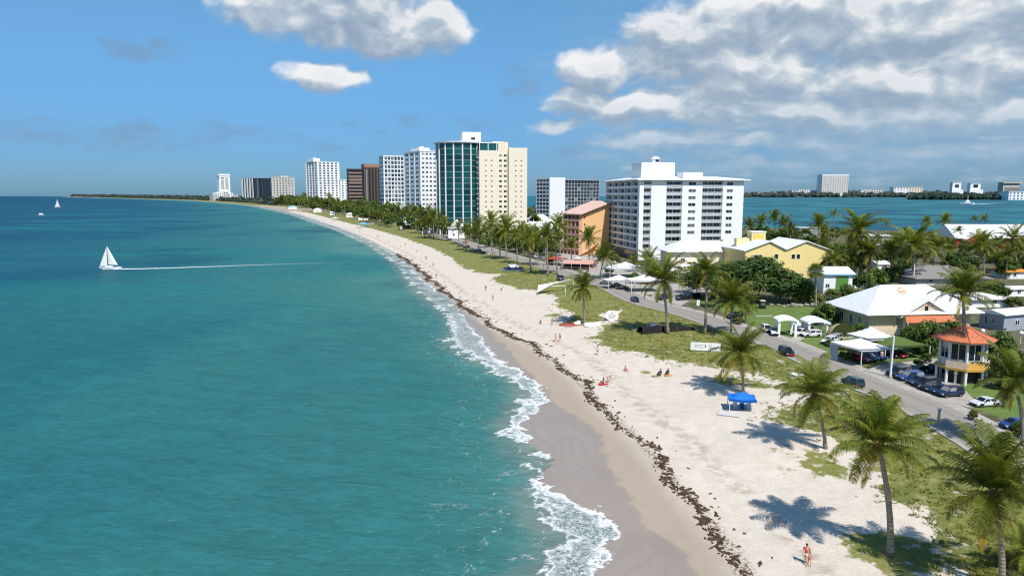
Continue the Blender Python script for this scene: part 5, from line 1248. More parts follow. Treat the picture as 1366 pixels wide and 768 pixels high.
def pose(kind):
    """joint positions for a 1.72 m adult, facing +x"""
    J = {}
    def add(n, x, y, z, r): J[n] = ((x, y, z), r)
    if kind in ('stand', 'walk', 'reach'):
        hz = .93; sp = .0
        add('pelvis', 0, 0, hz, (.145, .11)); add('waist', 0, 0, hz + .17, (.125, .095)); add('chest', 0, 0, hz + .38, (.155, .11)); add('neck', 0, 0, hz + .55, .055); add('skull', .02, 0, hz + .68, (.078, .09)); add('top', .01, 0, hz + .775, (.06, .07)); add('nose', .105, 0, hz + .665, .016)
        sw = .22 if kind == 'walk' else .03
        for s, n in ((1, 'l'), (-1, 'r')):
            f = s * sw
            add('hip' + n, 0, s * .095, hz - .05, .092); add('knee' + n, f * .75 + .03, s * .10, .48, .06); add('ankle' + n, f * 1.3 - .02, s * .10, .085, .04); add('toe' + n, f * 1.3 + .15, s * .115, .035, .035)
            add('sh' + n, 0, s * .185, hz + .46, .056); 
            if kind == 'reach': add('el' + n, .14, s * .21, hz + .26, .042); add('wr' + n, .36, s * .17, hz + .20, .030)
            else: add('el' + n, -f * .4, s * .245, hz + .19, .042); add('wr' + n, -f * .6 + .06, s * .255, hz - .05, .030)
    elif kind in ('sit',):
        hz = .13
        add('pelvis', 0, 0, hz, (.14, .12)); add('waist', -.03, 0, hz + .18, (.125, .1)); add('chest', -.02, 0, hz + .39, (.15, .11)); add('neck', .0, 0, hz + .56, .055); add('skull', .03, 0, hz + .69, (.078, .09)); add('top', .02, 0, hz + .785, (.06, .07)); add('nose', .115, 0, hz + .675, .016)
        for s, n in ((1, 'l'), (-1, 'r')):
            add('hip' + n, .07, s * .1, hz, .095); add('knee' + n, .42, s * .14, .42, .062); add('ankle' + n, .68, s * .12, .085, .04); add('toe' + n, .84, s * .13, .05, .035)
            add('sh' + n, -.01, s * .185, hz + .47, .055); add('el' + n, .14, s * .23, hz + .25, .042); add('wr' + n, .36, s * .17, .42, .030)
    elif kind == 'bend':
        hz = .86
        add('pelvis', -.12, 0, hz, (.14, .12)); add('waist', .03, 0, hz + .13, (.125, .1)); add('chest', .22, 0, hz + .18, (.15, .11)); add('neck', .38, 0, hz + .19, .055); add('skull', .50, 0, hz + .17, (.09, .078)); add('top', .58, 0, hz + .18, (.06, .06)); add('nose', .53, 0, hz + .07, .016)
        for s, n in ((1, 'l'), (-1, 'r')):
            add('hip' + n, -.12, s * .1, hz - .06, .092); add('knee' + n, .02 + s * .06, s * .11, .46, .06); add('ankle' + n, -.10 + s * .10, s * .11, .085, .04); add('toe' + n, .06 + s * .10, s * .12, .035, .035)
            add('sh' + n, .28, s * .18, hz + .16, .055); add('el' + n, .36, s * .21, hz - .1, .042); add('wr' + n, .44, s * .15, hz - .32, .030)
    for s, n in ((1, 'l'), (-1, 'r')):
        w_ = Vector(J['wr' + n][0]); e = Vector(J['el' + n][0]); d = (w_ - e).normalized(); sd = Vector((d.z, 0, -d.x)); sd = sd.normalized() if sd.length > .1 else Vector((1, 0, 0))
        pm = w_ + d * .075; J['palm' + n] = (tuple(pm), (.030, .016))
        for k, ln in enumerate((.070, .082, .076, .058)):
            q = pm + sd * (.024 - .016 * k); J['f%d%s' % (k, n)] = (tuple(q + d * ln * .6), .0085); J['g%d%s' % (k, n)] = (tuple(q + d * ln + Vector((0, -s * .018, 0))), .007)
        J['t' + n] = (tuple(w_ + d * .045 + sd * .042), .010); J['u' + n] = (tuple(w_ + d * .085 + sd * .058), .0085)
    E = [('pelvis', 'waist'), ('waist', 'chest'), ('chest', 'neck'), ('neck', 'skull'), ('skull', 'top'), ('skull', 'nose')]
    for n in 'lr':
        E += [('pelvis', 'hip' + n), ('hip' + n, 'knee' + n), ('knee' + n, 'ankle' + n), ('ankle' + n, 'toe' + n), ('chest', 'sh' + n), ('sh' + n, 'el' + n), ('el' + n, 'wr' + n), ('wr' + n, 'palm' + n), ('wr' + n, 't' + n), ('t' + n, 'u' + n)]
        for k in range(4): E += [('palm' + n, 'f%d%s' % (k, n)), ('f%d%s' % (k, n), 'g%d%s' % (k, n))]
    return J, E
PM = {}
def infl(r, k):
    return tuple(a + k for a in r) if isinstance(r, tuple) else r + k
def lerpj(J, a, b, t): return tuple(np.array(J[a][0]) * (1 - t) + np.array(J[b][0]) * t)
def person_mesh(kind):
    if kind in PM: return PM[kind]
    J, E = pose(kind); d = {}
    d['skin'] = skin_mesh('body', J, E, M['skin'], 1); d['skin2'] = d['skin'].copy(); d['skin2'].materials[0] = M['skin2']
    # shorts: pelvis to mid thigh
    S = {'pelvis': (J['pelvis'][0], infl(J['pelvis'][1], .018)), 'w': (lerpj(J, 'pelvis', 'waist', .45), infl(J['waist'][1], .022))}; SE = [('pelvis', 'w')]
    for n in 'lr': S['hip' + n] = (J['hip' + n][0], infl(J['hip' + n][1], .018)); S['th' + n] = (lerpj(J, 'hip' + n, 'knee' + n, .42), .100); SE += [('pelvis', 'hip' + n), ('hip' + n, 'th' + n)]
    d['shorts'] = (S, SE)
    T = {'w': (lerpj(J, 'pelvis', 'waist', .35), infl(J['waist'][1], .030)), 'waist': (J['waist'][0], infl(J['waist'][1], .024)), 'chest': (J['chest'][0], infl(J['chest'][1], .020)), 'n': (lerpj(J, 'chest', 'neck', .62), .075)}; TE = [('w', 'waist'), ('waist', 'chest'), ('chest', 'n')]
    for n in 'lr': T['sh' + n] = (J['sh' + n][0], infl(J['sh' + n][1], .018)); T['e' + n] = (lerpj(J, 'sh' + n, 'el' + n, .55), .062); TE += [('chest', 'sh' + n), ('sh' + n, 'e' + n)]
    d['shirt'] = (T, TE)
    Wp = {'waist': (J['waist'][0], infl(J['waist'][1], .024)), 'chest': (J['chest'][0], infl(J['chest'][1], .02)), 'n': (lerpj(J, 'chest', 'neck', .7), .08), 'pelvis': (J['pelvis'][0], infl(J['pelvis'][1], .05)), 'sk': ((J['kneel'][0][0] * .5 + J['kneer'][0][0] * .5, 0, J['kneel'][0][2]), (.22, .20)), 'hem': ((J['anklel'][0][0] * .5 + J['ankler'][0][0] * .5, 0, .12), (.24, .20))}
    WE = [('waist', 'chest'), ('chest', 'n'), ('pelvis', 'waist'), ('pelvis', 'sk'), ('sk', 'hem')]
    for n in 'lr': Wp['sh' + n] = (J['sh' + n][0], infl(J['sh' + n][1], .02)); Wp['e' + n] = (J['el' + n][0], .062); Wp['v' + n] = (lerpj(J, 'el' + n, 'wr' + n, .8), .05); WE += [('chest', 'sh' + n), ('sh' + n, 'e' + n), ('e' + n, 'v' + n)]
    d['robe'] = (Wp, WE)
    sk, tp = Vector(J['skull'][0]), Vector(J['top'][0]); up = (tp - sk).normalized(); nz = (Vector(J['nose'][0]) - sk).normalized(); bk = sk - nz * .03
    d['hair'] = ({'a': (tuple(bk + up * .02), (.085, .088)), 'b': (tuple(tp - nz * .012 + up * .005), (.072, .076)), 'c': (tuple(bk - nz * .045 - up * .06), (.062, .05))}, [('a', 'b'), ('a', 'c')])
    d['eyes'] = (sk + nz * .082 + up * .028, up, nz)
    for k in ('shorts', 'shirt', 'robe', 'hair'): d[k + '_m'] = {}
    PM[kind] = d; return d
def person(u, v, kind, label, skin='skin', shorts=None, shirt=None, robe=None, hair='hair', yaw=0, scale=1.0, cat='person', group=None, at=None, eyes=False, dz=0.0):
    d = person_mesh(kind); p = at if at is not None else P(u, v)
    o = link('person', d[skin], None, (p.x, p.y, p.z + dz), R(yaw), scale); tag(o, label, cat, group)
    for nm, m in (('shorts', shorts), ('shirt', shirt), ('robe', robe), ('hair', hair)):
        if m:
            if m not in d[nm + '_m']: d[nm + '_m'][m] = skin_mesh(nm, d[nm][0], d[nm][1], M[m], 1)
            link(nm, d[nm + '_m'][m], o)
    if eyes:
        c, up, nz = d['eyes']; sd = up.cross(nz)
        for s in (-1, 1): e = MB().lathe([(.002, -.011), (.010, -.004), (.010, .004), (.002, .011)], 8); e.build('eye', M['dark'], o, True).location = c + sd * s * .032
    return o
def cloth_sheet(name, label, u, v, w_, l_, m, yaw=0, cat='towel', group=None, dz=.03):
    p = P(u, v); mb = MB(); n = 8; rnd = random.Random(int(u))
    for i in range(n + 1):
        for j in range(5): mb.v.append(((i / n - .5) * l_, (j / 4 - .5) * w_, rnd.uniform(0, .035)))
    for i in range(n):
        for j in range(4): q = i * 5 + j; mb.f.append([q, q + 5, q + 6, q + 1]); mb.mi.append(0); mb.c.append((1, 1, 1))
    o = mb.build(name, M[m], None, True); o.location = (p.x, p.y, p.z + dz); o.rotation_euler = (0, 0, R(yaw)); return tag(o, label, cat, group)
person(1075, 752, 'walk', 'person in red top with a dark cap walking on the sand near the big palms', shorts='whitecl', shirt='redcl', hair='hair', yaw=-120, eyes=True, scale=1.0)
person(1079.5, 753, 'walk', 'small child in red walking beside the adult in the dark cap', shorts='redcl', shirt='pinkcl', yaw=-110, scale=.66, eyes=True)
person(811, 510, 'bend', 'bare backed person bending forward over a red towel near the seaweed line', shorts='pinkcl', yaw=20, eyes=True)
person(805, 511, 'sit', 'dark haired person sitting on the red towel beside the bending one', 'skin2', shorts='redcl', yaw=-150)
cloth_sheet('beach_towel', 'crumpled red towel under the sitting and bending pair', 806, 512.5, 1.0, 1.9, 'redcl', 15)
person(834, 494.5, 'sit', 'person in light pink sitting alone on the dry sand up the beach', shorts='pinkcl', shirt='pinkcl', yaw=-60)
person(881, 500.5, 'sit', 'person wrapped in black sitting on a green towel', robe='blackcl', hair='hair', yaw=-140, scale=1.15)
person(891, 499.5, 'sit', 'person in black sitting on the end of an orange towel', robe='blackcl', hair='hair', yaw=-130, scale=1.1)
cloth_sheet('beach_towel', 'bright green towel under the first person in black', 877.5, 501.5, .95, 1.9, 'greencl', 5)
cloth_sheet('beach_towel', 'faded orange towel under the second person in black', 893, 500.5, .9, 1.6, 'orangecl', 0)
person(797, 473.5, 'stand', 'person in white standing on the trodden path of the beach', shorts='bluecl', shirt='whitecl', yaw=-100)
person(741, 456, 'walk', 'person in a yellow top walking with one in purple by the seaweed', shorts='orangecl', shirt='yellowcl', yaw=-60)
person(747, 455.5, 'walk', 'person in purple walking beside the one in yellow', shorts='blackcl', shirt='purplecl', yaw=-60)
person(736.5, 433.5, 'stand', 'person in brown standing on open sand below the palm with tan boats', 'skin2', shorts='orangecl', yaw=-90)
person(721, 431.5, 'sit', 'person sitting low on the sand left of the standing one in brown', 'skin2', shorts='bluecl', yaw=-90)
person(657.5, 401, 'walk', 'person with bare back strolling alone above the seaweed line', shorts='redcl', yaw=120)
person(648, 388, 'stand', 'person in black standing at mid beach, nearer the sea of two', 'skin2', shorts='blackcl', shirt='blackcl', yaw=-90)
person(669, 387.5, 'sit', 'person in dark blue sitting near the dune grass tongue', shorts='bluecl', shirt='bluecl', yaw=-120)
person(582, 371, 'walk', 'person walking on the brown seaweed line before its bend', 'skin2', shorts='redcl', shirt='redcl', yaw=-60)
person(578, 356, 'stand', 'person in black standing far up the beach below the parked cars', shorts='blackcl', shirt='blackcl', yaw=-90)
bg_ = 'far beachgoers on the sand below the towers'
for i, (u, v, k_, c_) in enumerate([(567, 344, 'sit', 'bluecl'), (569, 347, 'stand', 'blackcl'), (556, 336, 'sit', 'redcl'), (534, 330, 'stand', 'whitecl'), (541, 328, 'stand', 'redcl'), (502, 317, 'stand', 'blackcl'), (505, 317.5, 'stand', 'bluecl'), (519, 323, 'sit', 'blackcl'), (480, 308, 'stand', 'redcl')]):
    person(u, v, k_, 'tiny beachgoer on the far sand between the surf and the dune', shorts=c_, shirt=c_, yaw=i * 77, group=bg_)
sg = 'people gathered by the pink restaurant terrace'
for i, (u, v, c_) in enumerate([(757, 358, 'whitecl'), (762, 361, 'bluecl'), (768, 359, 'blackcl'), (749, 356, 'redcl'), (774, 362, 'whitecl')]):
    person(u, v, 'stand', ['person in white standing left on the restaurant terrace edge', 'person in blue standing before the restaurant terrace', 'person in black beside the terrace post', 'person in red standing by the red sunshade', 'person in white standing farthest along the terrace'][i], shorts='bluecl', shirt=c_, yaw=i * 50, group=sg)
person(1176, 480.5, 'stand', 'person in white clothes standing on the lawn between tent and green shade', shorts='whitecl', shirt='whitecl', yaw=-90, scale=1.05)
# ------------------------------------------------------------------ canopies, tents, gazebos
def canopy(name, label, u, v, w_, d_, hgt, rise, cm, pm='white2', yaw=0, cat='canopy', group=None, valance=.25, posts=True, sag=.15, u_is_center=True):
    p = P(u, v); o = thing(name, label, cat, p, R(yaw), group)
    mb = MB(); n = 8
    X_, Y_ = np.linspace(-w_ / 2, w_ / 2, n + 1), np.linspace(-d_ / 2, d_ / 2, n + 1)
    for y in Y_:
        for x in X_:
            r = max(abs(x) / (w_ / 2), abs(y) / (d_ / 2)); z = hgt + rise * (1 - r) ** 1.25 - sag * (1 - abs(abs(x) / (w_ / 2) - abs(y) / (d_ / 2))) * 0 + .0
            e = 1 - min(abs(x) / (w_ / 2), abs(y) / (d_ / 2)); z -= sag * e * r * .6
            mb.v.append((x, y, z))
    for j in range(n):
        for i in range(n): q = j * (n + 1) + i; mb.f.append([q, q + 1, q + n + 2, q + n + 1]); mb.mi.append(0); mb.c.append((1, 1, 1))
    k = len(mb.v)
    loop = [i for i in range(n + 1)] + [(n + 1) * j + n for j in range(1, n + 1)] + [(n + 1) * n + i for i in range(n - 1, -1, -1)] + [(n + 1) * j for j in range(n - 1, 0, -1)]
    for q in loop: x, y, z = mb.v[q]; mb.v.append((x * 1.005, y * 1.005, z - valance))
    for i in range(len(loop)): j = (i + 1) % len(loop); mb.f.append([loop[i], loop[j], k + j, k + i]); mb.mi.append(0); mb.c.append((1, 1, 1))
    c = mb.build('roof', M[cm] if isinstance(cm, str) else cm, o, True)
    if posts:
        for sx in (-1, 1):
            for sy in (-1, 1): MB().tube([(sx * (w_ / 2 - .08), sy * (d_ / 2 - .08), -.1), (sx * (w_ / 2 - .08), sy * (d_ / 2 - .08), hgt - .02)], .05 if w_ < 6 else .08, 8).build('post', M[pm], o)
    return o
bc = canopy('beach_canopy', 'bright blue square canopy on white legs standing on open sand under a palm', 989, 546, 3.5, 3.0, 1.75, .75, 'blue', yaw=-12, cat='canopy', sag=.25)
p = P(983, 551)
o = thing('beach_mat', 'pale groundsheet with a low rail frame in front of the blue canopy', 'groundsheet', (p.x - 1.0, p.y - .6, p.z + .03), R(-25))
MB().box(-1.6, 1.2, -.9, .9, 0, .05).build('sheet', M['offw'], o); MB().tube([(-1.6, .9, .07), (-1.6, -.9, .07), (1.2, -.9, .07)], .045, 6).build('rail', M['greyblue'], o)
for i, (dx_, c_, lab) in enumerate([(-.8, 'whitecl', 'white low beach chair in the shade of the blue canopy'), (.1, 'bluecl', 'blue low beach chair in the middle under the blue canopy'), (1.0, 'whitecl', 'white beach chair at the right leg of the blue canopy')]):
    q = bc.matrix_basis @ Vector((dx_, -.2, 0)); o = thing('beach_chair', lab, 'beach chair', (q.x, q.y, bc.location.z), R(-100), 'beach chairs under the blue canopy')
    MB().box(-.3, .3, -.28, .28, .22, .26).build('seat', M[c_], o); MB().add([(-.3, -.28, .26), (-.3, .28, .26), (-.62, .28, .85), (-.62, -.28, .85), (-.34, -.28, .26), (-.34, .28, .26), (-.66, .28, .85), (-.66, -.28, .85)], [(0, 1, 2, 3), (7, 6, 5, 4), (0, 3, 7, 4), (1, 5, 6, 2), (3, 2, 6, 7)]).build('backrest', M[c_], o)
    for sx in (-.28, .28):
        for sy in (-.26, .26): MB().tube([(sx, sy, 0), (sx * .9, sy, .24)], .018, 6).build('leg', M['metal'], o)
t1 = canopy('party_tent', 'white pitched tent on posts with a clear side wall over parked cars', 1146, 483, 6.2, 7.0, 3.1, 1.1, 'canvasw', yaw=18, cat='tent', valance=.3)
MB().box(-3.1, -3.06, 1.6, 3.3, .1, 2.85).build('side_wall', mat('clear_sheet', (.36, .42, .48), .3), t1)
canopy('party_tent', 'white peaked tent half behind the larger parking tent', 1160, 470, 5.5, 5.5, 3.2, 1.6, 'canvasw', yaw=18, cat='tent', valance=.35)
g1 = thing('gazebo', 'white arched gazebo with thick square pillars standing on the lawn', 'gazebo', P(1047, 447), R(-5))
def gazebo(o, w_, d_, hgt, rise, wd):
    for sx in (-1, 1):
        for sy in (-1, 1): MB().box(sx * w_ / 2 - wd / 2, sx * w_ / 2 + wd / 2, sy * d_ / 2 - wd / 2, sy * d_ / 2 + wd / 2, -.05, hgt).build('pillar', M['white'], o)
    mb = MB(); n = 10; e = .45
    for y in (-d_ / 2 - e, d_ / 2 + e):
        for i in range(n + 1): t = i / n * 2 - 1; mb.v.append((t * (w_ / 2 + e), y, hgt + .35 + rise * (1 - t * t)))
        for i in range(n + 1): t = i / n * 2 - 1; mb.v.append((t * (w_ / 2 + e), y, hgt + .02 + rise * .5 * (1 - t * t) * (abs(t) < .8)))
    m_ = n + 1
    for i in range(n):
        mb.f += [[i, i + 1, 2 * m_ + i + 1, 2 * m_ + i], [m_ + i + 1, m_ + i, 3 * m_ + i, 3 * m_ + i + 1], [m_ + i, m_ + i + 1, i + 1, i], [3 * m_ + i + 1, 3 * m_ + i, 2 * m_ + i, 2 * m_ + i + 1]]
    mb.f += [[0, 2 * m_, 3 * m_, m_], [n, m_ + n, 3 * m_ + n, 2 * m_ + n]]; mb.mi = [0] * len(mb.f); mb.c = [(1, 1, 1)] * len(mb.f)
    mb.build('roof', M['white'], o)
gazebo(g1, 3.2, 2.6, 3.0, .55, .42)
g2 = thing('gazebo', 'smaller white gazebo with a domed roof behind the white estate car', 'gazebo', P(1086, 446), R(0)); gazebo(g2, 3.6, 3.2, 2.5, .7, .35)
canopy('sunshade', 'small low white sunshade between the two gazebos', 1064, 444, 2.4, 2.2, 1.9, .5, 'canvasw', cat='sunshade')
canopy('sunshade', 'white sunshade at the right shoulder of the smaller gazebo', 1099, 444, 2.0, 2.0, 2.2, .6, 'canvasw', cat='sunshade')
p = P(1192, 475); o = canopy('shade_canopy', 'green domed shade stretched over parked cars beside the white tent', 1193, 474, 8.2, 7.0, 2.5, 1.1, 'greencloth', yaw=5, cat='shade', valance=.12, sag=.3)
mqg = 'white marquees along the road below the hotel'
canopy('marquee', 'white peaked marquee with wavy edge directly under the hotel corner', 834, 369, 14, 9, 3.2, 2.0, 'canvasw', yaw=10, cat='marquee', group=mqg)
canopy('marquee', 'wide white marquee shading an orange stall beside the tall palm', 859, 388, 9.5, 7, 3.4, 1.5, 'canvasw', yaw=5, cat='marquee', group=mqg)
canopy('marquee', 'low white canopy shading cars at the roadside, leftmost of the marquees', 825, 384, 8.5, 5, 2.6, 1.5, 'canvasw', yaw=12, cat='marquee', group=mqg)
canopy('marquee', 'broad white canopy in front of the long cream house', 890, 372, 11, 7, 3.0, 1.6, 'canvasw', yaw=10, cat='marquee', group=mqg)
canopy('market_stall', 'orange topped stall under the wide white marquee', 862, 386, 4.0, 2.5, 2.0, .4, 'orangec', cat='stall')
canopy('market_stall', 'orange stall among dark trucks under the trees', 914, 390, 3.0, 2.5, 2.3, .6, 'orangec', cat='stall')
canopy('market_stall', 'red and orange sunshade at the restaurant terrace by the road bend', 742, 353, 7.0, 6, 2.6, .9, 'redc', yaw=35, cat='stall')
r_ = house('restaurant', 'roadside restaurant with a pink tiled awning and an orange folded canopy', 752, 358, None, 790, -18, 351, 345, 'hip', 'pink', 'pink', .8, a=9, cat='restaurant', ridge_d=4)
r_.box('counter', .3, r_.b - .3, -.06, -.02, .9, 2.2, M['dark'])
r_.part('awning', MB().add([(0, -3.5, 2.3), (r_.b, -3.5, 2.3), (r_.b, -.05, 3.2), (0, -.05, 3.2), (0, -3.5, 2.15), (r_.b, -3.5, 2.15)], [(0, 1, 2, 3), (4, 5, 1, 0), (4, 0, 3), (5, 2, 1)]), M['pink'])
for i in range(4): r_.part('awning_post', MB().tube([(.3 + i * (r_.b - .6) / 3, -3.4, 0), (.3 + i * (r_.b - .6) / 3, -3.4, 2.2)], .07, 6), M['white2'])
r_.done()
p = P(783, 352); o = thing('sail_shade', 'orange folded sail shade standing before the orange apartment block', 'shade sail', p, 0)
MB().add([(-4, 0, 3.0), (0, -1, 5.2), (4.5, 0, 8.5), (2.5, 2.5, 4.2), (-4, 0, 2.92), (0, -1, 5.12), (4.5, 0, 8.42), (2.5, 2.5, 4.12)], [(0, 1, 3), (1, 2, 3), (7, 5, 4), (7, 6, 5)]).build('cloth', M['orangec'], o)
for q in ((-4, 0, 3.0), (4.5, 0, 8.5), (2.5, 2.5, 4.2)): MB().tube([(q[0], q[1], -.1), q], .09, 6).build('mast', M['metal'], o)
canopy('sunshade', 'white topped kiosk on the pink restaurant roofline', 771, 357, 3, 3, 3.6, 1.0, 'canvasw', cat='kiosk')
canopy('sunshade', 'blue beach awning on the far dune before the reddish hut', 485, 303.5, 12, 7, 3, 1.6, mat('pale_blue_canvas', (.15, .42, .68), .7), cat='awning')
canopy('sunshade', 'white beach awning on the far dune under the brown towers', 447, 294.5, 8, 6, 3, 1.2, 'canvasw', cat='awning')
# white sail shades on the dune
p = P(730, 392); o = thing('sail_shade', 'white triangular sail stretched low over the dune grass', 'shade sail', p, 0)
q = [(-3.0, -1.0, .6), (8.0, 6, 3.6), (-2.4, 3.0, 2.2), (2, 3.2, 2.6)]
MB().add([q[0], q[3], q[1], q[2]] + [(x, y, z - .03) for x, y, z in (q[0], q[3], q[1], q[2])], [(0, 1, 2, 3), (7, 6, 5, 4), (0, 4, 5, 1), (1, 5, 6, 2), (2, 6, 7, 3), (3, 7, 4, 0)]).build('cloth', M['canvasw'], o)
for r in (q[0], q[1], q[2]): MB().tube([(r[0], r[1], -.1), (r[0], r[1], r[2] + .15)], .07, 6).build('mast', M['white2'], o)
def frame_(name, label, u, v, w_, hgt, yaw=0, m='white2', cat='frame'):
    p = P(u, v); o = thing(name, label, cat, p, R(yaw)); MB().tube([(0, 0, -.1), (0, 0, hgt)], .10, 8).build('post', M[m], o); MB().tube([(-.1, 0, hgt), (-w_, 0, hgt - .12)], .09, 8).build('arm', M[m], o); return o
frame_('beach_gate', 'thin white post with an arm standing at the sand edge below the sail', 739, 416, 1.2, 4.4, 0, cat='post frame')
frame_('beach_gate', 'white angled rail frame beside the white triangular sail', 754, 393, 4.0, 2.6, 10, cat='post frame')
frame_('lamp_post', 'tall white post with a long arm by the roadside under the hotel', 795, 372, 7.5, 7.0, 5, cat='lamp post')
# poles, signs
def pole(name, label, u, v, vtop, r, m, cat, extra=None, lean=0.0):
    p = P(u, v); Hh = at_y(u, vtop, p.y).z - p.z; o = thing(name, label, cat, p); MB().tube([(0, 0, -.1), (lean * .5, 0, Hh * .5), (lean, 0, Hh)], [r * 1.15, r, r * .85], 10).build('shaft', M[m], o)
    if extra: extra(o, Hh)
    return o
pole('utility_pole', 'tall white utility pole at the road edge beside the parked cars', 1187.5, 504, 449, .14, 'white2', 'utility pole', lambda o, H: [MB().box(-.22, .22, -.22, .22, -.1, .35).build('footing', M['concrete'], o), MB().lathe([(.2, H), (.22, H + .12), (.02, H + .2)], 10).build('cap', M['white2'], o)], .1)
pole('bollard_post', 'short weathered grey post beside the road near the foreground palms', 1252, 562, 545, .16, 'grey', 'post', lambda o, H: MB().box(-.22, .22, -.05, .05, H - .25, H + .1).build('plate', M['greyblue'], o))
pole('white_post', 'white wooden post in front of the pavilion deck', 1274, 511, 489, .16, 'white', 'post', lambda o, H: MB().box(-.28, .28, -.06, .06, H * .55, H * .72).build('board', M['white'], o))
pole('street_sign', 'small white sign on a post at the road edge before the black pickup', 931, 414, 400, .06, 'metal', 'sign', lambda o, H: MB().box(-.35, .35, -.03, .03, H - 1.4, H).build('board', M['white'], o))
pole('flag_pole', 'pale slim pole rising beside the white villa roof', 1218, 380, 352, .16, 'white2', 'pole', lambda o, H: MB().lathe([(.16, H), (.2, H + .15), (.02, H + .3)], 10).build('finial', M['metal'], o))
pole('lamp_post', 'slim white globe lamp near the grey gabled house', 1310, 452, 444, .06, 'white2', 'lamp post', lambda o, H: MB().lathe([(.05, H), (.34, H + .2), (.42, H + .45), (.3, H + .75), (.04, H + .85)], 12).build('globe', M['white'], o))
pole('lamp_post', 'white globe lamp among the palms at the white roof edge', 1361, 458, 447, .06, 'white2', 'lamp post', lambda o, H: MB().lathe([(.05, H), (.34, H + .2), (.42, H + .45), (.3, H + .75), (.04, H + .85)], 12).build('globe', M['white'], o))
pg = 'bare poles between the roadside palms'
for i, (u, v, vt) in enumerate([(714, 351, 340), (725, 361, 352), (750, 360, 344), (702, 352, 338)]): pole('roadside_post', ['slim post between the roadside palms by the minibus', 'short pale post at the inner road bend', 'thin pole in front of the red sunshade', 'slim post next to the black car on the road'][i], u, v, vt, .07, 'metal', 'post', lambda o, H: MB().box(-.2, .2, -.03, .03, H - .5, H).build('plate', M['greyl'], o), group if False else 0.0)
# long white sign board on the dune
pL, pR = P(921, 468), P(961, 469); dlt = pR - pL; L = dlt.length; yw = math.atan2(dlt.y, dlt.x)
o = thing('sign_board', 'long white board sign with faded dark letters standing in the dune grass', 'sign', pL, yw); hb = wpx(10.5, pL)
MB().box(0, L, 0, .06, .25, .25 + hb).build('board', M['white'], o)
for x in (.3, L / 2, L - .3): MB().box(x - .06, x + .06, .07, .17, -.1, .25 + hb * .8).build('post', M['wood'], o)
MB().box(-.04, L + .04, -.03, -.002, .21, .245 + .04).build('frame', M['whitecl'], o)
def letters(txt, x, size, m, parent, z):
    cu = bpy.data.curves.new('lettering', 'FONT'); cu.body = txt; cu.size = size; cu.extrude = .006
    to = bpy.data.objects.new('lettering', cu); COL.objects.link(to); bpy.context.view_layer.update()
    me = bpy.data.meshes.new_from_object(to.evaluated_get(bpy.context.evaluated_depsgraph_get())); bpy.data.objects.remove(to)
    me.materials.clear(); me.materials.append(m); return link('lettering', me, parent, (x, -.012, z), (math.pi / 2, 0, 0))
letters('BEZ', L * .135, hb * .62, mat('faded_grey_print', (.45, .46, .50), .8), o, .25 + hb * .30)
MB().box(L * .475, L * .515, -.012, -.002, .25 + hb * .44, .25 + hb * .68).build('emblem', mat('dark_print', (.08, .08, .09), .8), o)
letters('C', L * .62, hb * .55, mat('grey_print', (.22, .22, .24), .8), o, .25 + hb * .32)
# boats and clutter on the dune
def hull(mb, L, W, Hh, mi=0, n=14, keel=.35):
    rings = []
    for i in range(n + 1):
        t = i / n; x = (t - .5) * L; w_ = W / 2 * (1 - max(0, (t - .45) / .55) ** 2.2) * (.78 + .22 * min(1, t * 3)); w_ = max(w_, .02); sh = Hh * (1 + .35 * max(0, t - .5) ** 1.5); kz = keel * Hh * max(0, (t - .75) / .25) ** 2
        rings.append([(x, -w_, sh), (x, -w_ * .92, sh * .55 + kz * .3), (x, -w_ * .55, sh * .12 + kz * .7), (x, 0, kz), (x, w_ * .55, sh * .12 + kz * .7), (x, w_ * .92, sh * .55 + kz * .3), (x, w_, sh)])
    k = len(mb.v); m_ = 7
    for r in rings: mb.v += r
    for i in range(n):
        for j in range(m_ - 1): mb.f.append([k + i * m_ + j, k + (i + 1) * m_ + j, k + (i + 1) * m_ + j + 1, k + i * m_ + j + 1]); mb.mi.append(mi); mb.c.append((1, 1, 1))
    mb.f.append([k + j for j in range(m_)]); mb.mi.append(mi); mb.c.append((1, 1, 1)); return rings
def deck(mb, rings, z=-.08, mi=1):
    k = len(mb.v); n = len(rings)
    for r in rings: mb.v += [(r[0][0], r[0][1] * .98, r[0][2] + z), (r[6][0], r[6][1] * .98, r[6][2] + z)]
    for i in range(n - 1): mb.f.append([k + 2 * i, k + 2 * i + 2, k + 2 * i + 3, k + 2 * i + 1]); mb.mi.append(mi); mb.c.append((1, 1, 1))
def small_boat(name, label, u, v, L, W, Hh, m, m2, yaw, flip=False, cat='boat', tilt=0.0, group=None):
    p = P(u, v); o = thing(name, label, cat, (p.x, p.y, p.z + (Hh * 1.0 if flip else -.05)), R(yaw), group)
    if flip: o.rotation_euler = (math.pi + tilt, 0, R(yaw))
    else: o.rotation_euler = (tilt, 0, R(yaw))
    mb = MB(); rg = hull(mb, L, W, Hh); mb.build('hull', M[m], o, True)
    d = MB(); deck(d, rg, -.12 if not flip else -.03, 0); d.build('deck', M[m2], o)
    rl = MB(); rl.tube([r[0] for r in rg], .05, 6); rl.tube([r[6] for r in rg], .05, 6); rl.build('gunwale', M[m2], o, True); return o
o = small_boat('upturned_boat', 'white and blue boat lying on the grass beside the road', 685, 362, 8.0, 3.0, 1.3, 'white', 'navy', 25, False, 'boat', .35)
MB().box(-1.8, 1.2, -1.0, 1.0, 1.2, 2.3).build('cabin', mat('boat_cabin_blue', (.10, .16, .35), .4), o); MB().box(-2.0, 1.4, -1.15, 1.15, 2.31, 2.42).build('cabin_roof', M['white'], o)
small_boat('rowing_boat', 'white upturned rowing boat at the sand edge left of the round white float', 791, 434, 4.2, 1.6, .7, 'white', 'offw', 20, True)
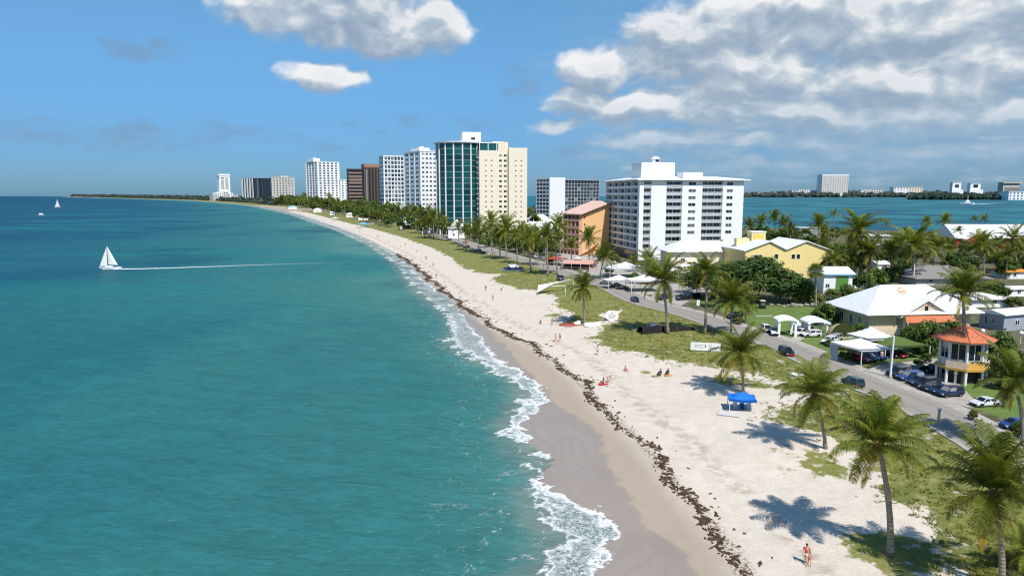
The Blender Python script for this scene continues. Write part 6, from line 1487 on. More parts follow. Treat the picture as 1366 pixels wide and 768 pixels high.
small_boat('kayak', 'brown and red kayak on the sand beneath the lone palm', 757, 434, 3.6, .8, .42, 'brownl', 'redc', 10, False)
small_boat('kayak', 'rust coloured kayak drawn up beside the brown one', 763, 435.5, 3.4, .8, .42, 'orange_shaded', 'redc', -8, False)
small_boat('dinghy', 'small white dinghy upturned right behind the two kayaks', 771, 431.5, 2.6, 1.3, .6, 'white', 'offw', 60, True)
p = P(816, 427); o = thing('beach_float', 'round white inflatable with grey bands lying on the dune', 'inflatable', p)
fm = MB()
for i in range(21):
    a_ = 2 * math.pi * i / 20
    ring = []
    for k in range(9): b_ = 2 * math.pi * k / 8; rr = 1.15 + .42 * math.cos(b_); ring.append((rr * math.cos(a_), .55 * math.sin(a_) * rr + .42 * math.sin(b_) * .6, 1.0 + rr * math.sin(a_) * .72))
    fm.v += ring
for i in range(20):
    for k in range(8): fm.f.append([i * 9 + k, (i + 1) * 9 + k, (i + 1) * 9 + k + 1, i * 9 + k + 1]); fm.mi.append(0 if i % 4 else 1); fm.c.append((1, 1, 1))
fm.build('ring', [M['white'], M['greyl']], o, True); MB().lathe([(.9, .95), (.8, 1.02), (.05, 1.05)], 14).build('floor', M['greyl'], o)
cloth_sheet('beach_bag', 'lilac bundle of cloth lying beside the round white inflatable', 824, 427.5, 1.1, 1.3, 'pinkcl', 10, 'bundle', None, .12)
o = thing('tarpaulin', 'long black tarpaulin screen propped low across the dune grass', 'tarpaulin', P(858, 446), 0)
p0, p1 = P(858, 446), P(926, 440)
dl = p1 - p0; o.rotation_euler = (0, 0, math.atan2(dl.y, dl.x)); Lt = dl.length; tm = MB(); n = 24
for i in range(n + 1):
    x = Lt * i / n; k = .12 * math.sin(i * 1.7); hh = 1.45 * (1 - (i / n) ** 2 * .55)
    tm.v += [(x, -.25 + k, -.1), (x, k * .5, hh), (x, 1.6 + k, hh - .08 + .05 * math.sin(i)), (x, 2.9, .0)]
for i in range(n):
    for j in range(3): tm.f.append([i * 4 + j, i * 4 + 4 + j, i * 4 + 5 + j, i * 4 + 1 + j]); tm.mi.append(0); tm.c.append((1, 1, 1))
tm.build('sheet', M['dark'], o, False)
for i in (0, 8, 16, 24): x = Lt * i / 24; MB().tube([(x, -.1, -.1), (x, .1, 1.55 * (1 - (i / 24) ** 2 * .55))], .05, 6).build('stake', M['wood'], o)
o = thing('beach_tent', 'small grey dome tent at the near end of the black tarpaulin', 'tent', P(872, 437)); dm = MB(); dm.lathe([(1.1, 0), (1.0, .5), (.65, 1.0), (.05, 1.2)], 10); dm.build('dome', M['greyl'], o); MB().box(-.3, .3, -1.08, -1.0, .05, .7).build('flap', M['grey'], o)
for (u, v, lab, m_) in [(954, 495, 'broken white slat fence panel on sand below the sign board', 'white2')]: pass
o = thing('cast_shell', 'beige half dome shelter beside the villa wall', 'shelter', P(1122, 452), R(25)); sm_ = MB(); n = 12
for j in range(7):
    e_ = j / 6 * math.pi / 2
    for i in range(n + 1): a_ = math.pi * i / n; sm_.v.append((3.2 * math.cos(a_) * math.cos(e_ * .9), 2.6 * math.sin(a_) * math.cos(e_ * .9) , 3.0 * math.sin(e_)))
for j in range(6):
    for i in range(n): q = j * (n + 1) + i; sm_.f.append([q, q + 1, q + n + 2, q + n + 1]); sm_.mi.append(0); sm_.c.append((1, 1, 1))
sm_.build('shell', M['straw'], o, True); MB().box(-3.3, 3.3, -.1, .1, -.05, .25).build('sill', M['beige'], o)
for (u, v, lab) in [(990, 468, 'white folded board caught behind the palm over the blue canopy'), (1058, 504, 'white chest lying in dune grass near the road edge')]:
    p = P(u, v); o = thing('cool_box', lab, 'cool box', p, R(30)); MB().box(-.55, .55, -.35, .35, 0, .6).build('chest', M['white'], o); MB().box(-.58, .58, -.38, .38, .61, .72).build('lid', M['whitecl'], o); MB().tube([(-.5, -.37, .4), (-.2, -.45, .45), (.2, -.45, .45), (.5, -.37, .4)], .03, 6).build('handle', M['metal'], o)
# dry rubble and brush behind the lawn
rr = random.Random(4)
for i in range(9):
    p = P(1030 + i * 7 + rr.uniform(-3, 3), 409 + rr.uniform(-2, 1)); s = rr.uniform(.5, 1.1); bm_ = MB(); bm_.lathe([(s * .7, -.1), (s, s * .3), (s * .7, s * .7), (s * .1, s * .8)], 7, 0); 
    for k in range(len(bm_.v)): bm_.v[k] = tuple(c_ * rr.uniform(.8, 1.2) for c_ in bm_.v[k])
    o = bm_.build('boulder', M['rock']); o.location = p; tag(o, 'rough rubble boulder in the row behind the gazebo lawn', 'boulder', 'rubble boulders along the back of the lawn')
# ------------------------------------------------------------------ boats on the water
p = P(147, 359); p.z = 0; o = thing('sailboat', 'white sloop under full sail with a long straight wake', 'sailboat', (p.x, p.y, -.12), R(184)); s = 1.0
hm = MB(); rg = hull(hm, 8.4, 2.5, 1.05); hm.build('hull', M['white'], o, True); dm = MB(); deck(dm, rg, -.05, 0); do = dm.build('deck', M['offw'], o)
MB().loft([[(x, -.7 * k, .95), (x, -.6 * k, 1.45), (x, .6 * k, 1.45), (x, .7 * k, .95)] for x, k in ((-1.2, 1), (.8, 1), (1.8, .5))]).build('cabin', M['white'], o)
Hm = at_y(149, 327, p.y).z; MB().tube([(.7, 0, .9), (.7, 0, Hm)], [.08, .05], 8).build('mast', M['brownd'], o); MB().tube([(.7, 0, 1.9), (-3.3, .25, 1.8)], .05, 8).build('boom', M['metal'], o)
def sail(name, A, B, C, bel, m):
    mb = MB(); n = 10
    for i in range(n + 1):
        for j in range(n + 1):
            t, q = i / n, j / n; a_, b_ = Vector(A), Vector(B); ft = a_.lerp(b_, q); pt = ft.lerp(Vector(C), t); pt.y += bel * math.sin(math.pi * q) * (1 - t) * (.6 + t); mb.v.append(tuple(pt))
    for i in range(n):
        for j in range(n): k = i * (n + 1) + j; mb.f.append([k, k + 1, k + n + 2, k + n + 1]); mb.mi.append(0); mb.c.append((1, 1, 1))
    return mb.build(name, m, o, True)
M['sail'] = mat('sail_cloth', (.80, .79, .74), .8)
sail('mainsail', (.6, 0, 2.0), (-3.2, .25, 1.9), (.62, 0, Hm - .1), .45, M['sail']); sail('jib', (4.0, 0, 1.35), (.9, .35, 1.6), (.8, 0, Hm - .6), .4, M['sail'])
MB().tube([(4.0, 0, 1.3), (.75, 0, Hm - .3)], .02, 5).build('forestay', M['metal'], o)
for (u, v, sc_, lab) in [(77, 277.5, 1.0, 'tiny white sailboat far out near the sea horizon'), (55, 287.5, .62, 'tiny white motor boat farther left on the open sea')]:
    q = P(u, v); q.z = 0; b_ = thing('sailboat' if sc_ == 1 else 'motor_boat', lab, 'boat', (q.x, q.y, -.1), R(170)); L = 16 * sc_
    hm = MB(); rg = hull(hm, L, L * .3, L * .13); hm.build('hull', M['white'], b_, True); dm = MB(); deck(dm, rg, -.05, 0); dm.build('deck', M['offw'], b_)
    if sc_ == 1:
        MB().tube([(0, 0, 1), (0, 0, 20)], .15, 6).build('mast', M['white2'], b_); MB().add([(-.2, 0, 3), (-6, .4, 3), (-.2, 0, 19.5), (.2, 0, 3), (6.5, .3, 2.2), (.2, 0, 17)], [(0, 1, 2), (3, 4, 5)]).build('sails', M['sail'], b_)
    else: MB().box(-2, 2.5, -1.2, 1.2, 1.2, 3.4).build('cabin', M['white'], b_)
q = at_z(1290, 272.5, 0); b_ = thing('motor_yacht', 'white motor yacht speeding across the lagoon ahead of its wake', 'motor boat', (q[0], q[1], -.2), R(175)); L = 40
hm = MB(); rg = hull(hm, L, 10, 4.0); hm.build('hull', M['white'], b_, True); dm = MB(); deck(dm, rg, -.2, 0); dm.build('deck', M['offw'], b_); MB().box(-8, 8, -3.4, 3.4, 3.8, 8.5).box(-5, 4, -2.6, 2.6, 8.51, 12).build('cabin', M['white'], b_); MB().tube([(-1, 0, 12), (-1.5, 0, 26)], [.9, .3], 6).build('mast', M['white2'], b_); MB().box(-7.9, 7.9, -3.46, 3.46, 5.4, 7.2).build('window_band', M['glass'], b_)
# wakes: foam sheets lying on the water
def wake_mat():
    m, t = new_mat('wake_foam'); p = t.pos(); n = t.noise(p, .5, 5, .7); a_ = t.attr('edge'); l_ = t.attr('age')
    al = t.m('MULTIPLY', t.ss(t.m('ADD', t.m('SUBTRACT', 1.0, a_), t.m('MULTIPLY', t.m('SUBTRACT', n, .5), 1.6)), .25, .7), t.ss(t.m('ADD', l_, t.m('MULTIPLY', t.m('SUBTRACT', n, .5), .5)), 1.0, .25))
    t.put(t.b.inputs['Base Color'], (.78, .82, .82)); t.b.inputs['Roughness'].default_value = .9; t.put(t.b.inputs['Alpha'], al); return m
M['wake'] = wake_mat()
def wake(px, w0, w1):
    q = smooth_poly(pxs(px, 0), 16); tg2 = np.gradient(q, axis=0); tg2 /= np.linalg.norm(tg2, axis=1)[:, None]; nn = np.stack([-tg2[:, 1], tg2[:, 0]], 1); mb = MB(); ed = []; ag = []
    for i in range(len(q)):
        t = i / (len(q) - 1); w_ = w0 + (w1 - w0) * t
        for k in range(-3, 4): c_ = q[i] + nn[i] * w_ * k / 3; mb.v.append((c_[0], c_[1], .075)); ed.append(abs(k) / 3); ag.append(t)
    for i in range(len(q) - 1):
        for k in range(6): z_ = i * 7 + k; mb.f.append([z_, z_ + 1, z_ + 8, z_ + 7]); mb.mi.append(0); mb.c.append((1, 1, 1))
    o = mb.build('water_wake', M['wake']); 
    for nm, arr in (('edge', ed), ('age', ag)): at = o.data.attributes.new(nm, 'FLOAT', 'POINT'); at.data.foreach_set('value', arr)
    return tag(o, kind='structure')
wake([(139, 358.8), (155, 359), (200, 358.3), (260, 356.5), (330, 354), (400, 351.8), (470, 350)], 2.4, 3.2)
wake([(1284, 272.6), (1300, 272.6), (1318, 271.6), (1335, 270.8), (1350, 270.6)], 9, 16)
# ------------------------------------------------------------------ palms, in the order they stand from the camera
pp = palm_px
pp('tall coconut palm on a grass patch, its shadow lying across open sand', 1187, 740, 1172, 593, 84, CROWNS[0], dryn=2, nuts=True, rot=.4)
pp('coconut palm with a big dark crown and hanging yellow frond at the near corner', 1336, 785, 1326, 655, 98, CROWNS[2], dryn=2, nuts=True, rot=2.1)
pp('yellowing coconut palm with many golden lower fronds over the beach edge', 1101, 598, 1088, 525, 63, CROWNS[1], dryn=4, nuts=True, rot=1.2)
pp('coconut palm growing directly behind the blue canopy', 991, 524, 987, 472, 54, CROWNS[3], dryn=2, rot=0.2)
pp('coconut palm whose straight trunk crosses the front of the orange pavilion', 1284, 511, 1285, 392, 47, CROWNS[2], dryn=1, rot=3.3)
pp('coconut palm with limp yellow fronds behind the small blue car', 1364, 595, 1352, 507, 58, CROWNS[1], dryn=3, rot=2.6)
pp('young stemless palm sprouting low at the near corner of the dune', 1372, 762, 1371, 738, 48, CROWNS[3], rot=.9)
pp('shaggy coconut palm in the grass before the black tarpaulin, trailing a long dry frond', 891, 445, 885, 374, 44, CROWNS[1], dryn=3, nuts=True, rot=.1)
pp('slim tall palm rising from the road edge beside the dark tree', 940, 445, 943, 362, 34, CROWNS[3], dryn=1)
pp('bushy palm standing in front of the spreading dark tree at the road edge', 975, 447, 977, 402, 42, CROWNS[0], dryn=1)
pp('lone palm on the dune above the two kayaks', 780, 432, 777, 384, 31, CROWNS[3], dryn=2)
pp('fan palm with a round head standing in the back of the gazebo lawn', 1088, 410, 1088, 363, 15, FANC, name='fan_palm')
pp('small reddish palm bush behind the bushy roadside palm', 994, 430, 994, 414, 17, CROWN_MID[0])
pp('tall coconut palm with a white washed trunk behind the white villa', 1217, 379, 1219, 327, 40, CROWNS[1], dryn=1)
pp('leafy coconut palm crowding the right side of the white washed palm', 1246, 372, 1244, 336, 32, CROWNS[3], dryn=1)
pp('coconut palm in front of the red gabled lagoon house', 1313, 372, 1309, 327, 26, CROWN_MID[2])
pp('coconut palm at the far end of the red gabled house', 1356, 366, 1351, 318, 26, CROWN_MID[1])
pp('huge ragged palm with brown skirt of dead leaves by the lagoon', 1147, 372, 1146, 308, 38, CROWNS[1], dryn=4, trunk_r=.45)
pp('second dark trunk palm tucked under the ragged skirted palm', 1157, 374, 1160, 336, 28, CROWNS[3], dryn=2, trunk_r=.4)
pp('yellow green palm bending by the green garage door', 1141, 372, 1137, 346, 22, CROWN_MID[3], dryn=2)
lg = 'palms along the lagoon shore'
LS = [(1000, 318, 1000, 302, 15), (1016, 318, 1015, 296, 15), (1034, 322, 1033, 292, 15), (1047, 322, 1046, 300, 17), (1055, 328, 1054, 306, 14), (1090, 335, 1092, 300, 20), (1104, 330, 1100, 312, 18), (1113, 322, 1112, 286, 10), (1181, 326, 1182, 298, 9), (1129, 335, 1128, 312, 14), (1236, 322, 1236, 296, 12), (1262, 326, 1261, 296, 15), (1274, 330, 1278, 312, 13), (1299, 305, 1300, 293, 9), (1314, 305, 1313, 293, 10), (1198, 345, 1196, 326, 18), (1186, 352, 1183, 334, 20), (1170, 340, 1172, 322, 12), (1330, 352, 1330, 330, 20), (1268, 352, 1266, 334, 20), (1100, 352, 1098, 330, 14)]
LL = ['short palm by the right edge of the white hotel', 'tall palm second from the white hotel edge at the lagoon', 'tall palm behind the yellow turret', 'dense palm right of the yellow turret', 'low palm over the roof of the yellow house', 'bushy palm behind the right gable of the yellow house', 'broad palm between yellow house and the skirted palm', 'lone slim palm standing clear against the lagoon', 'slim small palm by the white boathouse', 'low palm in front of the lagoon left of the skirted palm', 'far palm peeking over the white washed palm', 'tall palm left of the red gabled house roof', 'drooping palm against the red gable', 'small palm far behind the red gabled house', 'round palm top above the white lagoon roof', 'palm left of the white washed trunk', 'yellow tinted low palm among villa shrubs', 'small palm beside the white boathouse roof', 'broad palm below the red gable house', 'leaning palm before the red gable house', 'short palm at the corner of the yellow house']
for (a_, b_, c_, d_, r_), lab in zip(LS, LL): pp(lab, a_, b_, c_, d_, r_, group=lg)
rg_ = 'palms lining the far bend of the road'
RS = [(639, 337, 636, 309, 15), (656, 340, 655, 301, 16), (667, 345, 665, 318, 14), (676, 346, 674, 309, 19), (690, 352, 688, 318, 13), (708, 363, 705, 322, 18), (717, 354, 716, 326, 15), (731, 368, 730, 318, 17), (743, 366, 742, 322, 17), (747, 342, 746, 304, 15), (786, 356, 785, 322, 16), (800, 372, 806, 346, 18), (622, 334, 621, 312, 11), (612, 326, 611, 306, 10), (697, 338, 697, 312, 13), (762, 350, 762, 330, 11), (728, 345, 727, 312, 12), (865, 372, 866, 350, 17), (930, 392, 929, 372, 18), (955, 410, 954, 392, 16), (1000, 420, 999, 405, 14), (845, 362, 846, 351, 10), (715, 330, 713, 314, 10)]
RL = ['palm at the seaward end of the road row', 'tall thin palm near the start of the road row', 'low yellow palm between the first tall palms of the row', 'tall dark palm of the row with a wide crown', 'drooping palm beside the black car', 'slim palm standing behind the upturned boat', 'palm near the white minibus', 'tall palm next to the grey minibus', 'palm by the red sunshade, tall and straight', 'palm against the left side of the orange block', 'palm in front of the orange block wall', 'leaning palm blown sideways beside the white lamp arm', 'small palm left of the row near the verge cars', 'tiny palm by the white cube house', 'palm under the cream tower slab', 'small palm before the pink restaurant roof', 'palm under the dark glass block', 'palm between the white marquees', 'palm over the black pickup', 'low palm under the dark tree edge', 'small palm at the edge of the gazebo lawn', 'little palm in front of the hotel lobby', 'small palm on the terrace of the red fascia restaurant']
for (a_, b_, c_, d_, r_), lab in zip(RS, RL): pp(lab, a_, b_, c_, d_ - 2, r_ * 1.42, group=rg_)
cg_ = 'leaning palms in the beach clump before the teal tower'
for i, (a_, b_, c_, d_, r_) in enumerate([(573, 318, 569, 292, 12), (578, 319, 578, 289, 13), (583, 320, 586, 294, 12), (567, 317, 561, 297, 11), (588, 321, 594, 298, 11), (580, 317, 574, 296, 12), (592, 322, 600, 302, 9)]):
    pp('slender palm in the tight clump before the teal tower', a_, b_, c_, d_, r_, group=cg_, cat='palm tree')
# ------------------------------------------------------------------ broadleaf trees and bushes
def tpx(name, label, u, v, vtop, rpx, kind='mid', m='leafm', cat='tree', group=None, trunk=.42):
    b_ = P(u, v); hh = at_y(u, vtop, b_.y).z - b_.z; return tree(name, label, b_, hh, wpx(rpx, b_), kind, m, cat, group, trunk)
def bpx(label, u, v, vtop, rpx, m='leafm', group=None, kind='bush'):
    b_ = P(u, v); hh = at_y(u, vtop, b_.y).z - b_.z; return bush(label, b_, wpx(rpx, b_), max(.5, hh), m, group=group, kind=kind)
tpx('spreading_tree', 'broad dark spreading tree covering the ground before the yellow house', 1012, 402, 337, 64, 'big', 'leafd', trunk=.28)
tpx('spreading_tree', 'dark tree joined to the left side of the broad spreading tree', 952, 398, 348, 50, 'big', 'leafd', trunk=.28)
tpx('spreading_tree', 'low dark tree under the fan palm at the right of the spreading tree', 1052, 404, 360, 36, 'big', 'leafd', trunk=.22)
sh = 'shrubs and bushes around the villas'
BS = [(1100, 434, 402, 20, 'leafm'), (1146, 448, 430, 12, 'leafm'), (1236, 472, 425, 26, 'leafm'), (1212, 462, 432, 14, 'leafm'), (1270, 470, 425, 22, 'leafd'), (1262, 440, 414, 16, 'leafm'), (1330, 505, 440, 32, 'leafd'), (1348, 520, 462, 26, 'leafm'), (1322, 500, 460, 20, 'leafm'), (1108, 462, 452, 9, 'leafo'), (1122, 466, 457, 9, 'leafo'), (1128, 480, 466, 10, 'leafo'), (1140, 476, 468, 8, 'leafd'), (1064, 406, 388, 14, 'leafo'), (1084, 406, 388, 16, 'leafo'), (1110, 400, 384, 15, 'leafo'), (1128, 398, 378, 14, 'leafm'), (1150, 390, 362, 18, 'leafd'), (1168, 384, 356, 18, 'leafm'), (1190, 376, 350, 18, 'leafm'), (1330, 402, 374, 18, 'leafd'), (1316, 392, 372, 14, 'leafm'), (1350, 410, 392, 16, 'leafo'), (1290, 364, 338, 18, 'leafd'), (1340, 362, 338, 20, 'leafd'), (1270, 358, 340, 16, 'leafm'), (1362, 362, 342, 16, 'leafd'), (1130, 362, 336, 20, 'leafd'), (1112, 352, 326, 16, 'leafd'), (1206, 362, 340, 18, 'leafd'), (812, 366, 350, 10, 'leafm'), (846, 378, 362, 10, 'leafm'), (874, 374, 352, 12, 'leafm'), (902, 366, 352, 12, 'leafd'), (1298, 560, 545, 8, 'leafo'), (1224, 489, 478, 8, 'leafd'), (1236, 484, 470, 10, 'leafd'), (1004, 330, 318, 8, 'leafd'), (1025, 332, 316, 10, 'leafd'), (1080, 335, 310, 16, 'leafd'), (1310, 470, 452, 10, 'leafm'), (1296, 495, 478, 8, 'leafd'), (985, 432, 422, 10, 'leafo'), (820, 352, 336, 9, 'leafd'), (801, 348, 330, 9, 'leafm'), (1359, 585, 560, 14, 'leafd'), (735, 352, 336, 9, 'leafm'), (716, 340, 320, 11, 'leafd'), (700, 334, 316, 10, 'leafm'), (676, 334, 318, 10, 'leafm'), (660, 328, 308, 11, 'leafd'), (648, 330, 312, 10, 'leafm'), (730, 332, 316, 10, 'leafd')]
BL_ = ['round bush at the left corner of the villa', 'dense bush at the near corner of the villa wall', 'large tree-like bush hiding the villa front beside the porch', 'bush under the orange porch roof', 'dark bush behind the pavilion roof', 'bush between villa porch and pavilion palm', 'big dark bush at the right of the pavilion', 'tall bush below the globe lamp', 'bush leaning on the pavilion balcony', 'olive shrub beside the white tent wall, upper of two', 'olive shrub by the white tent wall, lower of two', 'shrub at the road edge under the white tent', 'small dark shrub at the tent post', 'dry shrub behind the rubble, left', 'dry shrub behind the rubble near the fan palm', 'scrub bush before the green garage', 'bush at the right of the green garage door', 'dark bush at the foot of the skirted palm', 'bush by the tiny white shed', 'bush behind the villa ridge', 'dark bush by the small orange roofed house', 'bush at the end of the grey shingle roof', 'olive bush below the white cottage', 'dark bush under the red gable', 'bush below the red gabled house at its right gable', 'bush between lagoon palms and grey roof', 'dark bush at the far side of the red gabled house', 'dark undergrowth bush left of the skirted palm', 'dark bush at the end of the yellow house', 'dark bush left of the white washed palm', 'bush by the hotel lobby glazing', 'bush between marquees and road', 'bush by the broad white canopy', 'dark bush at the cream house wall', 'olive shrub on the lawn near the white two door car', 'dark shrub at the pavilion lot edge', 'dark shrub behind the back row of cars', 'low dark bush right of the white hotel base', 'dark bush under the yellow turret', 'dark bush behind the yellow gable', 'bush between the pavilion and the grey gable', 'dark bush at the pavilion posts', 'olive shrub under the roadside palms', 'dark bush at the foot of the hotel side', 'bush between orange block and hotel', 'dark bush beside the small blue car', 'bush before the red sunshade', 'dark bush behind the white minibus', 'bush under the row palms behind the minibus', 'bush under the tall dark row palm', 'dark bush by the row start', 'bush below the first row palms', 'dark bush below the dark glass block']
for (a_, b_, c_, r_, m_), lab in zip(BS, BL_): bpx(lab, a_, b_, c_, r_, m_, sh, 'bush' if r_ < 24 else 'mid')
rnd = random.Random(64); bk = 'trees filling the gardens between villas and lagoon'
for i in range(92):
    for _ in range(30):
        u = rnd.uniform(985, 1420); v = rnd.uniform(312, 372) if u > 1105 else rnd.uniform(312, 332)
        if not (1215 < u < 1325 and 362 < v < 385) and not (1275 < u < 1400 and 318 < v < 336) and not (1145 < u < 1192 and 318 < v < 330): break
    b_ = P(u, v); rr = rnd.uniform(2.6, 4.6)
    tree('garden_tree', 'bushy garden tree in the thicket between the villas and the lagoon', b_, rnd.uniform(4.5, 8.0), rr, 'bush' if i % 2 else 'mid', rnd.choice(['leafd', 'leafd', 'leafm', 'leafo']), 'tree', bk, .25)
for i in range(26):
    u = rnd.uniform(700, 1010) if i < 12 else rnd.uniform(600, 760); v = rnd.uniform(318, 334) if i < 12 else rnd.uniform(312, 330)
    if 806 < u < 990 or 754 < u < 812: u = rnd.uniform(690, 752); v = rnd.uniform(305, 316)
    tree('garden_tree', 'leafy tree among the roofs below the cream tower and glass block', P(u, v), rnd.uniform(6, 10), rnd.uniform(3, 5), 'far', rnd.choice(['leafd', 'leafm']), 'tree', 'trees among the roofs below the towers', .3)
for i in range(22):
    for _ in range(30):
        u = rnd.uniform(1108, 1420); v = rnd.uniform(334, 384)
        if not (1200 < u < 1330 and 366 < v < 388) and not (1275 < u < 1400 and 318 < v < 336): break
    b_ = P(u, v); hh = rnd.uniform(6, 10); heart = b_ + Vector((rnd.uniform(-1, 1), rnd.uniform(-1, 1), hh))
    palm('coconut_palm', 'coconut palm rising out of the garden thicket between villas and lagoon', b_, heart, rnd.uniform(3.6, 4.8), CROWN_MID[i % 4], group='palms rising out of the garden thicket')
rnd = random.Random(71); cnt_ = 0
for i in range(400):
    if cnt_ >= 34: break
    j = rnd.randrange(len(ROAD)); q = ROAD[j] + nr[j] * rnd.uniform(7, 30)
    if not 230 < q[1] < 500: continue
    uu = CX + F * q[0] / (q[1] * cp + 28 * sp)
    if 742 < uu < 1000 or uu < 560: continue
    cnt_ += 1; b_ = Vector((q[0], q[1], ZLAND))
    tree('garden_tree', 'leafy tree in the planted strip inland of the far road bend', b_, rnd.uniform(4.5, 8.5), rnd.uniform(2.4, 4.0), 'far' if q[1] > 330 else 'bush', rnd.choice(['leafd', 'leafm', 'leafo']), 'tree', 'trees in the planted strip beside the far road', .28)
# wooded belt behind the beach, out to the last towers
rnd = random.Random(2024)
al = ROAD if False else None
cum = [0]
CO = INNER[8:]
for i in range(1, len(CO)): cum.append(cum[-1] + float(np.linalg.norm(CO[i] - CO[i - 1])))
def along(d_):
    j = int(np.searchsorted(cum, d_)) ; j = max(1, min(j, len(CO) - 1)); t = (d_ - cum[j - 1]) / max(1e-6, cum[j] - cum[j - 1]); q = CO[j - 1] * (1 - t) + CO[j] * t
    g = CO[j] - CO[j - 1]; g = g / np.linalg.norm(g); return q, np.array([g[1], -g[0]])
start = next(c for c, q in zip(cum, CO) if q[1] > 380)
fgr = 'trees of the wooded belt behind the far beach'
d_ = start; nt_ = npm_ = 0
while d_ < start + 1500 and nt_ < 290:
    q, nrm = along(d_); Dq = q[1]; step = 7.5 + max(0, Dq - 380) * .017
    rows = [(36, 46), (48, 62), (66, 86), (90, 130)]
    for ri, (s0, s1) in enumerate(rows):
        if ri == 0 and (Dq < 430 or rnd.random() < .35): continue
        if rnd.random() < .12: continue
        s_ = rnd.uniform(s0, s1); pt = q + nrm * s_ + np.array([rnd.uniform(-3, 3), rnd.uniform(-step, step) * .5])
        rd = ((ROAD - pt) ** 2).sum(1).min() ** .5
        uu = CX + F * pt[0] / (pt[1] + 4)
        if rd < 5 or (600 < uu < 755 and pt[1] < 500) or (uu > 600 and pt[1] < 420): continue
        base = Vector((pt[0], pt[1], max(.8, min(ZLAND, G(pt[0], pt[1]))))); cnt = nt_ + npm_
        far = min(1.0, max(0, (Dq - 500) / 1200)); hh = rnd.uniform(9.5, 15.5) * (1 + .75 * far) * (.75 if ri == 0 else 1)
        if rnd.random() < .30 and npm_ < 110:
            npm_ += 1; heart = base + Vector((rnd.uniform(-1.5, 1.5), rnd.uniform(-1.5, 1.5), hh * rnd.uniform(.85, 1.1))); palm('coconut_palm', 'small palm in the wooded belt below the far towers', base, heart, rnd.uniform(4.4, 5.8) * (1 + .6 * far), CROWN_FAR[cnt % 2], group=fgr)
        elif nt_ < 290: nt_ += 1; tree('beach_tree', 'dense small tree in the wooded belt below the far towers', base, hh, rnd.uniform(4.6, 7.5) * (1 + .7 * far), 'far', rnd.choice(['leafd', 'leafm', 'leafm', 'leafo']), 'tree', fgr, .3)
    d_ += step * rnd.uniform(.8, 1.2)
print('belt', nt_, npm_, Dq)
# the far woods that read as one mass
def woods(name, pts, hfun, seed, m, size=1.0, n=3):
    rnd = random.Random(seed); mb = MB()
    for (x, y, z) in pts:
        hh = hfun(x, y) * rnd.uniform(.6, 1.15); rr = hh * rnd.uniform(.5, .9); tn = rnd.uniform(-.2, .2)
        for k in range(n * 8):
            a_ = rnd.uniform(0, 6.28); e_ = rnd.uniform(0, 1); w_ = math.sqrt(1 - e_ * e_ * .8) * rnd.uniform(.3, 1); c_ = Vector((x + math.cos(a_) * rr * w_, y + math.sin(a_) * rr * w_, z + hh * (.15 + .8 * e_ * rnd.uniform(.6, 1)))); s = rr * .34 * size
            u_ = Vector((rnd.gauss(0, 1), rnd.gauss(0, 1), rnd.gauss(0, .6))).normalized(); v_ = u_.orthogonal().normalized()
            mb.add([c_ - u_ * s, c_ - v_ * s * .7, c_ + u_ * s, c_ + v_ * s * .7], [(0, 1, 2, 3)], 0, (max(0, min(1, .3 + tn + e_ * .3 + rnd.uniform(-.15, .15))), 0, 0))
        mb.lathe([(rr * .7, z - 1), (rr * .8, z + hh * .35), (rr * .35, z + hh * .7), (.1, z + hh * .75)], 6, 0, x, y)
        for k in range(24): 
            if k < 20: mb.c[-1 - k] = (.12, 0, 0)
    return tag(mb.build(name, m, None, False, True), 'dense distant woodland', 'woodland', kind='stuff')
pts = []
d2 = d_
while d2 < cum[-2]:
    q, nrm = along(d2); 
    if q[1] > 8500: break
    for s_ in (40, 60, 85, 120, 160, 210): 
        o_ = q + nrm * (s_ * (1 + q[1] / 6000) + rnd.uniform(-12, 12)); pts.append((o_[0] + rnd.uniform(-10, 10), o_[1], .8))
    d2 += 16 + q[1] * .004
M['leaffar'] = leaf_mat('hazy_leaf', (.030, .050, .045), (.070, .095, .070), trans=.1)  # distance haze mixed into these bluish greens
for i in range(260):      # inland filler behind the belt
    q, nrm = along(start + rnd.uniform(60, 2600)); o_ = q + nrm * rnd.uniform(140, 330); 
    t_ = float(sdist(np.array([o_[0]]), np.array([o_[1]]), LAGOON)[0])
    if t_ > 8: pts.append((o_[0], o_[1], 1.5))
woods('far_woods', pts, lambda x, y: 15 + y / 600, 5, M['leaffar'], 1.0, 2)
# ------------------------------------------------------------------ far shore across the lagoon
def shore_hill(name, pl, D0, D1, hmax, seed):
    rnd = random.Random(seed); n = 60; mb = MB(); us = np.linspace(pl[0], pl[1], n); top = []
    for i, u in enumerate(us):
        e_ = math.sin(math.pi * i / (n - 1)) ** .35; hh = hmax * e_ * (.7 + .3 * math.sin(i * .7 + seed) * math.sin(i * .23))
        d = ray(u, V0); tx = d[0] / d[1]
        for f, zz in ((0, -.5), (.08, 2.0), (.35, hh * .7), (.6, hh), (1.0, hh * .2)): y = D0 + (D1 - D0) * f; mb.v.append((tx * y, y, zz))
        top.append((tx, hh))
    for i in range(n - 1):
        for k in range(4): q = i * 5 + k; mb.f.append([q, q + 5, q + 6, q + 1]); mb.mi.append(0); mb.c.append((1, 1, 1))
    o = mb.build(name, mat('hill_scrub', (.05, .06, .045), .95, var=.4, scale=.01), None, True); tag(o, kind='structure'); return top
t1_ = shore_hill('far_shore_hill', (985, 1420), 6500, 7600, 38, 2)
t2_ = shore_hill('far_shore_hill', (1222, 1440), 3700, 4300, 24, 5)
pts1 = []; pts2 = []
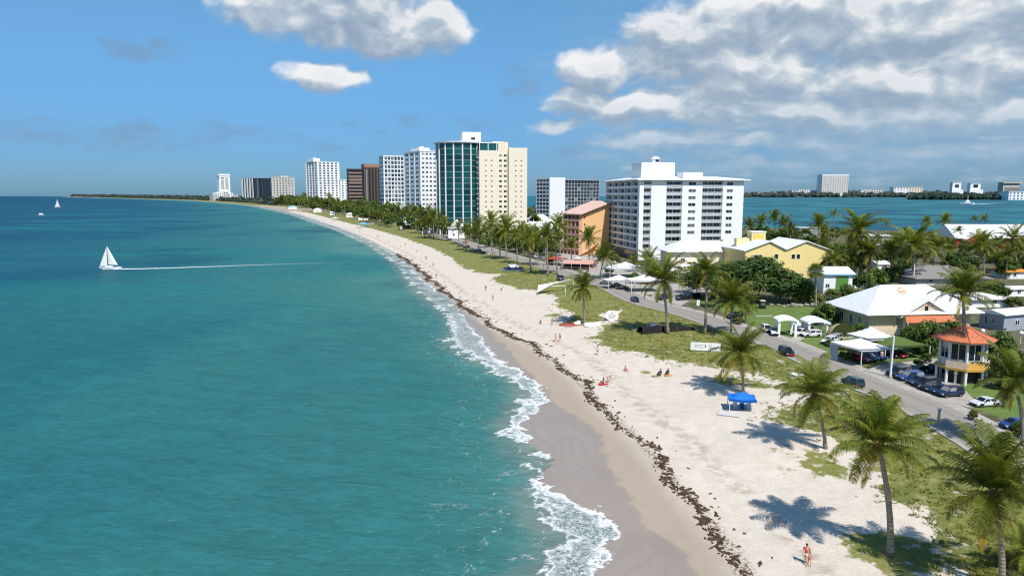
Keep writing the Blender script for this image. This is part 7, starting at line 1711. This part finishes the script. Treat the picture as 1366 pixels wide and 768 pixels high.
for (tops, D0, D1, out, n_) in ((t1_, 6500, 7600, pts1, 5), (t2_, 3700, 4300, pts2, 9)):
    for tx, hh in tops:
        for k in range(n_):
            f = rnd.choice([.06, .1, .2, .35, .5, .6]); y = D0 + (D1 - D0) * f; zz = 2 + (hh - 2) * min(1, f / .5) * .8
            out.append((tx * y + rnd.uniform(-30, 30), y + rnd.uniform(-20, 20), zz))
woods('far_shore_woods', pts1, lambda x, y: 46, 8, M['leaffar'], 1.2, 2)
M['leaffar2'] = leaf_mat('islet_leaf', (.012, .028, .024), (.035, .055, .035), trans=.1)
woods('islet_woods', pts2, lambda x, y: 30, 9, M['leaffar2'], 1.1, 2)
def far_block(label, u0, u1, v0, v1, D, m='white', fl=6, n=6, cat='building', group=None, sty='grid', wf=.5):
    a0, a1 = at_y(u0, v1, D), at_y(u1, v1, D); w_ = a1.x - a0.x; top = at_y(u0, v0, D).z; z0 = max(0, a0.z)
    o = thing('apartment_block', label, cat, (a0.x, D, z0), 0, group); H = top - z0
    MB().box(0, w_, 0, max(20, w_ * .5), -30, H).build('wall', M[m], o); MB().box(-w_ * .02, w_ * 1.02, -2, w_ * .4, H + .01, H + H * .04 + 1).build('parapet', M[m], o)
    if sty == 'grid':
        for k in range(fl): 
            for i in range(n): link('window', win_mesh(w_ / n * wf, H / fl * .5, M['gblue'], M['white2'], 0), o, (w_ * (i + .5) / n, 0, H * (k + .25) / fl))
    elif sty == 'ribs':
        mb = MB()
        for i in range(n + 1): x = w_ * i / n; mb.box(x - w_ / n * .16, x + w_ / n * .16, -3, -.01, 0, H)
        mb.build('pilasters', M['offw'], o)
        for i in range(n): link('window', win_mesh(w_ / n * .5, H * .92, M['sandst'], M['white2'], 0), o, (w_ * (i + .5) / n, 0, H * .03))
    return o
far_block('tall white ribbed apartment slab standing alone across the lagoon', 1096, 1130, 234, 259, 6900, 'white', 1, 11, 'apartment block', None, 'ribs')
fs_ = 'low white buildings on the far lagoon shore'
for (u0, u1, v0, v1, m_, lab) in [(1056, 1066, 254.5, 260, 'white', 'small pale building on the far shore left of the ribbed slab'), (1066, 1082, 253, 260, 'white2', 'long low white building left of the ribbed slab'), (1082, 1095, 254.5, 260, 'offw', 'low building touching the ribbed slab'), (1148, 1162, 253.5, 259.5, 'white2', 'low white building right of the ribbed slab'), (1162, 1178, 252.5, 259.5, 'offw', 'second low white building right of the ribbed slab'), (1192, 1212, 250, 255, 'white', 'white terrace of buildings on the far hillside'), (1212, 1230, 250, 258, 'cream', 'cream block at the right end of the hillside terrace'), (1026, 1036, 257, 260.5, 'greyl', 'faint low building near the hotel end of the far shore'), (1004, 1014, 256, 260, 'greyl', 'faint low building nearest the hotel on the far shore')]:
    far_block(lab, u0, u1, v0, v1, 7050, m_, 3, 5, 'building', fs_)
for (u0, u1, v0, lab) in [(1270, 1281.5, 244, 'white tower with a dark window square on the wooded islet'), (1294, 1307.5, 245, 'white tower with a dark notch on the wooded islet')]:
    o = far_block(lab, u0, u1, v0, 256, 3950, 'white', 1, 1, 'tower', None, 'none'); w_ = at_y(u1, 250, 3950).x - at_y(u0, 250, 3950).x; MB().box(w_ * .28, w_ * .74, -1, -.05, 24, 41).build('window', M['glass'], o); MB().box(-w_ * .12, w_ * 1.2, -8, -2, -10, 12).build('base', M['white'], o)
o = far_block('tan block with a flat overhanging roof on the islet ridge', 1337.5, 1359, 245.5, 258, 3950, 'sandst', 3, 5, 'building', None, 'none'); MB().box(8, 90, -1.2, -.1, 6, 34).build('dark_front', M['roofgrey'], o); MB().box(-6, 98, -8, 40, 56, 62).build('roof_slab', M['beige'], o)
o = far_block('white waterside villa with many windows at the islet end', 1345, 1385, 256, 267, 3650, 'white', 3, 8, 'villa', None, 'grid')
# ------------------------------------------------------------------ ground cover
rnd = random.Random(31); mb = MB()
PX = np.array([[rnd.uniform(640, 1400), rnd.uniform(345, 790)] for _ in range(60000)])
Z0 = 1.7; b_, a_ = (CY - PX[:, 1]) / F, (PX[:, 0] - CX) / F; dz_ = -sp + b_ * cp; t_ = (Z0 - HCAM) / dz_; gx, gy = a_ * t_, (cp + b_ * sp) * t_
dg = sdist(gx, gy, GRASS); dr = sdist(gx, gy, road_mid); hz_ = height(gx, gy); cl = np.sin(gx * .9 + np.sin(gy * .7) * 2) * np.sin(gy * .8 + 1.1 * np.sin(gx * .6))
keepn = 0
for i in range(len(gx)):
    if dr[i] > -4.4 or dg[i] < -2.4 + cl[i] * 1.6 or gy[i] > 300: continue
    if dg[i] < .8 and rnd.random() < .55: continue
    if gy[i] < 85 and rnd.random() < .65: continue
    if cl[i] < -.35 and rnd.random() < .7: continue
    if keepn > 9000: break
    keepn += 1; s = rnd.uniform(.10, .24) * (1.5 if rnd.random() < .05 else 1); tn = max(0, min(1, .5 + .3 * cl[i] + rnd.uniform(-.3, .3))); dry = .6 * (rnd.random() < .18)
    for k in range(8):
        a = rnd.uniform(0, 6.28); l = s * rnd.uniform(.8, 1.5); dx_, dy_ = math.cos(a) * l, math.sin(a) * l; wx, wy = -math.sin(a) * s * .075, math.cos(a) * s * .075
        x, y, z = gx[i] + dx_ * .2, gy[i] + dy_ * .2, hz_[i] - .03
        mb.add([(x - wx, y - wy, z), (x + wx, y + wy, z), (x + dx_ * .6 + wx * .6, y + dy_ * .6 + wy * .6, z + s), (x + dx_, y + dy_, z + s * rnd.uniform(.7, 1.2))], [(0, 1, 2), (0, 2, 3)], 0, (tn, dry, 0))
tag(mb.build('dune_grass', M['grassl'], None, False, True), 'olive dune grass between the sand and the road', 'grass', kind='stuff')
# seaweed cast up along the tide line
wm, t = new_mat('seaweed'); n = t.noise(t.pos(), 2.5, 5, .7); t.put(t.b.inputs['Base Color'], t.mix(t.lin(n, .3, .7), (.022, .012, .006), (.12, .068, .026))); t.b.inputs['Roughness'].default_value = .75; t.put(t.b.inputs['Normal'], t.bump(n, .8, .1))
M['weed'] = wm; mb = MB(); rnd = random.Random(8)
wd = [0]
for i in range(1, len(WRACK)): wd.append(wd[-1] + float(np.linalg.norm(WRACK[i] - WRACK[i - 1])))
d_ = 60.0
while d_ < min(wd[-1], 420):
    j = int(np.searchsorted(wd, d_)); j = max(1, min(j, len(WRACK) - 1)); g = WRACK[j] - WRACK[j - 1]; q = WRACK[j - 1] + g * (d_ - wd[j - 1]) / max(1e-6, wd[j] - wd[j - 1]); g /= np.linalg.norm(g); nr_ = np.array([g[1], -g[0]])
    dens = .55 + .45 * math.sin(d_ * .23) * math.sin(d_ * .071 + 1)
    for k in range(rnd.choice([2, 5, 8, 11])):
        if rnd.random() > .35 + dens * .6: continue
        off = 1.1 * math.sin(d_ * .31) * math.sin(d_ * .11 + 2) + rnd.gauss(0, .40) + (rnd.uniform(1, 3) if rnd.random() < .06 else 0); c_ = q + nr_ * off + g * rnd.uniform(-.8, .8); L = rnd.uniform(.10, .50) * (2.2 if rnd.random() < .10 else 1) * (1 + max(0, q[1] - 90) / 260); Wd = L * rnd.uniform(.22, .6); a = math.atan2(g[1], g[0]) + rnd.gauss(0, .7); zz = G(c_[0], c_[1]); n = 13
        ring = []; 
        for i in range(n): w_ = 2 * math.pi * i / n; r_ = rnd.uniform(.45, 1.35); x, y = math.cos(w_) * L * r_, math.sin(w_) * Wd * r_; ring.append((c_[0] + x * math.cos(a) - y * math.sin(a), c_[1] + x * math.sin(a) + y * math.cos(a)))
        hh = rnd.uniform(.06, .16); k0 = len(mb.v)
        mb.v += [(x, y, zz - .03) for x, y in ring] + [(c_[0] + (x - c_[0]) * .6 + rnd.uniform(-.05, .05), c_[1] + (y - c_[1]) * .6 + rnd.uniform(-.05, .05), zz + hh * rnd.uniform(.5, 1.1)) for x, y in ring] + [(c_[0], c_[1], zz + hh)]
        for i in range(n): i2 = (i + 1) % n; mb.f += [[k0 + i, k0 + i2, k0 + n + i2, k0 + n + i], [k0 + n + i, k0 + n + i2, k0 + 2 * n]]; mb.mi += [0, 0]; mb.c += [(1, 1, 1)] * 2
    d_ += rnd.uniform(.35, .75)
tag(mb.build('seaweed', M['weed']), 'dark brown seaweed strewn along the tide line', 'seaweed', kind='stuff')
